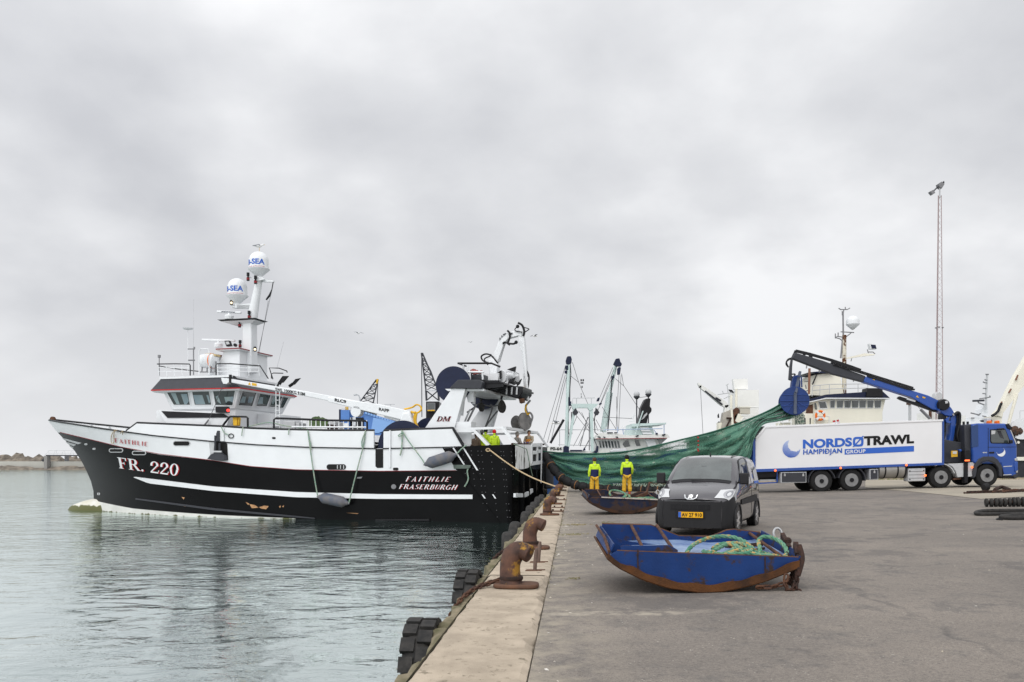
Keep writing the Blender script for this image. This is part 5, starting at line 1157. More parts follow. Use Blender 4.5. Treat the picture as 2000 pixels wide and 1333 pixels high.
# trawler on the far right: black hull, cream crane boom
Y=64.0
rt=thing('black_trawler','black hulled trawler with a long cream crane boom at the photo right edge','trawler',P(1990,930,Y))
b=MB();xa,xb=P(1880,0,Y).x,P(2200,0,Y).x
b.grid([[Vector((xa+(xb-xa)*i/12,Y+2.5*(i<1),z))for i in range(13)]for z in(WATER-.2,P(0,850,Y).z)]);b.grid([[Vector((xa+(xb-xa)*i/12,Y+7,z))for i in range(13)]for z in(WATER-.2,P(0,850,Y).z)])
b.build('hull',mat('faded_black_hull',(.035,.036,.042,1),.5,var=.3),rt)
part('rail',MT['rust_d'],rt,(rect(1880,848,2200,851),Y-.1,.3));part('belting',MT['cream'],rt,(rect(1880,893,2200,900),Y-.12,.2));b=MB();b.lathe([(.02,0),(.1,.02),(.1,.06)],P(1988.5,864.5,Y),(0,-1,0),10);b.build('hull_lamp',MT['cream'],rt)
part('deck',MT['mgrey'],rt,(rect(1880,856,2200,858),Y+.2,6.5))
part('crane_boom',MT['cream'],rt,([(1951,804),(1985,735),(2040,640),(2060,640),(2005,748),(1961,805)],Y,.6));lines('crane_ram',MT['cream'],rt,Y,.12,[(1986,771),(1976,805),(1970,828)],n=8);lines('boom_pipe',mat('brown_pipe',(.2,.09,.06,1),.7),rt,Y-.15,.06,[(1951,798),(1957,785)],[(1970,768),(1975,760)],[(1984,743),(1988,733)])
part('crane_pedestal',MT['cream'],rt,(rect(1935,814,1957,870),Y,.9),([(1946,812),(1953,802),(1960,804),(1958,815)],Y-.1,.8));lines('crane_hose',MT['black'],rt,Y-.3,.1,[(1937,813),(1944,809),(1950,803),(1953,794),(1956,788)],n=8);part('boat_cover',MT['navy'],rt,([(1924,821),(1930,819),(1938,820),(1938,825),(1928,824)],Y-.2,.8))
b=MB();b.lathe([(.05,0),(.8,0),(.8,.15),(.45,.16),(.45,1.3),(.8,1.32),(.8,1.45),(.05,1.45)],P(1996,838,Y-.2),(.5,1,0),24);b.build('net_drum',MT['white'],rt,smooth=True);lines('railing',MT['lgrey'],rt,Y,.02,[(1992,804),(1992,820)],[(1992,803),(2010,802)])
b=MB();r0=random.Random(2)
for i in range(26):b.ball(P(1976+18*r0.random(),846-7*r0.random(),Y),.16+.14*r0.random(),6)
b.build('heaped_net',mat('brown_net_heap',(.12,.06,.035,1),.9,col2=(.05,.05,.05,1),vscale=4),rt)
part('deckhouse',MT['white'],rt,(rect(1884,852,1915,895),Y+2,2),(rect(1860,845,1878,890),Y+3,2));
# a mast and deckhouse farther off
Y=96.0
ds=thing('distant_vessel','distant white vessel with a thin grey mast behind the blue truck cab','vessel',P(1915,905,Y))
part('hull',MT['white'],ds,([(1850,845),(1960,845),(1955,960),(1860,960)],Y,6));part('deckhouse',MT['white'],ds,(rect(1894,816,1930,846),Y+1,3),([(1918,800),(1922,790),(1928,790),(1932,822),(1917,822)],Y+1.4,1.5))
lines('mast',MT['lgrey'],ds,Y+1,.12,[(1926,800),(1926,770),(1928,732)],n=8);lines('mast_arm',MT['mgrey'],ds,Y+.9,.07,[(1925,731.5),(1931,731.5)],[(1923,742),(1927,743)],[(1920,746),(1923,748),(1927,748)],[(1920,759),(1926,759)],[(1919,769),(1925,769.5)],[(1913,779.5),(1934,776)],[(1933,773),(1934,777)]);lines('radar_scanner',MT['dgrey'],ds,Y+.7,.13,[(1900,783.5),(1922,782.5)]);lines('radar_post',MT['mgrey'],ds,Y+.8,.08,[(1910,783),(1911,787),(1922,791)],[(1896,807),(1913,811)],[(1910,812),(1915,808)],[(1897,817),(1903,817)],[(1919,813),(1926,814)])
# white vessel masts just over the truck (lower details between box and cab)
Y=80.0
wv=thing('white_vessel','white vessel with a round lamp drum showing between truck box and cab','vessel',P(1800,930,Y))
part('hull',MT['white_old'],wv,(rect(1765,846,1900,960),Y,6));part('deckhouse',MT['white_old'],wv,(rect(1820,805,1842,850),Y+.5,3),(rect(1846,812,1886,850),Y+1.0,3));b=MB();b.lathe([(.05,0),(.5,0),(.5,1.2),(.05,1.2)],P(1848,815,Y),(.4,-1,0),18);b.build('winch_drum',MT['cream'],wv,smooth=True)
lines('mast',MT['lgrey'],wv,Y,.14,[(1777,784),(1777,850)],n=8);lines('crane_boom',MT['mgrey'],wv,Y-.2,.14,[(1798,800),(1806,808),(1816,818)]);lines('mast_stay',MT['wire'],wv,Y,.02,[(1781,782),(1812,815)],n=4);part('mast_light',MT['rust'],wv,(rect(1772,786,1779,791),Y-.2,.2));part('rusty_post',MT['rust'],wv,(rect(1817,794,1820,818),Y,.3))
# blue vessel and two lattice cranes behind the trawler's working deck
Y=92.0
bv=thing('blue_vessel','bright blue working vessel behind the long white crane boom','vessel',P(720,960,Y));bf=MT['blue_far'];bl2=mat('light_blue_panel',(.22,.38,.68,1),.5)
part('hull',bf,bv,([(650,845),(775,845),(770,960),(655,960)],Y,9));part('superstructure',bf,bv,(rect(665.5,801,682,846),Y-.2,4),(rect(682,805,712,846),Y+.5,5),([(712,805),(736,812),(772,823),(768,846),(712,846)],Y,5))
part('bulwark_panel',bl2,bv,([(729,816),(768,824),(756,839),(740,846),(724,846)],Y-.1,.1));part('side_face',MT['navy'],bv,(rect(662,800,665.4,846),Y-.1,4));part('doorway',MT['black'],bv,(rect(681,816,710,846),Y+.4,.1));part('window_frame',MT['white'],bv,(rect(681.5,815.5,686,820),Y+.3,.1),(rect(688.5,815,694.5,832),Y+.3,.1),(rect(667,827,680,836),Y-.4,.1))
b=MB()
for i in range(11):b.prism([P(x,y,Y-.12)for x,y in((713+5.3*i,804.5+1.75*i),(717+5.3*i,805.8+1.75*i),(717+5.3*i,809.8+1.75*i),(713+5.3*i,808.6+1.75*i))],(0,.05,0))
b.build('rail_panel',bl2,bv);lines('railing',MT['lgrey'],bv,Y,.035,[(681,793),(725,800)],[(685,793),(685,805)],[(692,794),(692,805)],[(700,796),(700,805)],[(666,791),(676,791),(676,799),(667,799)],[(751,790),(771,790)],[(763,790),(763,800)]);part('deck_gear',MT['yellow'],bv,(rect(674,795,679,801),Y+.5,.5),(rect(712,798,722,803),Y+2,.5))
def lattice(b,p,q,n,r,brace):
 """four chords from the quad p to the quad q with bracing"""
 for a,c in zip(p,q):b.tube([a,c],r,5)
 for i in range(n):
  f0,f1=i/n,(i+1)/n
  for k in range(4):
   a0,a1=p[k].lerp(q[k],f0),p[k].lerp(q[k],f1);c0,c1=p[(k+1)%4].lerp(q[(k+1)%4],f0),p[(k+1)%4].lerp(q[(k+1)%4],f1)
   b.tube([a0,c1 if i%2 else a1],brace,4)if False else b.tube([a0,c1]if i%2 else[c0,a1],brace,4);b.tube([a1,c1],brace,4)
def quad(px0,px1,py,Y,d):return[P(px0,py,Y),P(px1,py,Y),P(px1,py,Y+d),P(px0,py,Y+d)]
Y=110.0
c1=thing('dock_crane','small dark lattice dock crane above the blue vessel','crane',P(715,930,Y))
b=MB();lattice(b,quad(702,729,787,Y,1.6),quad(735,738.5,742,Y,.3),5,.085,.045);b.build('lattice_jib',MT['dgrey'],c1);part('jib_head',MT['yellow'],c1,([(734,749),(736,740),(739,741),(737,750)],Y-.1,.4));part('tower',MT['dgrey'],c1,(rect(700,787,730,830),Y,2.5),(rect(706,830,724,945),Y,2.5));lines('hoist_wire',MT['wire'],c1,Y,.05,[(738,742),(737,790)],n=4)
Y=100.0
c2=thing('dock_crane','tall dark lattice dock crane with a cab beside the navy drum','crane',P(845,930,Y))
b=MB();lattice(b,quad(832,856,763,Y,1.6),quad(823,825,690,Y,.2),7,.095,.045);lattice(b,quad(833,857,783,Y,1.6),quad(832,856,763,Y,1.6),1,.13,.07);b.build('lattice_jib',MT['dgrey'],c2);lines('jib_stay',MT['dgrey'],c2,Y+.3,.05,[(824,690),(842,726),(856,764)],[(823.5,690),(824,815)],n=4)
part('tower',MT['black'],c2,(rect(832,785,858,840),Y,3),(rect(838,840,852,945),Y,3));f=part('cab',MT['mgrey'],c2,(rect(834.5,787,849.5,803),Y-.9,.9));part('cab_window',MT['glass'],f,(rect(836,788,848,799),Y-.94,.05));part('cab_sill',MT['yellow'],f,(rect(835,801,849,803.2),Y-.96,.06));lines('jib_tie',MT['white'],c2,Y,.07,[(833,763),(857,763)],[(832,783),(858,784)])
Y=105.0
sl=thing('street_lamp','thin grey street lamp with a curved arm above the blue vessel','street lamp',P(703,940,Y));lines('pole',MT['lgrey'],sl,Y,.09,[(703,940),(703,780),(701.5,774),(698,771),(694,771.5)],n=8);part('lamp_head',MT['lgrey'],sl,([(690,771),(694.5,770),(695,772.5),(691,773.2)],Y-.2,.4))
# lattice floodlight mast
Y=60.0
lm=thing('floodlight_mast','tall thin steel lattice floodlight mast behind the truck crane','floodlight mast',P(1836,936,Y));galv=mat('reddish_galvanised_steel',(.34,.27,.27,1),.5)
def tri(px,w,py):x=P(px,py,Y);return[x+Vector((-w/2,.0,0)),x+Vector((w/2,0,0)),x+Vector((.05*w,w*.8,0))]
b=MB();p,q=tri(1834.5,.62,936),tri(1835.5,.22,382)
for k in range(3):b.tube([p[k],q[k]],.028,5)
n=46
for i in range(n):
 for k in range(3):
  a,c=p[k].lerp(q[k],i/n),p[(k+1)%3].lerp(q[(k+1)%3],(i+1)/n);b.tube([a,c],.009,3)
b.build('lattice_mast',galv,lm)
lines('mast_top',MT['lgrey'],lm,Y,.06,[(1835.5,386),(1835.5,364)]);lines('lamp_arm',MT['dgrey'],lm,Y,.05,[(1824,373),(1835,362)],n=6);part('floodlight',MT['mgrey'],lm,([(1833,359),(1839,355),(1845,360),(1840,368),(1835,365)],Y-.15,.4));part('floodlight',MT['mgrey'],lm,([(1817,374),(1823,371),(1827,377),(1822,380)],Y-.15,.35));part('lamp_bracket',MT['dgrey'],lm,([(1840,357),(1844,353.5),(1845,358)],Y,.2));part('mast_collar',MT['mgrey'],lm,(rect(1828,639.5,1830.5,641.5),Y-.1,.15),(rect(1834,638,1836,640),Y-.1,.15),(rect(1841,639,1843.5,641),Y-.1,.15))
part('mast_foot',MT['concrete'],lm,(rect(1826,925,1846,940),Y-.3,.8));part('cable_drum',MT['lgrey'],lm,([(1824,778),(1828,768),(1836,765),(1841,770),(1842,778),(1836,783),(1828,782)],Y-.6,.5),bevel=.05)
# gulls
gm=mat('gull_white',(.8,.8,.79,1),.8);gg=mat('gull_grey',(.22,.23,.25,1),.8)
def gull(label,pos,kind,rz,sc=1.0):
 o=thing('gull',label,'gull',pos,rz,'gulls around the harbour',world=False);o.scale=(sc,)*3
 b=MB()
 zz=0.16 if kind=='stand' else 0
 prof=[(-.24,.012,.0),(-.16,.05,.0),(-.04,.085,.0),(.08,.075,.01),(.14,.05,.05),(.18,.045,.09),(.225,.03,.095),(.25,.008,.09)]if kind=='stand' else[(-.24,.012,0),(-.12,.06,0),(.04,.075,0),(.14,.05,.01),(.2,.045,.015),(.24,.01,.01)]
 b.grid([[Vector((x,r*math.cos(a),zz+.1*(kind=='stand')+dz+r*.9*math.sin(a)))for a in[2*PI*k/10 for k in range(10)]]for x,r,dz in prof],closed=True);b.build('body',gm,o,smooth=True,ang=70)
 b=MB()
 if kind=='stand':
  for s in(1,-1):b.add([(.08,s*.075,zz+.13),(.02,s*.09,zz+.16),(-.30,s*.03,zz+.10),(-.05,s*.085,zz+.07),(.08,s*.07,zz+.13),(.0,s*.05,zz+.19)],[(0,1,5),(1,2,5),(0,3,2,1)])
  b.build('wing',gg,o,solid=.01);b=MB()
  for s in(1,-1):b.tube([(.02,s*.03,zz+.03),(.02,s*.03,0)],.008,5)
  b.build('leg',MT['yellow'],o)
 else:
  for s in(1,-1):b.add([(.1,s*.05,.03),(-.08,s*.05,.03),(.12,s*.3,.14),(-.04,s*.3,.12),(-.02,s*.62,.06),(-.10,s*.60,.05)],[(0,1,3,2),(2,3,5,4)])
  b.build('wing',gg,o,solid=.012)
 b=MB();x0,z0=(.24,zz+.19)if kind=='stand' else(.235,.01)
 b.tube([(x0,0,z0),(x0+.05,0,z0-.012)],[.014,.004],6);b.build('beak',MT['yellow'],o)
gp=SW(SL(505.5,527,0)+Vector((0,0,.60*1.85)))
gull('grey backed gull standing on the upper satellite dome',gp,'stand',.35,1.3)
gull('gull flying to the right of the white knuckle crane',P(1044,657,46),'fly',.5,.62);gull('gull flying over the blue vessel',P(700,651.5,70),'fly',2.4,.8);gull('tiny gull low in the sky left of the white knuckle crane',P(919,669,95),'fly',1.0,.6);gull('pale gull gliding left of the beam trawler derricks',P(1087,827,62),'fly',2.9,1.35)
# white box truck with loader crane (own frame: x forward, y away from the camera, z up)
TY=39.0;TK=F/TY;TT=math.radians(1.75)
t_o=P(1476,964.5,TY)
truck=thing('box_truck','white box truck with a blue cab and a blue loader crane holding the net drum','truck',t_o,world=False,rot=(0,-TT,0))
def TL(px,py,y=0.0):
 """truck point seen at a pixel at depth y behind the near side"""
 k=F/(TY+y);x=(px-1000)/k-t_o.x;z=CAMH+(HZ-py)/k-t_o.z
 return Vector((x*math.cos(TT)+z*math.sin(TT),y,-x*math.sin(TT)+z*math.cos(TT)))
def tp(name,m,par,pts,y0,d,bevel=0.0):
 b=MB();b.prism([TL(x,y,0)+Vector((0,y0,0))for x,y in pts],(0,d,0));return b.build(name,m,par,bevel=bevel)
boxw=mat('truck_box_white',(0.72,0.72,0.73,1),.4,var=.05,vscale=.7)
box=tp('cargo_box',boxw,truck,[(1475.5,857),(1494,834),(1840.5,822),(1840.5,906.5),(1475.5,918)],0,2.5,.03)
BT=MT['blue_truck']
tp('box_rim',MT['lgrey'],truck,[(1475.5,855),(1494.5,832.5),(1842,819.5),(1842,823.5),(1496,836.5),(1476.5,861)],-.03,2.56,.015).data.materials[0]=boxw
tp('box_edge',BT,truck,[(1470.5,862),(1475.3,857),(1475.3,918),(1474,921),(1470.5,921)],-.01,2.52);tp('box_edge',BT,truck,[(1840.7,821),(1843.5,820),(1843.5,905),(1840.7,907)],-.02,2.54)
sk=tp('box_skirt',BT,truck,[(1472,917),(1843,904),(1843,908.5),(1472,922.5)],-.04,2.58)
def tmark(name,m,par,pts2,fs,y):b=MB();b.add([TL(x,yy,0)+Vector((0,y,0))for x,yy in pts2],fs);return b.build(name,m,par)
def ttext(t,bl,br,tl,tr,m,bold,y=-.012,space=1.0):
 vs,fs=sans(t,bold,space=space)
 pts=[((1-c)*(bl[0]+a*(br[0]-bl[0]))+c*(tl[0]+a*(tr[0]-tl[0])),(1-c)*(bl[1]+a*(br[1]-bl[1]))+c*(tl[1]+a*(tr[1]-tl[1])))for a,c in vs]
 return tmark('lettering',m,box,pts,fs,y)
LB=MT['blue_logo'];txtb=mat('black_lettering',(.008,.008,.009,1),.5)
ttext('NORDS',(1568,877),(1664,872.3),(1568,859),(1664,854.6),LB,.045)
V=[];Fc=[]
def _sq(a,rx,ry):c_,s_=math.cos(a),math.sin(a);return(1676+rx*(abs(c_)**.55)*(1 if c_>0 else-1),863.2-ry*(abs(s_)**.55)*(1 if s_>0 else-1)-.03*rx*c_)
for k in range(33):a=2*PI*k/32;V+=[_sq(a,10.4,9.6),_sq(a,5.8,5.4)]
tmark('lettering',LB,box,V,[(2*k,2*k+2,2*k+3,2*k+1)for k in range(32)],-.012);tmark('lettering',LB,box,[(1664.5,873.5),(1668,873.5),(1687.5,852),(1684,852)],[(0,1,2,3)],-.017)
ttext('TRAWL',(1687,871.2),(1785,866.3),(1687,852.6),(1785,848.5),txtb,.05)
[ttext('HAMPIÐJAN',(1568.5+q,892-q),(1643.6+q,888.6-q),(1568.5+q,878.8-q),(1643.6+q,876.4-q),LB,0,y=-.012-.004*q*5,space=1.06)for q in(0,.35,.7)]
tmark('logo_bar',LB,box,[(1649.5,888.4),(1785,882.3),(1785,871.2),(1649.5,877.6)],[(0,1,2,3)],-.010)
ttext('GROUP',(1652,886.6),(1690,884.8),(1652,879.3),(1690,877.8),MT['white'],.02,-.02,1.08)
cx,cy,r=1545.5,877,17.3;cx2,cy2,r2=1552.5,868.5,13.8;n=15
for i in range(n):
 o=[];t0=-1+2*(i+.08)/n;t1=-1+2*(i+.92-.45*i/n*0)/n
 ax=(math.cos(math.radians(12)),math.sin(math.radians(12)));ay=(-ax[1],ax[0]);rowsA=[]
 for t in(t0,t1):
  pts=[]
  h=math.sqrt(max(0,1-t*t))*r
  for k in range(41):
   s=-h+2*h*k/40;pts.append((cx+ax[0]*s+ay[0]*t*r,cy+ax[1]*s+ay[1]*t*r))
  rowsA.append(pts)
 V=[];Fc=[]
 for k in range(40):
  q=[rowsA[0][k],rowsA[0][k+1],rowsA[1][k+1],rowsA[1][k]];m_=(sum(a for a,_ in q)/4,sum(b_ for _,b_ in q)/4)
  if(m_[0]-cx2)**2+(m_[1]-cy2)**2<r2*r2:continue
  j=len(V);V+=q;Fc.append((j,j+1,j+2,j+3))
 f=i/(n-1)
 if Fc:tmark('logo_crescent',mat('crescent_blue',tuple(a+(b_-a)*f for a,b_ in zip((.45,.54,.76),(.04,.11,.45)))+(1,),.4),box,V,Fc,-.012)
ch=MT['black'];b=MB();a0,a1=TL(1478,920),TL(1985,905);b.box(a0.x,a1.x,.75,1.75,.62,.95);b.build('chassis',ch,truck);b=MB();b.box(a0.x,TL(1840,900).x,.5,2.0,.95,1.02);b.build('subframe',ch,truck)
tp('rear_guard',BT,truck,[(1474,944),(1521,942),(1521,944),(1474,946.5)],.2,.08);tp('rear_guard',ch,truck,[(1475,922),(1521,921),(1521,932),(1475,934)],.25,.2);tp('rear_bar',MT['steel'],truck,[(1488,937.5),(1520,937),(1520,940),(1488,940.5)],.3,.05);tp('guard_post',BT,truck,[(1519.5,921),(1522,921),(1522,944),(1519.5,944)],.2,.08)
def locker(x0,x1,y0,y1):
 f=tp('side_locker',MT['lgrey'],truck,[(x0,y0+.6),(x1,y0),(x1,y1-.8),(x0,y1)],.02,.6,.02);d=tp('locker_door',MT['dgrey'],f,[(x0+1.7,y0+2.2),(x1-1.7,y0+1.6),(x1-1.7,y1-2.6),(x0+1.7,y1-1.9)],.0,.03)
 for xx in([x0+7,x1-7]if x1-x0>30 else[(x0+x1)/2]):tp('latch',MT['steel'],f,[(xx-1.6,y0+5),(xx,y0+2),(xx+1.6,y0+5),(xx+1.8,y0+8.5),(xx-1.8,y0+8.5)],-.03,.03)
locker(1525.5,1575.5,922,944);locker(1699,1716,916,938)
c0=TL(1717,932);c1_=TL(1771,932);b=MB();b.tube([Vector((c0.x,.45,.93)),Vector((c1_.x,.45,.93))],.43,20);tk=b.build('fuel_tank',MT['lgrey'],truck,smooth=True,ang=50);tk.data.materials[0]=mat('dull_aluminium',(.42,.41,.39,1),.42,.6,var=.25,vscale=1.2)
for x in(1717.5,1730.5,1755,1770):b=MB();p=TL(x,930);b.lathe([(.435,-.03),(.445,-.03),(.445,.03),(.435,.03)],Vector((p.x,.45,.93)),(1,0,0),20,caps=False);b.build('tank_strap',ch,tk)
st=tp('battery_box',MT['lgrey'],truck,[(1775,915.5),(1808.5,914.5),(1808.5,940),(1775,941)],.05,.5,.03)
for yy in(921,927.5,934):tp('step_line',MT['mgrey'],st,[(1776,yy),(1807,yy-.7),(1807,yy+.2),(1776,yy+.9)],.035,.02)
for x,y in((1778,920.5),(1805,919.5),(1778,937),(1805,936)):tp('catch',ch,st,[(x-1,y-1),(x+1,y-1),(x+1,y+1),(x-1,y+1)],.03,.03)
tp('side_panel',MT['lgrey'],truck,[(1853,907),(1884,905),(1884,932),(1872,933),(1868,920),(1862,912)],.08,.4,.02);tp('side_panel',MT['lgrey'],truck,[(1891,904),(1906,903),(1904,931),(1891,932)],.08,.4,.02);tp('stabiliser_leg',ch,truck,[(1883.5,903),(1891,903),(1891,943),(1884,944)],.0,.25,.02);tp('stabiliser_leg',ch,truck,[(1882,880),(1893,879),(1892,904),(1883,904)],-.1,.35,.03)
tp('rear_step',MT['rust'],truck,[(1866,935),(1882,933.5),(1882,937),(1866,938)],.2,.3)
for x,y in((1513.5,919.5),(1641,914.5),(1769,908.8),(1806,929),(1897,913)):
 b=MB();p=TL(x,y);b.ball(Vector((p.x,-.06,p.z)),.055,8);b.build('side_marker_lamp',MT['lamp_orange'],truck)
tp('side_marker_lamp',MT['lamp_orange'],truck,[(1882,898.5),(1891,898.3),(1891,901),(1882,901.2)],-.13,.03)
tyre_m=mat('truck_tyre',(.017,.017,.017,1),.8,var=.3,vscale=5);rim_m=mat('grey_wheel_rim',(.26,.26,.26,1),.45,.3,var=.25,vscale=6)
def truck_wheel(px,py,deep=.32):
 c=TL(px,py);b=MB();R=.515;y0=.06
 b.lathe([(.30,y0+.02),(.40,y0),(R-.03,y0+.02),(R,y0+.06),(R,y0+deep),(R-.05,y0+deep+.03),(.3,y0+deep+.02)],Vector((c.x,0,c.z)),(0,1,0),40)
 w=b.build('wheel',tyre_m,truck,smooth=True,ang=35)
 b=MB();b.lathe([(.305,y0-.005),(.305,y0+.03),(.25,y0+.05),(.235,y0+.10),(.14,y0+.10),(.13,y0+.02),(.11,y0-.02),(.02,y0-.03)],Vector((c.x,0,c.z)),(0,1,0),32);b.build('rim',rim_m,w,smooth=True,ang=25)
 b=MB();b.lathe([(.10,y0-.035),(.10,y0+.02)],Vector((c.x,0,c.z)),(0,1,0),16);b.build('hub',MT['black'],w)
 b=MB()
 for k in range(10):a=2*PI*k/10;b.lathe([(.018,y0+.06),(.018,y0+.10)],Vector((c.x+.185*math.cos(a),0,c.z+.185*math.sin(a))),(0,1,0),6)
 b.build('wheel_nuts',MT['steel'],w)
for x,y in((1605.5,940),(1664.5,938),(1839.5,932.5),(1929.5,929)):truck_wheel(x,y)
for x,y in((1605.5,940),(1664.5,938),(1839.5,932.5),(1929.5,929)):
 c=TL(x,y);b=MB();b.lathe([(.2,2.1),(.5,2.1),(.515,2.15),(.515,2.4),(.2,2.42)],Vector((c.x,0,c.z)),(0,1,0),24);b.build('wheel',tyre_m,truck,smooth=True)
def guard(px,py,a0,a1,m=MT['dgrey'],R=.60):
 c=TL(px,py);b=MB();r=[[],[],[],[]]
 for k in range(15):
  a=math.radians(a0+(a1-a0)*k/14)
  for j,(rr,yy)in enumerate(((R,.0),(R+.035,.0),(R+.035,.5),(R,.5))):r[j].append(Vector((c.x+rr*math.cos(a),yy,c.z+rr*math.sin(a))))
 b.grid(r+[r[0]]);return b.build('mudguard',m,truck,smooth=True,ang=30)
guard(1605.5,940,10,185);guard(1664.5,938,-5,170);guard(1839.5,932.5,15,120,MT['lgrey'])
cabp=[(1900,829),(1912,827),(1966,827.5),(1972,832),(1983,858),(1987.5,872),(1987.5,930),(1981,932),(1960,929),(1955,906),(1903,906),(1899,900)]
cab=tp('cab',BT,truck,cabp,0.02,2.46,.07)
tp('cab_rear',MT['dgrey'],truck,[(1887,830),(1901,828.5),(1901,905),(1889,903)],.15,2.2,.04);tp('cab_rear_panel',mat('smoked_blue_panel',(.03,.06,.16,1),.3),truck,[(1897,833),(1910,829),(1911,872),(1898,874)],.0,.05)
wd=tp('side_window',MT['black'],cab,[(1934,839),(1964,838.5),(1972.5,860),(1974,867),(1937,866.5),(1934,863)],-.0,.03,.01);tp('pane',MT['glass'],wd,[(1935.5,840.5),(1963,840),(1971,861),(1972,865.2),(1938,865),(1935.5,862)],-.012,.02)
tp('far_window',MT['lgrey'],wd,[(1936,841.5),(1944,841.5),(1943,848),(1936,849)],-.016,.005);tp('seat_shape',MT['dgrey'],wd,[(1947,842),(1954,842),(1961,858),(1953,855)],-.017,.005)
tp('door_seam',MT['navy'],cab,[(1930,836),(1931,836),(1931,893),(1930,893)],.012,.01);tp('door_seam',MT['navy'],cab,[(1930,873.5),(1986,873),(1986,873.8),(1930,874.3)],.012,.01);tp('door_handle',ch,cab,[(1932.5,883),(1942,882.5),(1942,886),(1932.5,886.3)],-.01,.04,.01)
tp('sun_visor',ch,cab,[(1964,829),(1970,828),(1978,837),(1974,840),(1967,837)],-.03,2.5,.02);tp('mirror',ch,cab,[(1966.5,860),(1972,860.5),(1972,867),(1966,867)],-.28,.15,.03);tp('mirror',ch,cab,[(1944,838),(1957,836.5),(1958,840),(1946,841)],-.2,.15,.03)
tp('windscreen',MT['glass'],cab,[(1973.2,838),(1984.8,866),(1984.0,867),(1972.6,839)],.2,2.1);tp('windscreen_pillar',MT['lgrey'],cab,[(1973,840),(1974.5,840),(1986,867),(1984.5,868)],.0,.03)
moon=[];n=24
for k in range(n+1):a=math.radians(-60-200*k/n+40);moon.append((1955+8.2*math.cos(a),884-8.2*math.sin(a)))
V=[]
for k in range(n+1):
 a=math.radians(62-245*k/n);V.append((1955.5+8.3*math.cos(a),883.8-8.3*math.sin(a)))
 f=math.sin(PI*k/n);V.append((1955.5+8.3*math.cos(a)-6.2*f*math.cos(math.radians(-60)),883.8-8.3*math.sin(a)+6.2*f*math.sin(math.radians(-60))*1.0))
b=MB();b.add([TL(x,y)+Vector((0,.008,0))for x,y in V],[(2*k,2*k+2,2*k+3,2*k+1)for k in range(n)]);b.build('moon_emblem',MT['white'],cab)
vs,fs=sans('420',.05);b=MB();b.add([TL(1919+9*x,885.5-2.4*y)+Vector((0,.008,0))for x,y in vs],fs);b.build('lettering',MT['lgrey'],cab)
guard(1929.5,929,-8,178,MT['dgrey'],.62);tp('wheel_arch',MT['dgrey'],cab,[(1905,906),(1911,897),(1921,892),(1940,892),(1949,898),(1957,912),(1958,931),(1952,931),(1950,915),(1942,904),(1930,900),(1917,903),(1909,911),(1906,930),(1901,935),(1900,921)],-.02,.3,.02)
tp('cab_step',ch,cab,[(1957,911),(1980,910),(1981,934),(1960,932)],.03,.4,.02);tp('step_trim',MT['lgrey'],cab,[(1960,911),(1977,910),(1977,911.5),(1960,912.5)],.01,.03);tp('step_trim',MT['lgrey'],cab,[(1960,927.5),(1976,926.5),(1976,928),(1960,929)],.01,.03);tp('front_bumper',MT['dgrey'],cab,[(1978,928),(1988,925),(1988,933),(1982,936)],-.0,2.45,.03);tp('headlight',MT['steel'],cab,[(1982,896),(1988,895),(1988,901),(1982.5,901)],.0,.5,.02);tp('fog_light',MT['steel'],cab,[(1984,918.5),(1988,918),(1988,924),(1984,924)],-.02,.2,.02);tp('bumper_light',BT,cab,[(1981,903),(1987.8,902),(1987.8,920),(1981.5,922)],-.02,.3,.02)
for x in(1946.5,1962):tp('beacon',MT['orange'],cab,[(x-3,828),(x-2.6,821),(x+3,820.5),(x+3.6,828)],.5,.25,.03)
tp('beacon_bar',MT['lgrey'],cab,[(1949,828),(1950,815),(1957,814),(1960,828)],.9,.3,.03)
for x in(1901.5,1909.5):tp('roof_horn',ch,cab,[(x-1.5,829),(x-1.5,822),(x+1.2,822),(x+1.2,829)],.8,.1)
cy_=1.0
tp('crane_base',MT['dgrey'],truck,[(1846,878),(1856,858),(1896,865),(1898,905),(1846,905)],cy_-.5,1.5,.05);o=tp('crane_label',MT['blue_logo'],truck,[(1845,865),(1853,864.5),(1853,868),(1845,868.5)],.6,.02)
tp('warning_panel',MT['yellow'],truck,[(1861.5,881),(1873.5,880.5),(1873.5,892.5),(1861.5,893)],.15,.04);tp('warning_panel',MT['lgrey'],truck,[(1864,882),(1872,882),(1871,887),(1864,887)],.13,.02);tp('control_box',BT,truck,[(1875,879),(1880,877.5),(1881.5,881),(1878,883)],.1,.2,.02)
col=tp('crane_column',BT,truck,[(1863,866),(1869,862),(1874,846),(1874,820),(1876,808),(1884,806),(1887.5,812),(1879,868),(1876,872),(1863,873)],cy_-.22,.44,.04)
tp('crane_hoses',ch,truck,[(1884,806),(1889,808),(1889.5,820),(1885,868),(1881,868),(1885,820)],cy_-.3,.1,.03)
b=MB();b.tube(catmull([TL(x,y)+Vector((0,cy_-.35,0))for x,y in((1880,808),(1885,804.5),(1889,809),(1888,830),(1884,850),(1890,868),(1898,880),(1899,893))],5),.07,8);b.build('hydraulic_hose',ch,truck,smooth=True)
tp('column_ram',ch,truck,[(1857.5,800),(1867,803),(1866,840),(1863,844),(1858,842),(1856,830)],cy_-.2,.4,.03);tp('ram_rod',MT['steel'],truck,[(1860,843),(1862.5,843),(1861.5,862),(1859,862)],cy_-.1,.12)
tp('crane_elbow',BT,truck,[(1848,799),(1858,786),(1868,788),(1875,796),(1882,808),(1874,812),(1862,810)],cy_-.28,.5,.03);b=MB();p=TL(1878,808);b.lathe([(.06,-.06),(.06,.02)],Vector((p.x,cy_-.26,p.z)),(0,1,0),12);b.build('crane_pin',MT['steel'],truck)
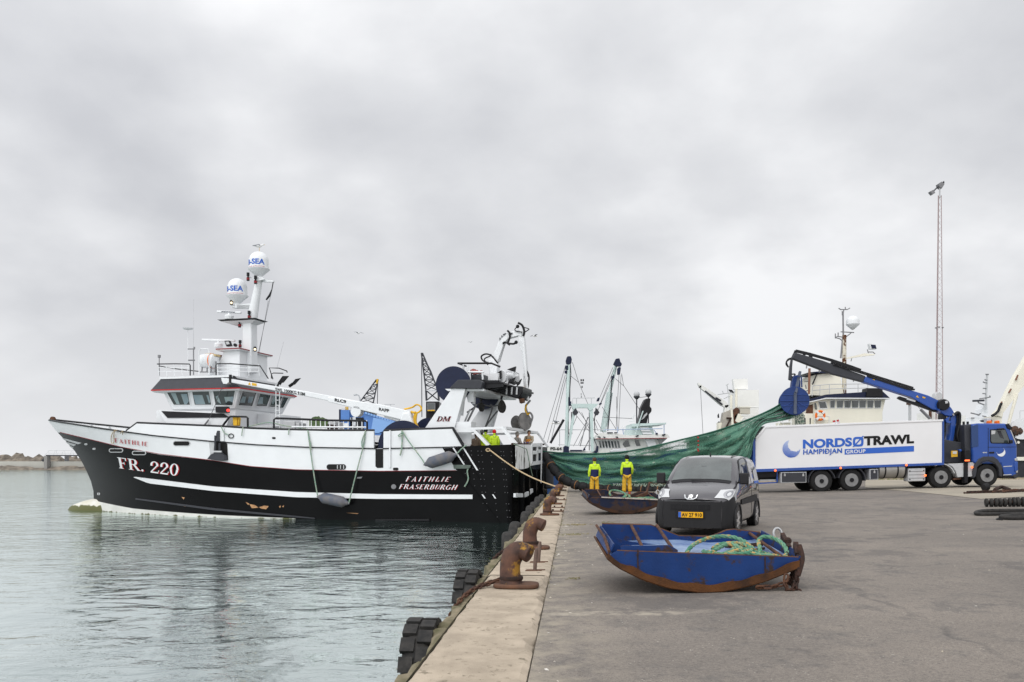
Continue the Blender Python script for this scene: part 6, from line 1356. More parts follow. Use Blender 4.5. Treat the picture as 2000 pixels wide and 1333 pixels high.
tp('crane_hook',BT,truck,[(1867,814),(1871,812),(1868,820),(1873,823),(1870,826),(1864,824),(1862,818)],cy_-.3,.08)
bm_=tp('crane_boom',BT,truck,[(1702,739),(1706,732),(1794,759),(1830,770),(1866,788),(1866,802),(1840,798),(1795,773),(1702,743)],cy_-.2,.42,.03);tp('boom_extension',MT['dgrey'],truck,[(1561,693),(1565,684),(1620,700),(1706,731),(1702,743),(1640,727),(1560,696)],cy_-.15,.32,.03)
b=MB();p=TL(1857.5,789);b.lathe([(.05,-.10),(.25,-.09),(.27,0),(.27,.55),(.05,.56)],Vector((p.x,cy_-.32,p.z)),(0,1,0),28);o=b.build('boom_joint',ch,truck,smooth=True);tp('joint_sticker',MT['lgrey'],o,[(1858,782),(1863,781),(1864,786),(1859,787)],cy_-.44,.01)
tp('boom_ram',ch,truck,[(1771,775),(1775,771),(1850,795),(1853,802),(1846,803),(1778,779)],cy_-.1,.2,.03);tp('ram_rod',MT['lgrey'],truck,[(1789,775),(1806,780),(1805,783),(1788,778)],cy_-.14,.03)
b=MB()
for dy in(0,2.2,4.4):b.tube([TL(1640,704+dy)+Vector((0,cy_-.2,0)),TL(1716,728+dy)+Vector((0,cy_-.2,0)),TL(1800,754+dy)+Vector((0,cy_-.2,0))],.025,6)
b.build('boom_pipe',ch,truck);tp('boom_guide',ch,truck,[(1708,729),(1790,756),(1803,757),(1802,760),(1788,759),(1708,733)],cy_-.24,.1)
b=MB()
def fr(*pp,w=.09):
 for a,c in zip(pp,pp[1:]):b.obox(TL(*a)+Vector((0,cy_,0)),TL(*c)+Vector((0,cy_,0)),.12,w,(0,1,0))
fr((1564,692),(1568.5,680),(1590,685));fr((1568,680.5),(1598,687),w=.12);fr((1586,686),(1582,696));fr((1597,687),(1601,702),w=.14);fr((1597,687),(1640,699),(1676,711),w=.12);fr((1640,706),(1645,700));fr((1676,711),(1698,719),w=.14);b.build('boom_head_frame',ch,truck)
tp('boom_sticker',MT['yellow'],bm_,[(1805,773),(1808,770),(1811,775)],cy_-.212,.01);tp('boom_sticker',MT['yellow'],bm_,[(1818,772),(1824,774),(1823,776.5),(1818,775)],cy_-.212,.01);tp('boom_sticker',MT['yellow'],bm_,[(1719,737.5),(1723,738.5),(1723,740),(1719,739)],cy_-.212,.01)
tp('jib_link',MT['dgrey'],truck,[(1556,713),(1559.5,694),(1562,695),(1560.5,713),(1559.5,740),(1554,738)],cy_-.08,.18,.02)
b=MB()
for pts in(((1562,694),(1553,697),(1549,706),(1554,713)),((1560,695),(1550,702),(1553,712)),((1560,727),(1567,727),(1563,733),(1560,731))):b.tube(catmull([TL(x,y)+Vector((0,cy_,0))for x,y in pts],5),.035,6)
b.build('hydraulic_hose',ch,truck)
# net drum hanging from the crane tip
dc=P(1551,785,TY+cy_);dr=thing('hanging_drum','round blue net drum hanging from the tip of the truck crane','net drum',P(1551,812,TY+cy_));DB=MT['blue_drum']
b=MB();ax=Vector((-.25,-.97,.0)).normalized();R=.65
dcc=dc+Vector((-.05,-.1,0))
b.lathe([(.05,0),(R,0),(R+.012,.03),(R,.06),(.05,.06)],dcc+ax*.55,ax,40);b.build('flange',DB,dr,smooth=True,ang=30);b=MB();b.lathe([(.05,0),(R,0),(R+.012,.03),(R,.06),(.05,.06)],dcc-ax*.75,ax,40);fl_=b.build('flange',DB,dr,smooth=True,ang=30)
b=MB();b.lathe([(.36,-.7),(.36,.55)],dcc,ax,28);b.build('drum_core',DB,dr,smooth=True)
b=MB();sx=ax.cross(Vector((0,0,1))).normalized();fc=dcc+ax*.62
for a in(0,PI):b.obox(fc,fc+(sx*math.cos(a))*R*.98,.02,.06,(0,1,0))
for a in(210,240,300,330,0,180):aa=math.radians(a);b.obox(fc+(sx*math.cos(aa)+Vector((0,0,math.sin(aa))))*.12,fc+(sx*math.cos(aa)+Vector((0,0,math.sin(aa))))*R*.97,.018,.03,(0,1,0))
for zz in(.28,-.22):w_=math.sqrt(R*R-zz*zz)*.98;b.obox(fc+sx*w_+Vector((0,0,zz)),fc-sx*w_+Vector((0,0,zz)),.02,.04,(0,1,0))
b.build('flange_rib',mat('drum_rib_blue',(.03,.07,.26,1),.4),dr)
b=MB();top=P(1557,728,TY+cy_);b.obox(fc+Vector((0,-.06,-.62)),fc+Vector((0,-.06,.35)),.12,.1,(0,1,0));b.obox(fc+Vector((0.02,-.06,.35)),top+Vector((.03,-.3,0)),.1,.12,(0,1,0));b.build('drum_arm',mat('worn_steel_arm',(.10,.12,.17,1),.45,var=.4,vscale=4),dr)
b=MB();b.prism([P(x,y,TY+cy_-.1)for x,y in((1550,735),(1560,732),(1564,745),(1564,764),(1546,764),(1548,748))],(0,.35,0));b.build('drum_hanger',DB,dr,bevel=.03);b=MB();b.tube([P(x,y,TY+.4)for x,y in((1547,760),(1549,740),(1551,736))],.035,6);b.tube([P(x,y,TY+.4)for x,y in((1566,757),(1565,737),(1558,736))],.035,6);b.build('drum_bracket',DB,dr)
# dark grey van (own frame: x forward, y to its left, z up)
VH=math.radians(25.0);vx,vy=3.78,17.86
v0=Vector((vx,vy,ground_at(vx+.8,vy+1.6)))
van=thing('parked_van','dark grey delivery van with a yellow number plate parked behind the blue sled','van',v0,world=False,rot=(0,.0,PI+PI/2-VH))
vsec=[(0.00,[(0,.19),(.40,.19),(.58,.19),(.62,.32),(.63,.50),(.62,.62),(.60,.70),(.56,.745),(.30,.77),(0,.775)]),(-.05,[(0,.15),(.45,.15),(.66,.16),(.73,.30),(.73,.50),(.72,.66),(.69,.76),(.62,.80),(.32,.825),(0,.83)]),(-.20,[(0,.14),(.50,.14),(.76,.15),(.81,.32),(.81,.54),(.80,.72),(.77,.83),(.68,.88),(.35,.915),(0,.92)]),(-.45,[(0,.16),(.55,.16),(.80,.17),(.84,.36),(.84,.58),(.835,.76),(.80,.90),(.71,.965),(.36,1.0),(0,1.005)]),(-.75,[(0,.22),(.55,.22),(.80,.25),(.842,.42),(.845,.60),(.84,.80),(.80,.97),(.715,1.04),(.36,1.08),(0,1.085)]),(-.93,[(0,.22),(.55,.22),(.80,.25),(.842,.42),(.845,.60),(.84,.82),(.80,1.02),(.725,1.10),(.36,1.145),(0,1.15)]),(-1.25,[(0,.22),(.55,.22),(.80,.25),(.842,.42),(.845,.60),(.842,.86),(.80,1.09),(.715,1.33),(.36,1.40),(0,1.41)]),(-1.60,[(0,.22),(.55,.22),(.80,.25),(.842,.42),(.845,.60),(.843,.88),(.80,1.14),(.69,1.535),(.36,1.62),(0,1.63)]),(-1.85,[(0,.22),(.55,.22),(.80,.25),(.842,.42),(.845,.60),(.843,.90),(.80,1.17),(.675,1.61),(.36,1.68),(0,1.69)]),(-2.5,[(0,.22),(.55,.22),(.80,.25),(.842,.42),(.845,.60),(.845,.92),(.81,1.20),(.685,1.645),(.36,1.715),(0,1.72)]),(-3.3,[(0,.24),(.55,.24),(.80,.27),(.842,.44),(.845,.62),(.845,.94),(.81,1.20),(.69,1.62),(.36,1.69),(0,1.70)]),(-3.72,[(0,.28),(.52,.28),(.78,.30),(.825,.46),(.83,.64),(.825,.94),(.79,1.2),(.66,1.58),(.34,1.65),(0,1.655)]),(-3.84,[(0,.34),(.48,.34),(.70,.36),(.75,.50),(.76,.66),(.75,.94),(.70,1.18),(.58,1.50),(.3,1.56),(0,1.57)])]
def plan(x,y):
 return x-0.20*max(0,1+x/1.1)*(abs(y)/.8)**2.2
def crv(vals,t):
 n=len(vals)-1;i=min(int(t),n-1);u=t-i;p0,p1,p2,p3=vals[max(i-1,0)],vals[i],vals[i+1],vals[min(i+2,n)]
 return 0.5*(2*p1+(p2-p0)*u+(2*p0-5*p1+4*p2-p3)*u*u+(3*p1-p0-3*p2+p3)*u**3)
vx_=[s[0]for s in vsec]
def vsurf(i,j,off=0.0,side=1):
 """body surface at section i and profile point j (both fractional)"""
 def at(i,j):
  rows=[crv([p[0]for p in s[1]],j)for s in vsec],[crv([p[1]for p in s[1]],j)for s in vsec]
  y,z,x=crv(rows[0],i),crv(rows[1],i),crv(vx_,i);return Vector((plan(x,y),y,z))
 i=max(0,min(12,i));j=max(0,min(9,j));p=at(i,j)
 if off:
  e=.05;a=at(min(12,i+e),j)-at(max(0,i-e),j);c=at(i,min(9,j+e))-at(i,max(0,j-e));n=a.cross(c)
  if n.length>1e-9:n.normalize();p=p+n*(off if n.dot(p-Vector((p.x,0,.8)))>0 else-off)
 return Vector((p.x,p.y*side,p.z))
paint=mat('dark_grey_van_paint',(.050,.047,.054,1),.22,var=.05,coat=1.0,spec=.5);plast=mat('black_grey_bumper_plastic',(.020,.020,.022,1),.6,var=.1)
for nm,mm,i0,i1,j0,j1 in(('body',paint,0,12,0,9),):
 b=MB();NI,NJ=48,36
 for sd in(1,-1):
  b.grid([[vsurf(i0+(i1-i0)*a/NI,j0+(j1-j0)*c/NJ,0,sd)for c in range(NJ+1)]for a in range(NI+1)])
 n0=[vsurf(12,9*c/NJ)for c in range(NJ+1)];b.add(n0+[Vector((p.x,-p.y,p.z))for p in n0],[(c,c+1,NJ+2+c,NJ+1+c)for c in range(NJ)])
 n0=[vsurf(0,9*c/NJ)for c in range(NJ+1)];b.add(n0+[Vector((p.x,-p.y,p.z))for p in n0],[(c,c+1,NJ+2+c,NJ+1+c)for c in range(NJ)])
 vbody=b.build('body',paint,van,smooth=True,ang=60)
def vpatch(name,m,par,corners,off=.008,n=10,sides=(1,-1),mirror_join=False):
 """panel on the body between four (i, j) corners"""
 out=None
 for sd in sides:
  b=MB();rows=[]
  for a in range(n+1):
   u=a/n;row=[]
   for c in range(n+1):
    w=c/n;i=(1-u)*(1-w)*corners[0][0]+u*(1-w)*corners[1][0]+u*w*corners[2][0]+(1-u)*w*corners[3][0];j=(1-u)*(1-w)*corners[0][1]+u*(1-w)*corners[1][1]+u*w*corners[2][1]+(1-u)*w*corners[3][1]
    row.append(vsurf(i,j,off,sd))
   rows.append(row)
  if mirror_join:rows2=[[Vector((p.x,-p.y,p.z))for p in r]for r in rows];b.grid(rows);b.grid(rows2);out=b.build(name,m,par,smooth=True,ang=60);break
  b.grid(rows);out=b.build(name,m,par,smooth=True,ang=60)
 return out
vglass=mat('van_windscreen_glass',(.085,.10,.097,1),.04,col2=(.035,.042,.041,1),vscale=1.3,spec=1.0,coat=.6);dglass=mat('van_side_glass',(.03,.036,.042,1),.05,spec=.9)  # mottled windscreen colour imitates uneven reflection in the glass
ws=vpatch('windscreen',vglass,van,[(5.15,7.25),(6.95,7.45),(6.95,9),(5.15,9)],.012,14,mirror_join=True)
vpatch('scuttle',plast,van,[(4.75,7.3),(5.13,7.2),(5.13,9),(4.75,9)],.009,10,mirror_join=True)
vpatch('front_bumper',plast,van,[(0,1.0),(3.0,1.2),(2.6,5.55),(0,5.9)],.012,12,mirror_join=False);vpatch('bumper_face',plast,van,[(0,1),(.4,1),(.4,6.6),(0,6.6)],.010,8)
def vf(y,z,x=.0):return Vector((plan(x,y)+.0,y,z))
def front_quad(name,m,par,y0,y1,z0,z1,x=.02,n=8,d=.02):
 b=MB();rows=[[Vector((x-.20*(abs(y0+(y1-y0)*k/n)/.8)**2.2+dd,y0+(y1-y0)*k/n,z))for k in range(n+1)]for z,dd in((z0,-d),(z0,0),(z1,0),(z1,-d))];b.grid(rows);return b.build(name,m,par)
front_quad('bumper_front',plast,van,-.62,.62,.17,.715,.012,14,.05)
gr=front_quad('grille',MT['black'],van,-.44,.40,.55,.665,.024,10,.03)
for k in range(5):y=-.36+.17*k;front_quad('grille_bar',plast,gr,y-.008,y+.008,.555,.66,.03,1,.01)
front_quad('plate_recess',MT['black'],van,-.33,.30,.36,.52,.018,6)
np_=front_quad('number_plate',mat('yellow_plate',(.80,.42,.015,1),.4),van,-.26,.26,.385,.505,.04,4,.015)
vs,fs=sans('AV 27 910',.018);b=MB();b.add([Vector((.046-.20*(abs(.42*x-.18)/.8)**2.2+.004,-.185+.425*x,.405+.082*y))for x,y in vs],fs);b.build('lettering',MT['black'],np_)
front_quad('plate_badge',MT['blue_logo'],np_,-.258,-.20,.388,.502,.046,1,.004)
b=MB();U=[(-.135,.865),(-.115,.80),(-.06,.775),(.06,.775),(.115,.80),(.135,.865)]
b.tube([Vector((-.015-(z-.775)*.62-.20*(abs(y)/.8)**2.2+.05,y,z))for y,z in U],.014,6);em=b.build('chrome_trim',MT['steel'],van);em.data.materials[0]=mat('chrome',(.75,.76,.77,1),.18,.9)
lion=[(-.055,.79),(-.03,.80),(-.02,.82),(.0,.80),(.03,.795),(.045,.79),(.02,.815),(.05,.825),(.03,.84),(.055,.86),(.03,.855),(.02,.875),(-.005,.87),(-.01,.85),(-.045,.87),(-.03,.845),(-.05,.835),(-.03,.825)]
b=MB();b.add([Vector((.045-(z-.775)*.62,y,z))for y,z in lion],[tuple(range(len(lion)))]);b.build('lion_emblem',em.data.materials[0],van,solid=.006)
hl=mat('headlight_glass',(.55,.56,.57,1),.12,spec=1.0,coat=1.0)
for sd in(1,-1):
 h=vpatch('headlight',hl,van,[(1.3,5.6),(3.6,6.15),(2.6,7.5),(.7,7.5)],.016,12,sides=(sd,))
 p=vsurf(1.2,6.75,.02,sd);q=vsurf(2.3,6.35,.02,sd)
 b=MB()
 pc=[vsurf(2.05+.62*math.cos(t),6.6+.42*math.sin(t),.021,sd)for t in[2*PI*k/18 for k in range(18)]];pb_=[vsurf(2.05+.9*math.cos(t),6.6+.6*math.sin(t),.019,sd)for t in[2*PI*k/18 for k in range(18)]];b.add(pc,[tuple(range(18))]);b.build('reflector',mat('reflector_grey',(.26,.27,.29,1),.2,.5),h,smooth=True);b=MB();b.grid([pb_,pc],closed=True);b.build('reflector_rim',mat('lamp_chrome',(.5,.5,.52,1),.25,.8),h,smooth=True)
for sd in(1,-1):
 w=vpatch('side_window',dglass,van,[(5.55,6.30),(8.7,6.15),(8.7,7.0),(7.1,6.95)],.010,10,sides=(sd,))
 vpatch('window_frame',MT['black'],w,[(5.35,6.2),(8.95,6.05),(8.95,7.08),(7.05,7.05)],.006,10,sides=(sd,))
 vpatch('side_moulding',plast,van,[(5.6,4.1),(9.9,4.1),(9.9,4.55),(5.6,4.55)],.018,8,sides=(sd,))
 vpatch('door_seam',MT['black'],van,[(9.0,2.3),(9.06,2.3),(9.06,7.0),(9.0,7.0)],.004,6,sides=(sd,))
 vpatch('door_handle',MT['black'],van,[(8.3,5.4),(8.75,5.4),(8.75,5.55),(8.3,5.55)],.02,3,sides=(sd,))
 vpatch('side_lettering',MT['lgrey'],van,[(9.6,5.75),(10.6,5.75),(10.6,6.6),(9.6,6.35)],.010,4,sides=(sd,));vpatch('side_lettering',LB,van,[(9.5,5.45),(10.7,5.45),(10.7,5.7),(9.5,5.7)],.010,4,sides=(sd,));vpatch('roof_strip',MT['black'],van,[(7.7,7.5),(11,7.5),(11,7.6),(7.7,7.6)],.012,8,sides=(sd,))
 p=vsurf(5.6,6.1,0,sd);b=MB();c=p+Vector((.05,sd*.13,.12));b.box(c.x-.06,c.x+.07,c.y-.095,c.y+.095,c.z-.13,c.z+.12);b.obox(p+Vector((0,0,.03)),c-Vector((0,0,.07)),.07,.06);b.build('mirror',plast,van,bevel=.035,seg=3)
b=MB();b.tube([Vector((plan(-1.02,.6),.62,1.12)),Vector((-.95,.1,1.165)),Vector((-.93,-.2,1.165))],.014,6);b.tube([Vector((-1.0,-.1,1.17)),Vector((plan(-.98,-.55),-.6,1.11))],.014,6);b.build('wiper',MT['black'],van)
b=MB();b.lathe([(.02,0),(.012,.03),(.006,.09)],Vector((-1.98,0,1.705)),(-.4,0,1),8);b.build('roof_antenna',MT['black'],van);b=MB();b.prism([Vector((-1.32,-.06,1.47)),Vector((-1.32,.06,1.47)),Vector((-1.30,.04,1.445)),Vector((-1.30,-.04,1.445))],(.01,0,.0));b.build('interior_mirror',MT['black'],van)
alloy=mat('alloy_wheel',(.62,.62,.63,1),.25,.7)
def van_wheel(x,sd):
 b=MB();R=.305;yo=.84;c=Vector((x,0,R));ax=Vector((0,sd,0))
 b.lathe([(.20,yo-.2),(R-.02,yo-.2),(R,yo-.18),(R,yo-.02),(R-.03,yo),(.21,yo-.005),(.20,yo-.02)],c,ax,36);w=b.build('wheel',tyre_m,van,smooth=True,ang=35)
 b=MB();b.lathe([(.208,yo-.005),(.208,yo-.03),(.195,yo-.04),(.19,yo-.10),(.03,yo-.10)],c,ax,32);b.build('rim',MT['dgrey'],w,smooth=True,ang=25)
 b=MB()
 for k in range(7):
  a=2*PI*k/7;d=Vector((math.cos(a),0,math.sin(a)));b.obox(c+d*.03+ax*(yo+.004),c+d*.2+ax*(yo+.002),.06,.03,ax)
 b.lathe([(.05,yo-.05),(.05,yo+.02)],c,ax,12);b.lathe([(.205,yo-.03),(.215,yo-.004),(.195,yo-.004),(.19,yo-.03)],c,ax,32,caps=False);b.build('spokes',alloy,w)
 b=MB();r=[[],[]]
 for k in range(25):
  a=PI*k/24*1.16-.25
  for j,rr in((0,.335),(1,.39)):r[j].append(Vector((x+rr*math.cos(a),sd*(.853-.0*j),R+rr*math.sin(a))))
 b.grid(r);b.build('wheel_arch',plast,van,solid=.03)
 b=MB();b.lathe([(.345,.80),(.345,.851)],c,ax,28);b.build('wheel_well',MT['black'],van)
for sd in(1,-1):van_wheel(-.76,sd);van_wheel(-3.27,sd)
b=MB();b.box(-3.6,-.25,-.7,.7,.19,.30);b.build('underbody',MT['black'],van)
# the trawl net slung from the ship's stern to the drum
net=thing('trawl_net','long green trawl net sweeping from the ship stern up to the truck crane','net',Vector((5,46,.1)))
n_top=[(1058,882,50),(1080,884,49.3),(1100,885.5,48.7),(1150,887,47.6),(1200,885,46.6),(1250,878,45.6),(1320,862,44.3),(1400,842,42.6),(1470,817,41),(1515,796,40.3),(1531,783,40.1)]
n_bot=[(1062,892,50),(1080,915,49.4),(1098,934,48.8),(1128,948,48),(1180,954.5,47),(1250,956,46.2),(1330,956,45),(1400,948,43),(1446,925,39.8),(1466,892,38.6),(1473,858,38.7),(1490,831,39.0),(1520,824,39.5),(1552,818,39.9)]
def resample(pts,n):
 c=catmull([Vector(p)for p in pts],12);L=[0]
 for a,b_ in zip(c,c[1:]):L.append(L[-1]+math.hypot(b_.x-a.x,b_.y-a.y))
 out=[];j=0
 for i in range(n+1):
  d=L[-1]*i/n
  while j<len(L)-2 and L[j+1]<d:j+=1
  out.append(c[j].lerp(c[j+1],(d-L[j])/max(1e-9,L[j+1]-L[j])))
 return out
def net_mat(name,hole,col,col2):
 m=bpy.data.materials.new(name);m.use_nodes=True
 nt=m.node_tree;N=nt.nodes;Lk=nt.links;b=N['Principled BSDF'];b.inputs['Roughness'].default_value=.8;b.inputs['Specular IOR Level'].default_value=.2
 tc=N.new('ShaderNodeTexCoord')
 def noise(scale,sc,det=4):
  mp=N.new('ShaderNodeMapping');mp.inputs['Scale'].default_value=sc;Lk.new(tc.outputs['UV'],mp.inputs[0])
  n=N.new('ShaderNodeTexNoise');n.inputs['Scale'].default_value=scale;n.inputs['Detail'].default_value=det;Lk.new(mp.outputs[0],n.inputs['Vector']);return n.outputs['Fac']
 r=N.new('ShaderNodeMapRange');r.inputs[1].default_value=.3;r.inputs[2].default_value=.7;Lk.new(noise(4,(1.2,3.2,1)),r.inputs[0])
 mx=N.new('ShaderNodeMixRGB');Lk.new(r.outputs[0],mx.inputs[0]);mx.inputs[1].default_value=col;mx.inputs[2].default_value=col2
 r2=N.new('ShaderNodeMapRange');r2.inputs[1].default_value=.66;r2.inputs[2].default_value=.69;r2.inputs[4].default_value=.7;Lk.new(noise(5,(2.2,2.6,1),5),r2.inputs[0])
 m2=N.new('ShaderNodeMixRGB');Lk.new(r2.outputs[0],m2.inputs[0]);Lk.new(mx.outputs[0],m2.inputs[1]);m2.inputs[2].default_value=(.36,.42,.34,1)
 Lk.new(m2.outputs[0],b.inputs['Base Color'])
 a=N.new('ShaderNodeMapRange');a.inputs[1].default_value=hole[0];a.inputs[2].default_value=hole[1];a.inputs[3].default_value=1.0;a.inputs[4].default_value=hole[2]
 Lk.new(noise(3.0,(1.1,3.6,1),6),a.inputs[0])
 mesh=N.new('ShaderNodeMapRange');mesh.inputs[1].default_value=.42;mesh.inputs[2].default_value=.58;mesh.inputs[3].default_value=.75;mesh.inputs[4].default_value=1.25;Lk.new(noise(60,(1.5,.5,1),2),mesh.inputs[0])
 mu=N.new('ShaderNodeMath');mu.operation='MULTIPLY';mu.use_clamp=True;Lk.new(a.outputs[0],mu.inputs[0]);Lk.new(mesh.outputs[0],mu.inputs[1]);Lk.new(mu.outputs[0],b.inputs['Alpha'])
 return m
nm1=net_mat('green_netting',(.45,.62,.28),(.03,.115,.078,1),(.13,.265,.19,1));nm2=net_mat('dark_green_netting',(.46,.60,.35),(.018,.062,.042,1),(.035,.105,.07,1))
def net_sheet(name,m,tops,bots,nu,nv,amp,seed,dY=0.0):
 A,B_=resample(tops,nu),resample(bots,nu);rr=random.Random(seed);ph=[rr.uniform(0,6.28)for _ in range(8)];rows=[]
 for i in range(nu+1):
  row=[]
  for k in range(nv+1):
   w=k/nv;q=A[i].lerp(B_[i],w);f=math.sin(PI*w)
   Y=q.z+dY+amp*(math.sin(w*17+ph[0]+i*.05)*.5+math.sin(w*29+ph[1]-i*.09)*.3)*(.35+.65*f)+amp*.5*math.sin(i*.21+w*5+ph[2])*f
   py=q.y+1.6*math.sin(i*.35+w*9+ph[3])*f
   row.append(P(q.x,py,Y))
  rows.append(row)
 b=MB();b.grid(rows);o=b.build(name,m,net,smooth=True,ang=80)
 uv=o.data.uv_layers.new(name='folds')
 n1=nv+1
 lut={}
 for i,r in enumerate(rows):
  for k,p in enumerate(r):lut[tuple(round(c,4)for c in(p-ORG[net.name]))]=(i/nu*3.0,k/nv)
 for l in o.data.loops:
  co=o.data.vertices[l.vertex_index].co;key=tuple(round(c,4)for c in co);uv.data[l.index].uv=lut.get(key,(0,0))
 return o
net_sheet('netting',nm1,n_top,n_bot,150,34,.25,1)
net_sheet('netting',nm2,[(1058,886,50.2),(1150,900,48.0),(1250,900,46.2),(1330,888,44.8),(1420,850,42.6),(1480,818,41.2),(1531,790,40.3)],[(1064,893,50.2),(1100,932,49.0),(1180,950,47.4),(1300,952,45.6),(1400,945,43.4),(1456,905,39.6),(1470,858,38.9),(1492,829,39.3),(1545,818,40.1)],110,26,.2,4)
net_sheet('netting',nm2,[(1340,858,44.4),(1420,838,42.4),(1480,813,41.0),(1531,786,40.0)],[(1345,905,44.2),(1420,905,42.4),(1464,884,39.0),(1472,856,38.8),(1492,828,39.1),(1530,822,39.6),(1556,815,39.9)],90,30,.25,8)
net_sheet('netting',nm2,[(1552,800,40.6),(1566,806,40.8),(1572,812,40.9)],[(1552,836,40.6),(1562,840,40.8),(1571,840,40.9)],16,10,.1,3)
b=MB();cc=dcc
b.lathe([(.37,-.66),(.52,-.6),(.56,-.2),(.54,.3),(.38,.5)],cc,ax if False else Vector((-.25,-.97,0)).normalized(),24,caps=False);b.build('wound_netting',nm2,net,smooth=True)
A=resample(n_top,60);b=MB();b.tube([P(q.x,q.y,q.z)for q in A],.05,6);b.build('head_rope',mat('dark_green_rope',(.02,.09,.06,1),.8),net)
fp=resample([(1064,889,49.6),(1072,902,49.2),(1083,919,48.6),(1100,936,48.0),(1130,949,47.4),(1180,956,46.6),(1250,958,45.6),(1330,958,44.5),(1400,958,43.6),(1440,959,43)],150)
pts=[P(q.x,q.y,q.z)for q in fp];rs=[]
for i in range(len(pts)):
 k=i%6;rs.append((.25,.27,.26,.25,.24,.17)[k]*(1.0 if i<120 else .95))
b=MB();b.tube(pts,rs,12);b.build('ground_rope',MT['black_rub'],net,smooth=True,ang=40)
b=MB()
for i in range(9,145,12):b.lathe([(.24,-.02),(.272,-.02),(.272,.02),(.24,.02)],pts[i],pts[i+1]-pts[i-1],12,caps=False)
b.build('lashing',mat('brown_lashing',(.25,.12,.05,1),.8),net)
b=MB();r0=random.Random(6)
for i in range(60,140):
 p=pts[i];b.tube([p+Vector((r0.uniform(-.1,.1),-.1,.2)),p+Vector((r0.uniform(-.1,.1),-.16,.27+r0.uniform(0,.1)))],.025,4)
b.build('twine_tufts',mat('pale_twine',(.42,.50,.42,1),.9),net)
b=MB()
for x,y,Yq in((1363.5,855,43.0),(1364,862,43),(1364,870,43),(1363,878,43),(1364,881,43)):b.ball(P(x,y,Yq-.2),.05,6)
b.build('seam_mark',MT['red'],net)
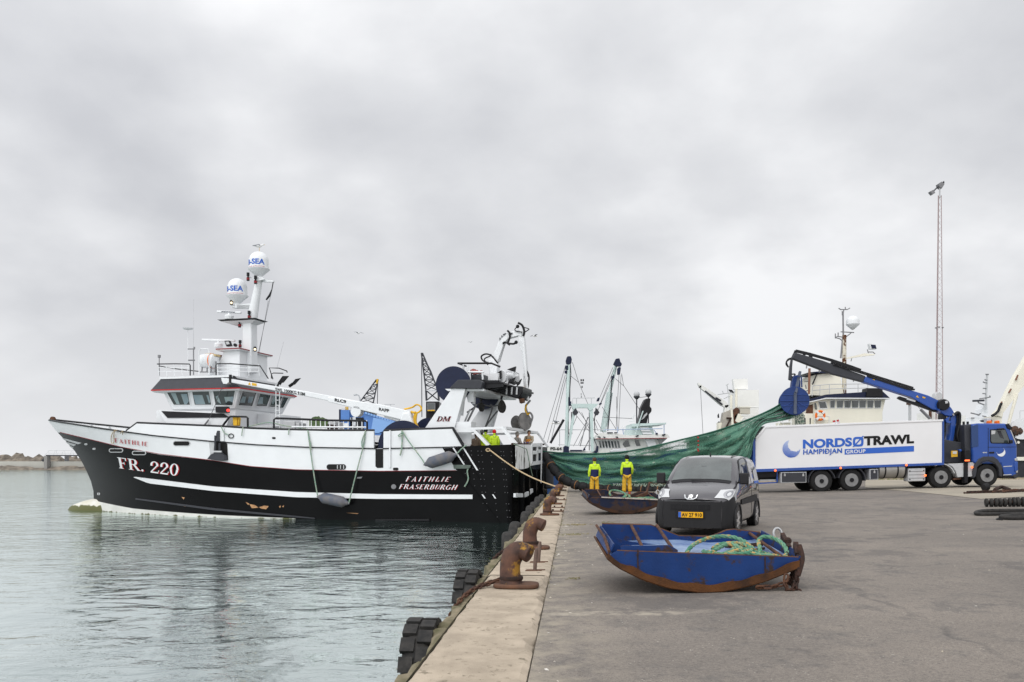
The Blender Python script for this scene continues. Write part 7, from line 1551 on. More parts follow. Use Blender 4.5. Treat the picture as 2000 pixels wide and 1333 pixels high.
# two trawl clump sleds
def sled(name,label,loc,rz,mblue,mrust,group):
 """own frame: x along (raised blunt end at -x), y across (near plate at 0), z up"""
 o=thing(name,label,'trawl sled',loc,rz,group,world=False)
 L_=[(-1.16,.42),(-1.11,.50),(-1.02,.535),(.72,.435),(1.14,.42),(1.14,.305),(.73,.14),(.55,.09),(.22,.015),(-.05,.0),(-.45,.055),(-.78,.165),(-1.05,.30)]
 plate=[(-1.17,.44),(-1.07,.50),(.72,.435),(1.14,.42),(1.14,.305),(.73,.14),(.55,.09),(.2,.07),(-.05,.075),(-.45,.10),(-.78,.20),(-1.08,.33)]
 Wd=1.62;lift=.12
 def sk(x,y,z):return Vector((x,y,z+lift*y/Wd if z>.2 else z+lift*y/Wd*z/.2))
 b=MB();b.prism([sk(x,0,z)for x,z in plate],(0,.03,0));b.build('side_plate',mblue,o)
 b=MB();pl2=[(-1.08,.59),(-.40,.575),(-.25,.52),(-.0,.42),(.45,.41),(.68,.50),(.78,.51),(1.14,.47),(1.18,.32),(.73,.14),(.2,.03),(-.45,.06),(-.78,.17),(-1.12,.36)]
 b.prism([sk(x,Wd,z)for x,z in pl2],(0,.03,0));b.build('side_plate',mblue,o)
 b=MB();b.prism([sk(x,.06,z)for x,z in((-1.02,.30),(-1.02,.55),(-.42,.56),(-.32,.50),(-.32,.30))],(0,.02,0));b.build('inner_plate',mblue,o)
 def bottom(x):return interp(x,[(-1.19,.41),(-1.07,.31),(-.78,.165),(-.45,.055),(-.05,0),(.22,.015),(.55,.09),(.73,.14),(1.14,.305)])
 b=MB();rows=[[sk(x,y,bottom(x))for x in[-1.19+2.33*k/30 for k in range(31)]]for y in(-.03,.4,.9,1.3,Wd+.05)];b.grid(rows);b.build('shoe',mrust,o,solid=.025,smooth=True)
 b=MB();b.grid([[sk(x,-.032,bottom(x)+dz-.0)for x in[-1.19+2.33*k/30 for k in range(31)]]for dz in(0,.075)]);rows=b.v
 for i,v in enumerate(b.v):
  if i>=31:b.v[i]=v+Vector((0,0,.03*math.sin(i*1.3)*.4+(.02 if v.x>-.9 else-.0)))
 b.build('shoe_rim',mrust,o,solid=.01)
 b=MB();b.grid([[sk(-1.10,y,.32),sk(-1.16,y,.43),sk(-1.10,y,.57)]for y in(.10,.6,1.1,Wd)]);b.build('end_plate',mblue,o,solid=.02)
 for i,y in enumerate((.45,.82,1.2)):
  b=MB();b.grid([[sk(-1.09,y,.32),sk(-1.09,y,.56)],[sk(-.95,y+.02,.31),sk(-.95,y+.02,.46)],[sk(-.7,y+.05,.30),sk(-.7,y+.05,.40)],[sk(-.38,y+.02,.30),sk(-.38,y+.02,.37)]]);b.build('partition',mblue,o,solid=.015)
 b=MB();b.grid([[sk(x,y,interp(x,[(-1.1,.34),(-.4,.37),(.0,.37),(.4,.33),(.8,.34),(1.12,.38)]))for x in[-1.1+2.22*k/16 for k in range(17)]]for y in(.03,.8,Wd)]);fl=b.build('floor',mat('worn_light_blue_'+name,(.27,.36,.50,1),.5,col2=(.07,.13,.30,1),vscale=2.5)if mblue is SB1 else mblue,o,smooth=True)
 b=MB()
 for x,y0 in((-.72,.08),(-.36,.08)):b.tube([sk(x-.02,y0,.51),sk(x+.05,Wd,.57)],.022,8);b.build('cross_bar',MT['rust'],o,smooth=True);b=MB()
 b.tube([sk(.98,.05,.40),sk(1.0,Wd,.46)],.022,8);b.build('cross_bar',MT['rust'],o,smooth=True)
 b=MB();rim=[sk(x,.015,z+.0)for x,z in plate[1:4]];b.tube(rim,.012,6);b.tube([sk(x,Wd+.015,z)for x,z in pl2[0:9]],.016,6);b.tube([sk(-1.16,y,.43+(.14 if y>.1 else .05))for y in(.08,.6,1.1,Wd)],.02,6);b.build('rusty_edge',MT['rust'],o)
 for x in(-.82,.73):b=MB();b.prism([sk(x-.008,-.004,interp(x,[(-.82,.52),(.73,.43)])),sk(x+.008,-.004,interp(x,[(-.82,.52),(.73,.43)])),sk(x+.008,-.004,bottom(x)+.08),sk(x-.008,-.004,bottom(x)+.08)],(0,-.006,0));b.build('weld_seam',MT['rust_d'],o)
 b=MB();b.grid([[sk(1.13,y,.31),sk(1.17,y,.43 if y<.3 else .50)]for y in(.03,.5,1.0,Wd)]);b.build('nose_plate',mblue,o,solid=.02)
 b=MB();b.obox(sk(1.17,.12,.42),sk(1.22,.35,.52),.06,.08);b.obox(sk(1.16,.4,.46),sk(1.23,.9,.55),.05,.07);b.obox(sk(.55,1.2,.34),sk(.98,.95,.42),.05,.05);b.obox(sk(.6,.9,.30),sk(.95,.75,.40),.07,.03);b.ball(sk(1.19,.55,.53),.05,8);b.build('tow_bracket',MT['rust_d'],o)
 b=MB();c=sk(1.2,1.0,.55);b.tube([c+Vector((.055*math.cos(a),.02*math.sin(a),.075*math.sin(a)))for a in[-.9+5.0*k/16 for k in range(17)]],.016,8);b.tube([c+Vector((-.045,0,-.07)),c+Vector((.045,0,-.07))],.018,8);b.tube([c+Vector((0,0,-.08)),c+Vector((-.02,-.05,-.16))],.02,8);b.build('shackle',MT['steel'],o,smooth=True)
 return o,sk
def sled_mat(name,blue,rust_amt):
 m=mat(name,blue,.45,var=.25,vscale=2.2,rust=rust_amt,rscale=3.2,rustcol=(.055,.032,.025,1),rust2=(.03,.022,.022,1),bump=.15,bscale=30);return m
SB1=sled_mat('scuffed_blue_paint',(.009,.038,.155,1),.47);SB2=sled_mat('scuffed_dark_blue_paint',(.012,.018,.045,1),.56)
SR1=mat('rusty_shoe',(.115,.045,.014,1),.8,col2=(.045,.022,.012,1),vscale=4,bump=.4,bscale=50);SR2=mat('dark_rusty_shoe',(.06,.028,.015,1),.8,col2=(.02,.013,.011,1),vscale=3,bump=.4)
s1p=on_ground(1353,1158.5)
s1,sk1=sled('trawl_sled','scuffed blue steel trawl sled with a rusty shoe nearest on the asphalt',s1p+Vector((.15,0,.012)),0.0,SB1,SR1,'trawl sleds on the quay')
s2p=on_ground(1222,1005)
s2,sk2=sled('trawl_sled','dark rusty trawl sled lying behind the grey van',s2p+Vector((0,0,.012)),0.03,SB2,SR2,'trawl sleds on the quay')
b=MB();b.prism([Vector((x,-.035,z))for x,z in((-.75,.50),(-.75,.535),(1.05,.455),(1.05,.42))],(0,.05,0));b.build('pale_edge',mat('worn_pale_edge',(.45,.40,.36,1),.7,rust=.45,rscale=6),s2)
def coil(o,sk,label,parts,r,name='rope',seed=1):
 t=thing(name,label,'rope',o.location,o.rotation_euler.z,'green ropes in the trawl sleds',world=False)
 for pts in parts:b=MB();rope_mesh(b,catmull([sk(p[0],p[1],p[2]-.02)for p in pts],8),r);b.build('rope_strand',MT['rope_g'],t,smooth=True)
 return t
rr=random.Random(9);heap=[]
heap.append([(-.18,.35,.36),(-.1,.5,.44),(.05,.7,.50),(.3,.9,.54),(.55,.95,.54),(.7,.8,.5),(.78,.6,.42)])
heap.append([(-.15,.3,.33),(.05,.25,.40),(.25,.45,.46),(.45,.6,.50),(.6,.4,.46),(.75,.2,.42),(.9,.2,.41)])
heap.append([(.1,.55,.42),(.2,.3,.42),(.35,.15,.43),(.55,.2,.45),(.7,.45,.46),(.6,.65,.5),(.35,.6,.5),(.2,.45,.47)])
heap.append([(.7,.18,.40),(.76,.3,.47),(.8,.5,.56),(.9,.58,.60),(1.02,.5,.58),(1.08,.35,.52),(1.06,.2,.44),(.95,.15,.41),(.8,.18,.40)])
for k in range(4):
 heap.append([(rr.uniform(.05,.2),rr.uniform(.2,.6),rr.uniform(.40,.45)),(rr.uniform(.25,.4),rr.uniform(.15,.5),rr.uniform(.42,.48)),(rr.uniform(.45,.6),rr.uniform(.15,.6),rr.uniform(.42,.48)),(rr.uniform(.65,.8),rr.uniform(.15,.5),rr.uniform(.42,.46)),(rr.uniform(.85,1.0),.2,.42)])
coil(s1,sk1,'thick green and orange rope heaped in the blue sled',heap,.028)
heap=[[(-.35,.3,.48),(-.42,.5,.58),(-.35,.7,.66),(-.15,.75,.66),(.05,.6,.60),(.08,.4,.52),(-.05,.25,.48),(-.2,.2,.47)],[(-.05,.3,.47),(.1,.5,.55),(.2,.4,.52),(.1,.25,.47)],[(.05,.2,.47),(.3,.15,.46),(.5,.3,.48),(.8,.2,.45),(1.0,.25,.45)],[(.2,.3,.47),(.45,.2,.47),(.7,.35,.48),(.95,.4,.47)]]
coil(s2,sk2,'green rope looped on the dark sled behind the van',heap,.03)
b=MB();b.obox(sk2(.45,.7,.42),sk2(.85,.9,.55),.06,.1);b.obox(sk2(.8,.9,.5),sk2(.98,1.2,.85),.05,.06);b.obox(sk2(.98,1.2,.85),sk2(1.06,1.2,.84),.05,.04);b.build('lifting_arm',MT['rust'],s2)
tch=thing('chain','dark rusty chain piled under the blue sled nose','chain',s1.location+Vector((1.15,.05,0)),world=True)
b=MB();r0=random.Random(14);o1=s1.location
for k in range(6):
 x,y=1.10+r0.uniform(-.05,.1),.0+r0.uniform(-.08,.2)
 chain_mesh(b,[o1+Vector((x,y+.1,.46-.03*k)),o1+Vector((x+.05,y,.3)),o1+Vector((x+r0.uniform(-.05,.05),y,.12)),o1+Vector((x+r0.uniform(-.1,.05),y-.05,.03))],.1,.015)
b.build('hanging_chain',MT['rust_d'],tch,smooth=True)
b=MB();chain_mesh(b,[o1+Vector((.62,-.02,.06)),o1+Vector((.8,-.03,.065)),o1+Vector((.95,-.02,.10)),o1+Vector((1.05,.0,.2))],.12,.014);chain_mesh(b,[o1+Vector((.98,-.04,.22)),o1+Vector((.96,-.05,.1)),o1+Vector((1.0,-.05,.025)),o1+Vector((1.12,-.06,.02)),o1+Vector((1.16,-.02,.03))],.12,.014);b.build('loose_chain',MT['rust'],tch,smooth=True)
b=MB();b.tube(catmull([o1+Vector(q)for q in((1.2,.15,.55),(1.2,.05,.42),(1.16,0,.3),(1.12,-.02,.2))],4),.035,6);b.build('hook',MT['rust_d'],tch,smooth=True)
# bollards and ring posts on the kerb
boll_m=mat('rusty_bollard',(.125,.062,.042,1),.62,col2=(.045,.027,.023,1),vscale=4.5,rust=.43,rscale=4,rustcol=(.42,.24,.03,1),rust2=(.22,.10,.03,1),bump=.35,bscale=35)
base_m=mat('rusty_base_plate',(.15,.075,.045,1),.8,col2=(.085,.05,.036,1),vscale=5,bump=.3,bscale=40)
def make_bollard(loc,label):
 o=thing('bollard',label,'bollard',loc,-.073,'rusty mooring bollards along the kerb',world=False)
 b=MB();pts=[]
 for k in range(28):
  a=2*PI*k/28;pts.append(Vector((.02+.295*(abs(math.cos(a))**.6)*(1 if math.cos(a)>0 else-1),.21*(abs(math.sin(a))**.6)*(1 if math.sin(a)>0 else-1),0)))
 b.prism(pts,(0,0,.055));b.build('base_plate',base_m,o,bevel=.018)
 path=catmull([(-.05,0,.04),(-.055,0,.12),(-.06,0,.22),(-.052,0,.33),(-.01,0,.425),(.055,-.005,.468),(.125,-.02,.462),(.18,-.04,.44),(.205,-.05,.43)],4)
 keys=[(0,.16),(.12,.138),(.3,.13),(.5,.138),(.62,.128),(.75,.112),(.85,.114),(.93,.116),(.97,.105),(1,.07)]
 b=MB();b.tube(path,[interp(i/(len(path)-1),keys)for i in range(len(path))],24);b.build('horn',boll_m,o,smooth=True,ang=60)
 b=MB();b.lathe([(.128,-.03),(.150,-.02),(.155,0),(.150,.02),(.128,.03)],(-.043,0,.12),(0,0,1),20,caps=False);b.build('chain_collar',MT['rust_d'],o,smooth=True)
 b=MB();b.lathe([(.104,-.008),(.112,-.006),(.112,.006),(.104,.008)],(.09,0,.481),(1,0,.05),20,caps=False);b.build('paint_ring',mat('worn_white_ring',(.50,.42,.36,1),.7,rust=.4,rscale=9),o)
 return o
bs=[(10.9,'big rusty bollard with a chain nearest in the foreground'),(15.8,'rusty bollard with a white ring second from the foreground'),(26.0,'rusty bollard third from the foreground beside the ship corner'),(33.0,'rusty bollard fourth from the foreground with its back to the tyres'),(41.0,'rusty bollard holding the pale mooring rope of the trawler'),(49.5,'small rusty bollard before the black ground rope'),(55.5,'farthest rusty bollard at the end of the kerb')]
b0=make_bollard(Q(bs[0][0],-.42),bs[0][1]);bolls=[b0]
for(s,lab),rz in zip(bs[1:],(.1,.25,-.15,.1,.3,0)):
 c=copy_tree(b0);c.location=Q(s,-.42);c.rotation_euler.z=-.073+rz;c['label']=lab;bolls.append(c)
def make_post(loc,label):
 o=thing('mooring_post',label,'mooring post',loc,0.05,'thin mooring posts on the kerb',world=False)
 b=MB();b.box(-.14,.10,-.03,.03,0,.014);b.box(-.12,.16,.05,.10,0,.014);b.build('foot_bar',base_m,o)
 b=MB();b.tube([(0,0,.01),(.006,0,.14),(.02,0,.27),(.028,0,.34)],[.028,.03,.032,.02],10);b.build('post',mat('brown_grey_post',(.16,.11,.09,1),.8,var=.3,vscale=12),o,smooth=True);return o
p0_=make_post(Q(12.55,-.235),'thin brown mooring post nearest the big bollard');p1_=copy_tree(p0_);p1_.location=Q(13.6,-.225);p1_['label']='thin brown mooring post partly hidden by the nearer post'
for s,lab in((28.0,'flat rusty plate on the kerb behind the third bollard'),(30.3,'flat rusty plate on the kerb before the fourth bollard'),(36.8,'flat rusty plate on the kerb beyond the fourth bollard')):
 o=thing('kerb_plate',lab,'kerb plate',Q(s,-.2),-.073,'flat plates on the kerb',world=False);b=MB();b.box(-.25,.22,-.09,.09,0,.03);b.build('plate',base_m,o,bevel=.01);b=MB();b.lathe([(.03,0),(.03,.06)],(-.15,0,.02),n=8);b.build('bolt',MT['rust_d'],o);b=MB();b.lathe([(.03,0),(.03,.06)],(.12,0,.02),n=8);b.build('bolt',MT['rust_d'],o)
for s,lab,r_,hang_ in((10.9,'rusty chain running from the big bollard over the quay edge',.013,((-.06,.12,.10),(-.32,-.05,.05),(-.52,-.35,.0),(-.66,-.7,-.12),(-.72,-1.0,-.3),(-.72,-1.05,-.6))),(15.8,'rusty chain running from the second bollard over the edge',.013,((-.06,.1,.10),(-.35,-.1,.06),(-.55,-.45,-.02),(-.68,-.9,-.15),(-.72,-1.1,-.5)))):
 base=Q(s,-.42);o=thing('mooring_chain',lab,'chain',base,group='mooring chains over the edge');b=MB();tp_=[base+QN*x+QD*y+Vector((0,0,z))for x,y,z in hang_];chain_mesh(b,catmull(tp_,5),.105,r_)
 tp2=[base+QN*(x+.02)+QD*(y+.16)+Vector((0,0,z+.005))for x,y,z in hang_];chain_mesh(b,catmull(tp2,5),.105,r_);b.build('links',MT['rust_d']if s>12 else MT['rust'],o,smooth=True)
 # tyres hung along the quay wall
def make_tyre(loc,label,R=.56,W_=.30,rz=0.0):
 o=thing('tyre_fender',label,'tyre',loc,rz,'tyre fenders on the quay wall',world=False)
 b=MB();prof=[]
 for k in range(18):
  a=2*PI*k/18;prof.append((R-.155+.145*(abs(math.cos(a))**.7)*(1 if math.cos(a)>0 else-1),W_/2*(abs(math.sin(a))**.7)*(1 if math.sin(a)>0 else-1)))
 n=48;rows=[[Vector((h,r*math.cos(2*PI*k/n),r*math.sin(2*PI*k/n)))for k in range(n)]for r,h in prof+prof[:1]];b.grid(rows,closed=True);b.build('casing',MT['rubber'],o,smooth=True,ang=60)
 b=MB()
 for k in range(17):
  for j,(h0,h1,da)in enumerate(((-W_/2-.004,-.012,0),(.012,W_/2+.004,.5))):
   a0=2*PI*(k+da+.07)/17;a1=2*PI*(k+da+.80)/17;v=[]
   for h in(h0,h1):
    for a in(a0,a1):
     for r in(R-.05,R+.022):v.append((h,r*math.cos(a),r*math.sin(a)))
   b.add(v,[(0,1,3,2),(4,6,7,5),(0,4,5,1),(2,3,7,6),(1,5,7,3),(0,2,6,4)])
 b.build('tread',MT['rubber'],o);return o
ty=[(8.75,-.60,'big treaded tyre nearest the photographer on the wall',1),(12.45,-.55,'treaded tyre below the chain of the big bollard',1),(20.6,-.62,'grey tyre below the second bollard',0),(23.2,-.55,'grey tyre just beyond the tyre below the second bollard',0),(28.2,-.55,'tyre beside the third bollard facing the ship stern',0),(31.0,-.5,'tyre between the third and fourth bollards',0),(34.0,-.5,'tyre between the fourth bollard and the ship',0),(38.0,-.45,'tyre squeezed between the ship stern and the quay',0),(42,-.5,'farthest tyre against the ship stern',0)]
t0_=make_tyre(Q(ty[0][0],-KW-.32,ty[0][1]),ty[0][2],rz=-.073)
t2_=make_tyre(Q(18,-KW-.3,-.6),ty[2][2]);tb_=t2_;ty=[q for q in ty if q[2]!=ty[2][2]];tb_.location=Q(20.6,-KW-.36,-.62)
for q in list(tb_.children):
 if q.name.startswith('tread'):bpy.data.objects.remove(q)
for s,z,lab,big in ty[1:]:
 c=copy_tree(t0_)if big else copy_tree(tb_);c.location=Q(s,-KW-.30-(.06 if not big else 0),z);c['label']=lab;c.rotation_euler=(random.uniform(0,1),0,-.073+random.uniform(-.06,.06))
 # fenders, mooring rope
def fender(label,A,B_,r,ropes):
 o=thing('boat_fender',label,'fender',A.lerp(B_,.5),group='grey fenders on the black hull');d=(B_-A);L=d.length;d.normalize();b=MB()
 b.lathe([(.05,0),(.10,.03),(r*.45,L*.07),(r*.8,L*.14),(r,L*.2),(r,L*.8),(r*.8,L*.86),(r*.45,L*.93),(.10,L-.03),(.05,L)],A,d,28);b.build('body',MT['fender'],o,smooth=True,ang=30)
 for pts in ropes:b=MB();rope_mesh(b,catmull(pts,5),.035,strands=3,n=5);b.build('rope',MT['rope_green'],o,smooth=True)
 b=MB();b.lathe([(.055,-.05),(.055,.08)],A,d,10);b.lathe([(.055,L-.08),(.055,L+.05)],A,d,10);b.build('eye',MT['mgrey'],o)
 return o
def HW(x,y,off):return SW(hull_at(x,y,off))
fender('grey fender hanging low on two ropes amidships',HW(627,970,.35),HW(686,983,.35),.30,[[SW(SL(601,841,HB+.05)),SW(SL(602,847,HB+.1)),HW(608,880,.1),HW(617,930,.2),HW(626.5,970,.35)],[SW(SL(714,841,HB+.05)),HW(711,872,.1),HW(700,920,.2),HW(687,982,.35)],[SW(SL(602,845,HB+.1)),HW(606,858,.1),HW(609,872,.1),HW(608,882,.1)],[SW(SL(713,845,HB+.1)),HW(708.5,862,.1),HW(709,874,.1)]])
fender('grey fender slung at a slant above the home port lettering',HW(834.5,908,.40),HW(896,888.5,.40),.31,[[SW(SL(786,842,HB+.1)),HW(800,862,.15),HW(828,897,.3),HW(835,908,.4)],[HW(896,888.5,.4),HW(903,878,.2),SW(SL(911,870,HB+.05))]])
b=MB();b.prism([SW(hull_at(x,y,.05))for x,y in((887,908),(921,909),(920,914),(916,916),(888,916))],S_P*.12);sp=tag(b.build('fender_board',mat('grey_green_board',(.12,.15,.13,1),.7,var=.3),None,bevel=.02),'grey green board hung on the hull below the slanting fender','fender board')
rp_=thing('rope','frayed green rope end hanging below the fender board','rope',HW(915,915,.1));b=MB();rope_mesh(b,catmull([HW(x,y,.12)for x,y in((916,914),(914,922),(916,935),(913,944),(908.5,951))],5),.04,n=5);b.build('strand',MT['rope_green'],rp_,smooth=True)
mr=thing('mooring_rope','pale mooring rope from the black stern quarter down to a bollard','rope',bolls[4].location);b=MB();A=HW(958,879.5,.1);B2=bolls[4].location+Vector((.05,-.05,.42));rope_mesh(b,[A.lerp(B2,k/14)+Vector((0,0,-.5*math.sin(PI*k/14)*.5))for k in range(15)],.034,n=6);b.build('line',MT['rope_pale'],mr,smooth=True)
b=MB();b.tube([A+Vector((.1*math.cos(a)-.1,-.03,.07*math.sin(a)))for a in[2*PI*k/14 for k in range(14)]],.03,6,closed=True);b.build('eye_splice',MT['rope_pale'],mr)
gl_=thing('rope','thin green line hanging down the white stern panel','rope',SW(SU(1030,940,-.3)));b=MB();b.tube(catmull([SW(SU(x,y,-.25))for x,y in((1004,868),(1024,876),(1029,880),(1034,905),(1040,930))],5),.025,6);b.build('strand',MT['rope_green'],gl_,smooth=True)
# things lying on the right
rk=thing('rockhopper_string','string of black rubber rockhopper discs lying at the right photo edge','rubber discs',on_ground(1960,991));a0=on_ground(1924,990.5);a1=on_ground(2060,989.5);d=(a1-a0);L=d.length;d.normalize();up=Vector((0,0,.135));i=0
b=MB();b.tube([a0+up,a1+up],.05,8);b.build('core_wire',MT['rust_d'],rk);r0=random.Random(21);x=0.0
while x<L:
 w_=r0.uniform(.07,.10);b=MB();tl=d+Vector((r0.uniform(-.12,.12),r0.uniform(-.25,.25),r0.uniform(-.1,.1)));rad=.135+r0.uniform(-.012,.01);b.lathe([(.05,0),(rad-.02,0),(rad,.02),(rad,w_-.02),(rad-.02,w_),(.05,w_)],a0+d*x+Vector((0,0,rad)),tl,18);b.build('disc',MT['rubber'],rk,smooth=True,ang=35);x+=w_+r0.uniform(.015,.05)
hz_=thing('rubber_hose','long black rubber hose doubled back on the ground below the discs','hose',on_ground(1960,1008));b=MB()
pth=[on_ground(x,y)+Vector((0,0,.045))for x,y in((2070,1001),(1990,1000.5),(1930,1001),(1910,1003.5),(1906,1006),(1915,1008),(1960,1007.5),(2070,1006.5))];b.tube(catmull(pth,8),.05,10);b.build('hose',MT['rubber'],hz_,smooth=True)
hz2=thing('rubber_hose','short thick hose end lying in front of the doubled hose','hose',on_ground(1980,1015));b=MB();b.tube(catmull([on_ground(x,y)+Vector((0,0,.05))for x,y in((2070,1010),(1990,1011),(1962,1013),(1956,1014.5),(1975,1016),(2070,1015))],8),.055,10);b.build('hose',MT['rubber'],hz2,smooth=True);b=MB();b.tube(catmull([on_ground(x,y)+Vector((0,0,.02))for x,y in((1958,1014),(1950,1014.5),(1947,1016),(1958,1017))],6),.018,6);b.build('loop',MT['black'],hz2)
cp=thing('chain_pile','heap of rusty chain and wire strewn beyond the rubber discs','chain',on_ground(1930,964));r0=random.Random(30)
for k in range(7):
 b=MB();xs=sorted(r0.uniform(1884,2030)for _ in range(5));chain_mesh(b,catmull([on_ground(x,964.5-(x-1884)*.028+r0.uniform(-2,1.5))+Vector((0,0,.03+.05*r0.random()))for x in xs],5),.13,.02,5);b.build('links',MT['rust']if k%2 else MT['rust_d'],cp,smooth=True)
b=MB();b.lathe([(.05,0),(.15,.02),(.15,.22),(.05,.24)],on_ground(1920,960)+Vector((0,.0,.15)),(1,.2,.2),14);b.build('roller',MT['black_rub'],cp,smooth=True)
cp2=tag((lambda b:(b.tube(catmull([on_ground(x,y)+Vector((0,0,.08))for x,y in((1943,961),(1950,956.5),(1958,955),(1966,958),(1972,961))],5),.07,8),b.build('wire_coil',MT['rust_d'],None,smooth=True))[1])(MB()),'short bent coil of dark wire on the rusty chain heap','wire')
lt=MB();r0=random.Random(77)
for k in range(170):
 if k<70:p=Q(r0.uniform(3,30),abs(r0.gauss(0,.25))+.02)
 elif k<120:p=Q(r0.uniform(4,24),r0.uniform(.3,9))
 else:p=Q(r0.uniform(14,24),abs(r0.gauss(.3,.5))+.02)
 p.z=gz(max(0,(p-QO).dot(QN)))+.003;a=r0.uniform(0,6.28);s_=r0.uniform(.008,.03)*(1.6 if r0.random()<.1 else 1);dx,dy=Vector((math.cos(a),math.sin(a),0))*s_,Vector((-math.sin(a),math.cos(a),0))*s_*r0.uniform(.15,.6);h=Vector((0,0,s_*r0.uniform(.1,.5)))
 lt.add([p-dx,p-dy+h*.4,p+dx+h*.3,p+dy,p+h],[(0,1,4),(1,2,4),(2,3,4),(3,0,4)])
tag(lt.build('litter',mat('dry_litter',(.40,.33,.22,1),.9,col2=(.62,.60,.56,1),vscale=1.2)),'bits of dry litter on the asphalt','litter',kind='stuff')
wd_=MB()
for cx_,cy2_,n_,sp in((1130,1026,90,.22),(1190,1021,40,.15),(1123,1045,70,.2),(1124,1132,16,.04),(1385,1075-50,10,.05),(1449,1076,14,.06),(1362,1087,0,.1)):
 c=on_ground(cx_,cy2_)
 for _ in range(n_):
  q=c+Vector((r0.gauss(0,sp),r0.gauss(0,sp*.7),0));q.z=ground_at(q.x,q.y)+.004;a=r0.uniform(0,6.28);l_=r0.uniform(.03,.09);wd_.tube([q,q+Vector((math.cos(a)*l_*.5,math.sin(a)*l_*.5,r0.uniform(0,.03))),q+Vector((math.cos(a)*l_,math.sin(a)*l_,r0.uniform(0,.012)))],.0028,3)
tag(wd_.build('dry_weeds',mat('straw_weeds',(.33,.26,.12,1),.9,col2=(.16,.17,.06,1),vscale=3)),'tufts of dry straw and weeds by the kerb','weeds',kind='stuff')
gs=MB()
for _ in range(700):
 s=r0.uniform(2,40);t=abs(r0.gauss(0,.02));q=Q(s,t,-.04);h=r0.uniform(.01,.05)*(1 if math.sin(s*1.7)+math.sin(s*.6)>.1 else .3);a=r0.uniform(0,6.28);gs.tube([q,q+Vector((math.cos(a)*.012,math.sin(a)*.012,h))],[.003,.001],3)
tag(gs.build('moss',mat('kerb_moss',(.13,.14,.05,1),.9,col2=(.24,.2,.12,1),vscale=2)),'moss and grass in the joint along the kerb','moss',kind='stuff')
fg_=MB()
for _ in range(900):
 x=r0.uniform(1560,2030);p=on_ground(x,945);Yg=r0.uniform(55.5,57.2);xx=(x-1000)/F*Yg;q=Vector((xx,Yg,ground_at(xx,Yg)));fg_.tube([q,q+Vector((r0.uniform(-.05,.05),0,r0.uniform(.05,.2)))],[.02,.004],3)
tag(fg_.build('grass',mat('rough_edge_grass',(.16,.17,.07,1),.9)),'rough grass along the far quay edge','grass',kind='stuff')
# people (own frame: facing +y, x to their right, z up)
def skin(name,nodes,edges,m,par,sub=2,root=0):
 """one continuous surface grown over a skeleton; nodes: (x, y, z, radius)"""
 me=bpy.data.meshes.new(name);me.from_pydata([n[:3]for n in nodes],edges,[]);o=bpy.data.objects.new(name,me);COL.objects.link(o);o.parent=par;ORG[o.name]=Vector((0,0,0))
 md=o.modifiers.new('skin','SKIN');md.use_smooth_shade=True
 if not me.skin_vertices:return o
 for i,n in enumerate(nodes):r=n[3]if isinstance(n[3],tuple)else(n[3],n[3]);me.skin_vertices[0].data[i].radius=r;me.skin_vertices[0].data[i].use_root=(i==root)
 sb=o.modifiers.new('subdivision','SUBSURF');sb.levels=sub;sb.render_levels=sub
 if name in('jacket','trousers'):
  tx=bpy.data.textures.get('folds')or bpy.data.textures.new('folds','CLOUDS');tx.noise_scale=.11;dm=o.modifiers.new('folds','DISPLACE');dm.texture=tx;dm.strength=.05;dm.mid_level=.5
 me.materials.append(m);return o
skin_m=mat('skin_tone',(.50,.29,.20,1),.55);lime=mat('lime_hi_vis',(.52,.72,.03,1),.6,var=.08,vscale=8);oil=mat('yellow_oilskin',(.62,.36,.03,1),.45,var=.15,vscale=6);glove=mat('blue_glove',(.05,.08,.36,1),.6);boot=mat('orange_boot',(.42,.07,.025,1),.6)
def two_tone(name,a,c,zc,xc):
 """jacket cloth: yoke and sleeves in colour a, body below the yoke in colour c"""
 m=mat(name,a,.65,bump=.15,bscale=14);nt=m.node_tree;N=nt.nodes;Lk=nt.links;tc=N.new('ShaderNodeTexCoord');sp=N.new('ShaderNodeSeparateXYZ');Lk.new(tc.outputs['Object'],sp.inputs[0])
 l=N.new('ShaderNodeMath');l.operation='LESS_THAN';Lk.new(sp.outputs[2],l.inputs[0]);l.inputs[1].default_value=zc;ab=N.new('ShaderNodeMath');ab.operation='ABSOLUTE';Lk.new(sp.outputs[0],ab.inputs[0])
 l2=N.new('ShaderNodeMath');l2.operation='LESS_THAN';Lk.new(ab.outputs[0],l2.inputs[0]);l2.inputs[1].default_value=xc;mu=N.new('ShaderNodeMath');mu.operation='MULTIPLY';Lk.new(l.outputs[0],mu.inputs[0]);Lk.new(l2.outputs[0],mu.inputs[1])
 mx=N.new('ShaderNodeMixRGB');Lk.new(mu.outputs[0],mx.inputs[0]);mx.inputs[1].default_value=a;mx.inputs[2].default_value=c;Lk.new(mx.outputs[0],N['Principled BSDF'].inputs['Base Color']);return m
duo=two_tone("lime_and_navy_jacket",(.50,.70,.03,1),(.010,.015,.065,1),1.25,.195)
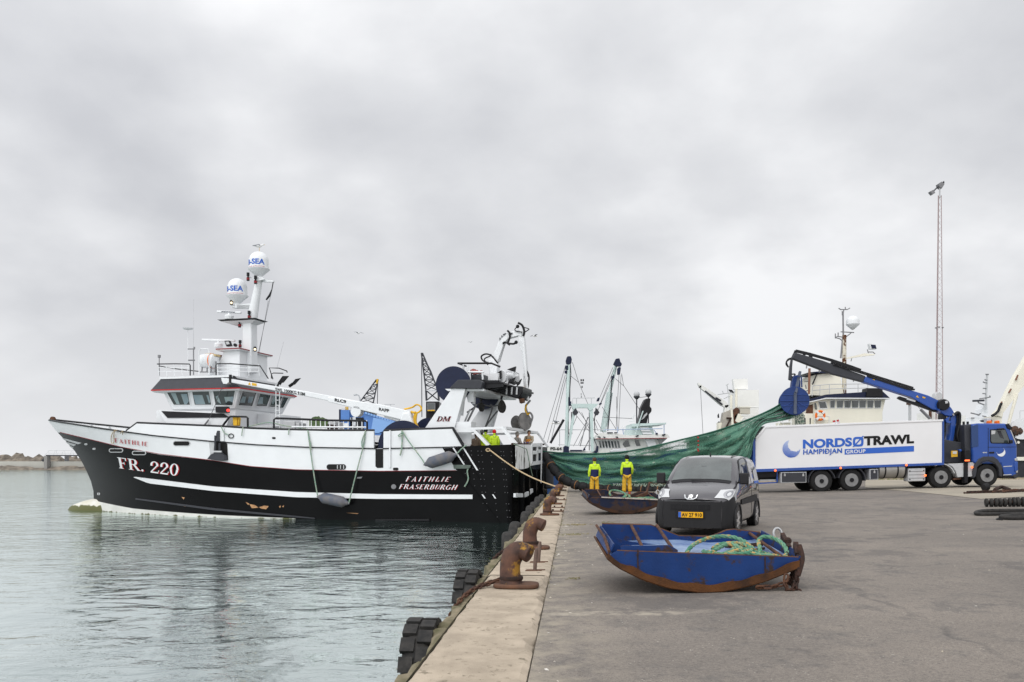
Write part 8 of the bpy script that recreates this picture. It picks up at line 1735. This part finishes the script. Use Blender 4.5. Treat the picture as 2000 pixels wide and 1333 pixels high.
def hand(par,wrist,down,side,m):
 """palm, four fingers and a thumb, slightly curled"""
 w=Vector(wrist);d=Vector(down).normalized();s=Vector((side,0,0));f=Vector((0,1,0));nodes=[(*w,.026),(*(w+d*.05),(.022,.036)),(*(w+d*.09),(.018,.04))];edges=[(0,1),(1,2)]
 for k,ln in enumerate((.07,.08,.075,.06)):
  b0=w+d*.09+f*(.033-.022*k);i=len(nodes);nodes+=[(*b0,.011),(*(b0+d*ln*.55-s*.01),.0095),(*(b0+d*ln*.9-s*.03),.008)];edges+=[(2,i),(i,i+1),(i+1,i+2)]
 i=len(nodes);b0=w+d*.045+f*.04;nodes+=[(*b0,.012),(*(b0+d*.03+f*.02-s*.012),.010),(*(b0+d*.055+f*.022-s*.022),.009)];edges+=[(1,i),(i,i+1),(i+1,i+2)]
 return skin('hand',nodes,edges,m,par,1)
def person(label,loc,rz,jacket,trousers,boots,glv,hat,hair,hood=True,sc=1.0,arms='down',bib=None,legs=True,lean=0.0,bend=0.0):
 o=thing('person',label,'person',loc,rz,world=False);o.scale=(sc,)*3
 ln=lean
 arm=lambda s:[(a,b_+bend*(k>=2)*(.05+.05*k)*(s>0),c+bend*.03*k*(s>0))for k,(a,b_,c)in enumerate(ar)]
 if arms=='down':ar=[(.165,0,1.42),(.225,-.03,1.18),(.225,.04,.96),(.215,.06,.89)]
 else:ar=[(.19,0,1.42),(.25,.04,1.2),(.17,.24,1.10),(.12,.32,1.10)]
 N_=[(0,0,.95,(.14,.10)),(0,ln*.3,1.15,(.13,.095)),(0,ln*.7,1.35,(.15,.11)),(0,ln,1.47,(.08,.07)),(0,ln+.01,1.55,.052),(0,ln+.02,1.62,(.078,.09)),(0,ln+.02,1.70,(.09,.105)),(0,ln+.01,1.775,(.062,.075)),(0,ln+.125,1.655,.014),(.08,ln+.01,1.665,.014),(-.08,ln+.01,1.665,.014)]
 E=[(0,1),(1,2),(2,3),(3,4),(4,5),(5,6),(6,7),(5,8),(6,9),(6,10)]
 for s in(1,-1):
  i=len(N_);N_+=[(s*.10,0,.88,.085),(s*.105,.01,.50,.058),(s*.11,-.01,.09,.04),(s*.115,.10,.045,.038)];E+=[(0,i),(i,i+1),(i+1,i+2),(i+2,i+3)]
  i=len(N_);N_+=[(s*a,b_+ln,c,r)for(a,b_,c),r in zip(arm(s),(.055,.042,.032,.026))];E+=[(3,i),(i,i+1),(i+1,i+2),(i+2,i+3)]
 skin('body',N_,E,skin_m,o,2)
 for s in(1,-1):b=MB();b.ball((s*.032,ln+.098,1.69),.011,6);b.build('eye',MT['black'],o)
 b=MB();b.tube([(-.025,ln+.098,1.612),(0,ln+.104,1.61),(.025,ln+.098,1.612)],.006,5);b.build('mouth',mat('lip_tone',(.35,.14,.11,1),.6)if 'lip_tone' not in bpy.data.materials else bpy.data.materials['lip_tone'],o)
 J=[(0,.0,.70,(.235,.17)),(0,-.0,.95,(.215,.16)),(0,ln*.4-.01,1.2,(.19,.14)),(0,ln*.8-.01,1.38,(.20,.13)),(0,ln-.0,1.49,(.10,.09))];E=[(0,1),(1,2),(2,3),(3,4)]
 for s in(1,-1):i=len(J);J+=[(s*(a+.012),b_+ln,c,r)for(a,b_,c),r in zip(arm(s),(.098,.080,.070,.058))];E+=[(3,i),(i,i+1),(i+1,i+2),(i+2,i+3)]
 jk=skin('jacket',J,E,jacket,o,3)
 if hood:hd=skin('hood',[(0,ln-.08,1.34,(.05,.03)),(0,ln-.085,1.44,(.125,.06)),(0,ln-.045,1.54,(.115,.075)),(0,ln-.03,1.60,(.09,.07))],[(0,1),(1,2)],lime if jacket in(duo,lime)else jacket,o,2);b=MB();b.prism([(-.02,ln-.142,1.44),(.02,ln-.142,1.44),(.015,ln-.115,1.51),(-.015,ln-.115,1.51)],(0,.012,0));b.build('reflective_tab',MT['lgrey'],o)
 if bib:b=MB();b.grid([[Vector((x,.115+ln*.6+.03-abs(x)*.12,z))for x in(-.15,-.07,0,.07,.15)]for z in(.9,1.1,1.3)]);b.build('bib',bib,o,solid=.02,smooth=True);b=MB();[b.tube([(s*.11,.14,1.3),(s*.12,.1,1.45),(s*.1,0,1.5)],.02,6)for s in(1,-1)];b.build('brace',MT['black'],o)
 if legs:
  T=[(0,0,.92,(.17,.13))];E=[]
  for s in(1,-1):i=len(T);T+=[(s*.10,0,.84,.105),(s*.125,.01+.02*s,.5,.108),(s*.13,-.005,.20,.105),(s*.13,-.0,.10,.10)];E+=[(0,i),(i,i+1),(i+1,i+2),(i+2,i+3)]
  skin('trousers',T,E,trousers,o,3)
  for s in(1,-1):
   b=MB();rows=[[Vector((s*.12+w*math.cos(a),.04+l_*math.sin(a)+(.02 if z<.05 else 0),z))for a in[2*PI*k/14 for k in range(14)]]for z,w,l_ in((0,.055,.14),(.03,.06,.145),(.07,.055,.12),(.12,.052,.075),(.2,.055,.07))];b.grid(rows,closed=True);b.f.append(tuple(range(13,-1,-1)));b.mi.append(0);b.build('boot',boots,o,smooth=True)
 for s in(1,-1):p=arm(s)[-1];q=arm(s)[-2];hand(o,(s*(p[0]+.01),p[1]+ln,p[2]),(s*(p[0]-q[0]),p[1]-q[1],p[2]-q[2]),s,glv)
 if hair:b=MB();rows=[[Vector((r*math.cos(a)*.9,ln+.005+r*math.sin(a)*1.05,z))for a in[2*PI*k/16 for k in range(16)]]for z,r in((1.62,.09),(1.68,.108),(1.73,.112),(1.775,.10),(1.81,.066),(1.825,.01))];b.grid(rows,closed=True);b.xf(lambda v:Vector((v.x,min(v.y,ln+.082)if v.z<1.72 else v.y,v.z))if v.y<ln+.03 or v.z>1.70 else Vector((v.x,ln+.03,max(v.z,1.71))));b.build('hair',hair,o,smooth=True)
 if hat:b=MB();rows=[[Vector((r*math.cos(a)*.95,ln+.01+r*math.sin(a)*1.12,z))for a in[2*PI*k/16 for k in range(16)]]for z,r in((1.64,.10),(1.68,.112),(1.74,.114),(1.79,.098),(1.825,.065),(1.84,.01))];b.grid(rows,closed=True);b.build('cap',hat,o,smooth=True)
 return o
dk_hair=mat('dark_brown_hair',(.035,.02,.014,1),.8);blk=mat('black_wool_cap',(.012,.012,.013,1),.9);brn=mat('brown_hair',(.07,.035,.022,1),.8)
def stand(px,py,Y):x=(px-1000)/F*Y;return Vector((x,Y,ground_at(x,Y)))
person('person in lime and navy jacket with brown hair watching the net beside the dark sled',stand(1161,965,41.6),.05,duo,oil,boot,glove,None,brn,True,1.03,bend=.25)
person('person in lime and navy jacket with black cap standing right of the other onlooker',stand(1224.5,963,42.4),-.08,duo,oil,boot,glove,blk,None,True,1.07,lean=.03,bend=.5)
def deck_person(label,px,py_top,v,rz,h=1.82,**kw):
 p=SL(px,py_top,v);z0=p.z-h;return person(label,SW((p.x,p.y,z0)),rz,**kw)
red_cap=mat('red_wool_cap',(.50,.015,.02,1),.9);grey_h=mat('grey_hooded_top',(.34,.31,.28,1),.9,var=.2,vscale=9);tan=mat('tan_sweater',(.40,.33,.24,1),.9);obib=mat('orange_bib',(.50,.19,.03,1),.6)
kw=dict(trousers=oil,boots=boot,glv=glove)
deck_person('person in lime jacket and red cap on the stern deck',965.5,840,2.6,PI-.26-PI+.4,jacket=lime,hat=red_cap,hair=None,**kw)
deck_person('person in lime jacket with black headgear left of the red cap',948.5,838,1.6,-.5,jacket=lime,hat=blk,hair=None,**kw)
deck_person('person in grey hooded top on the stern deck',1010,844,.9,-.9,jacket=grey_h,hat=grey_h,hair=None,trousers=MT['dgrey'],boots=MT['black'],glv=skin_m,arms='fwd')
deck_person('person with dark hair and orange bib facing the quay',1034,840.5,-.6,PI-.5,jacket=tan,hat=None,hair=dk_hair,bib=obib,hood=False,trousers=obib,boots=MT['black'],glv=glove,arms='fwd',lean=.04)
deck_person('person in brown top half hidden behind the white diagonal bar',930,846,1.2,-.2,jacket=mat('brown_top',(.22,.16,.12,1),.9),hat=None,hair=brn,trousers=MT['dgrey'],boots=MT['black'],glv=skin_m)
deck_person('person with grey cap behind the two lime jackets',941,840,-1.0,-.4,jacket=MT['dgrey'],hat=mat('grey_cap',(.2,.2,.19,1),.9),hair=None,trousers=MT['dgrey'],boots=MT['black'],glv=skin_m)
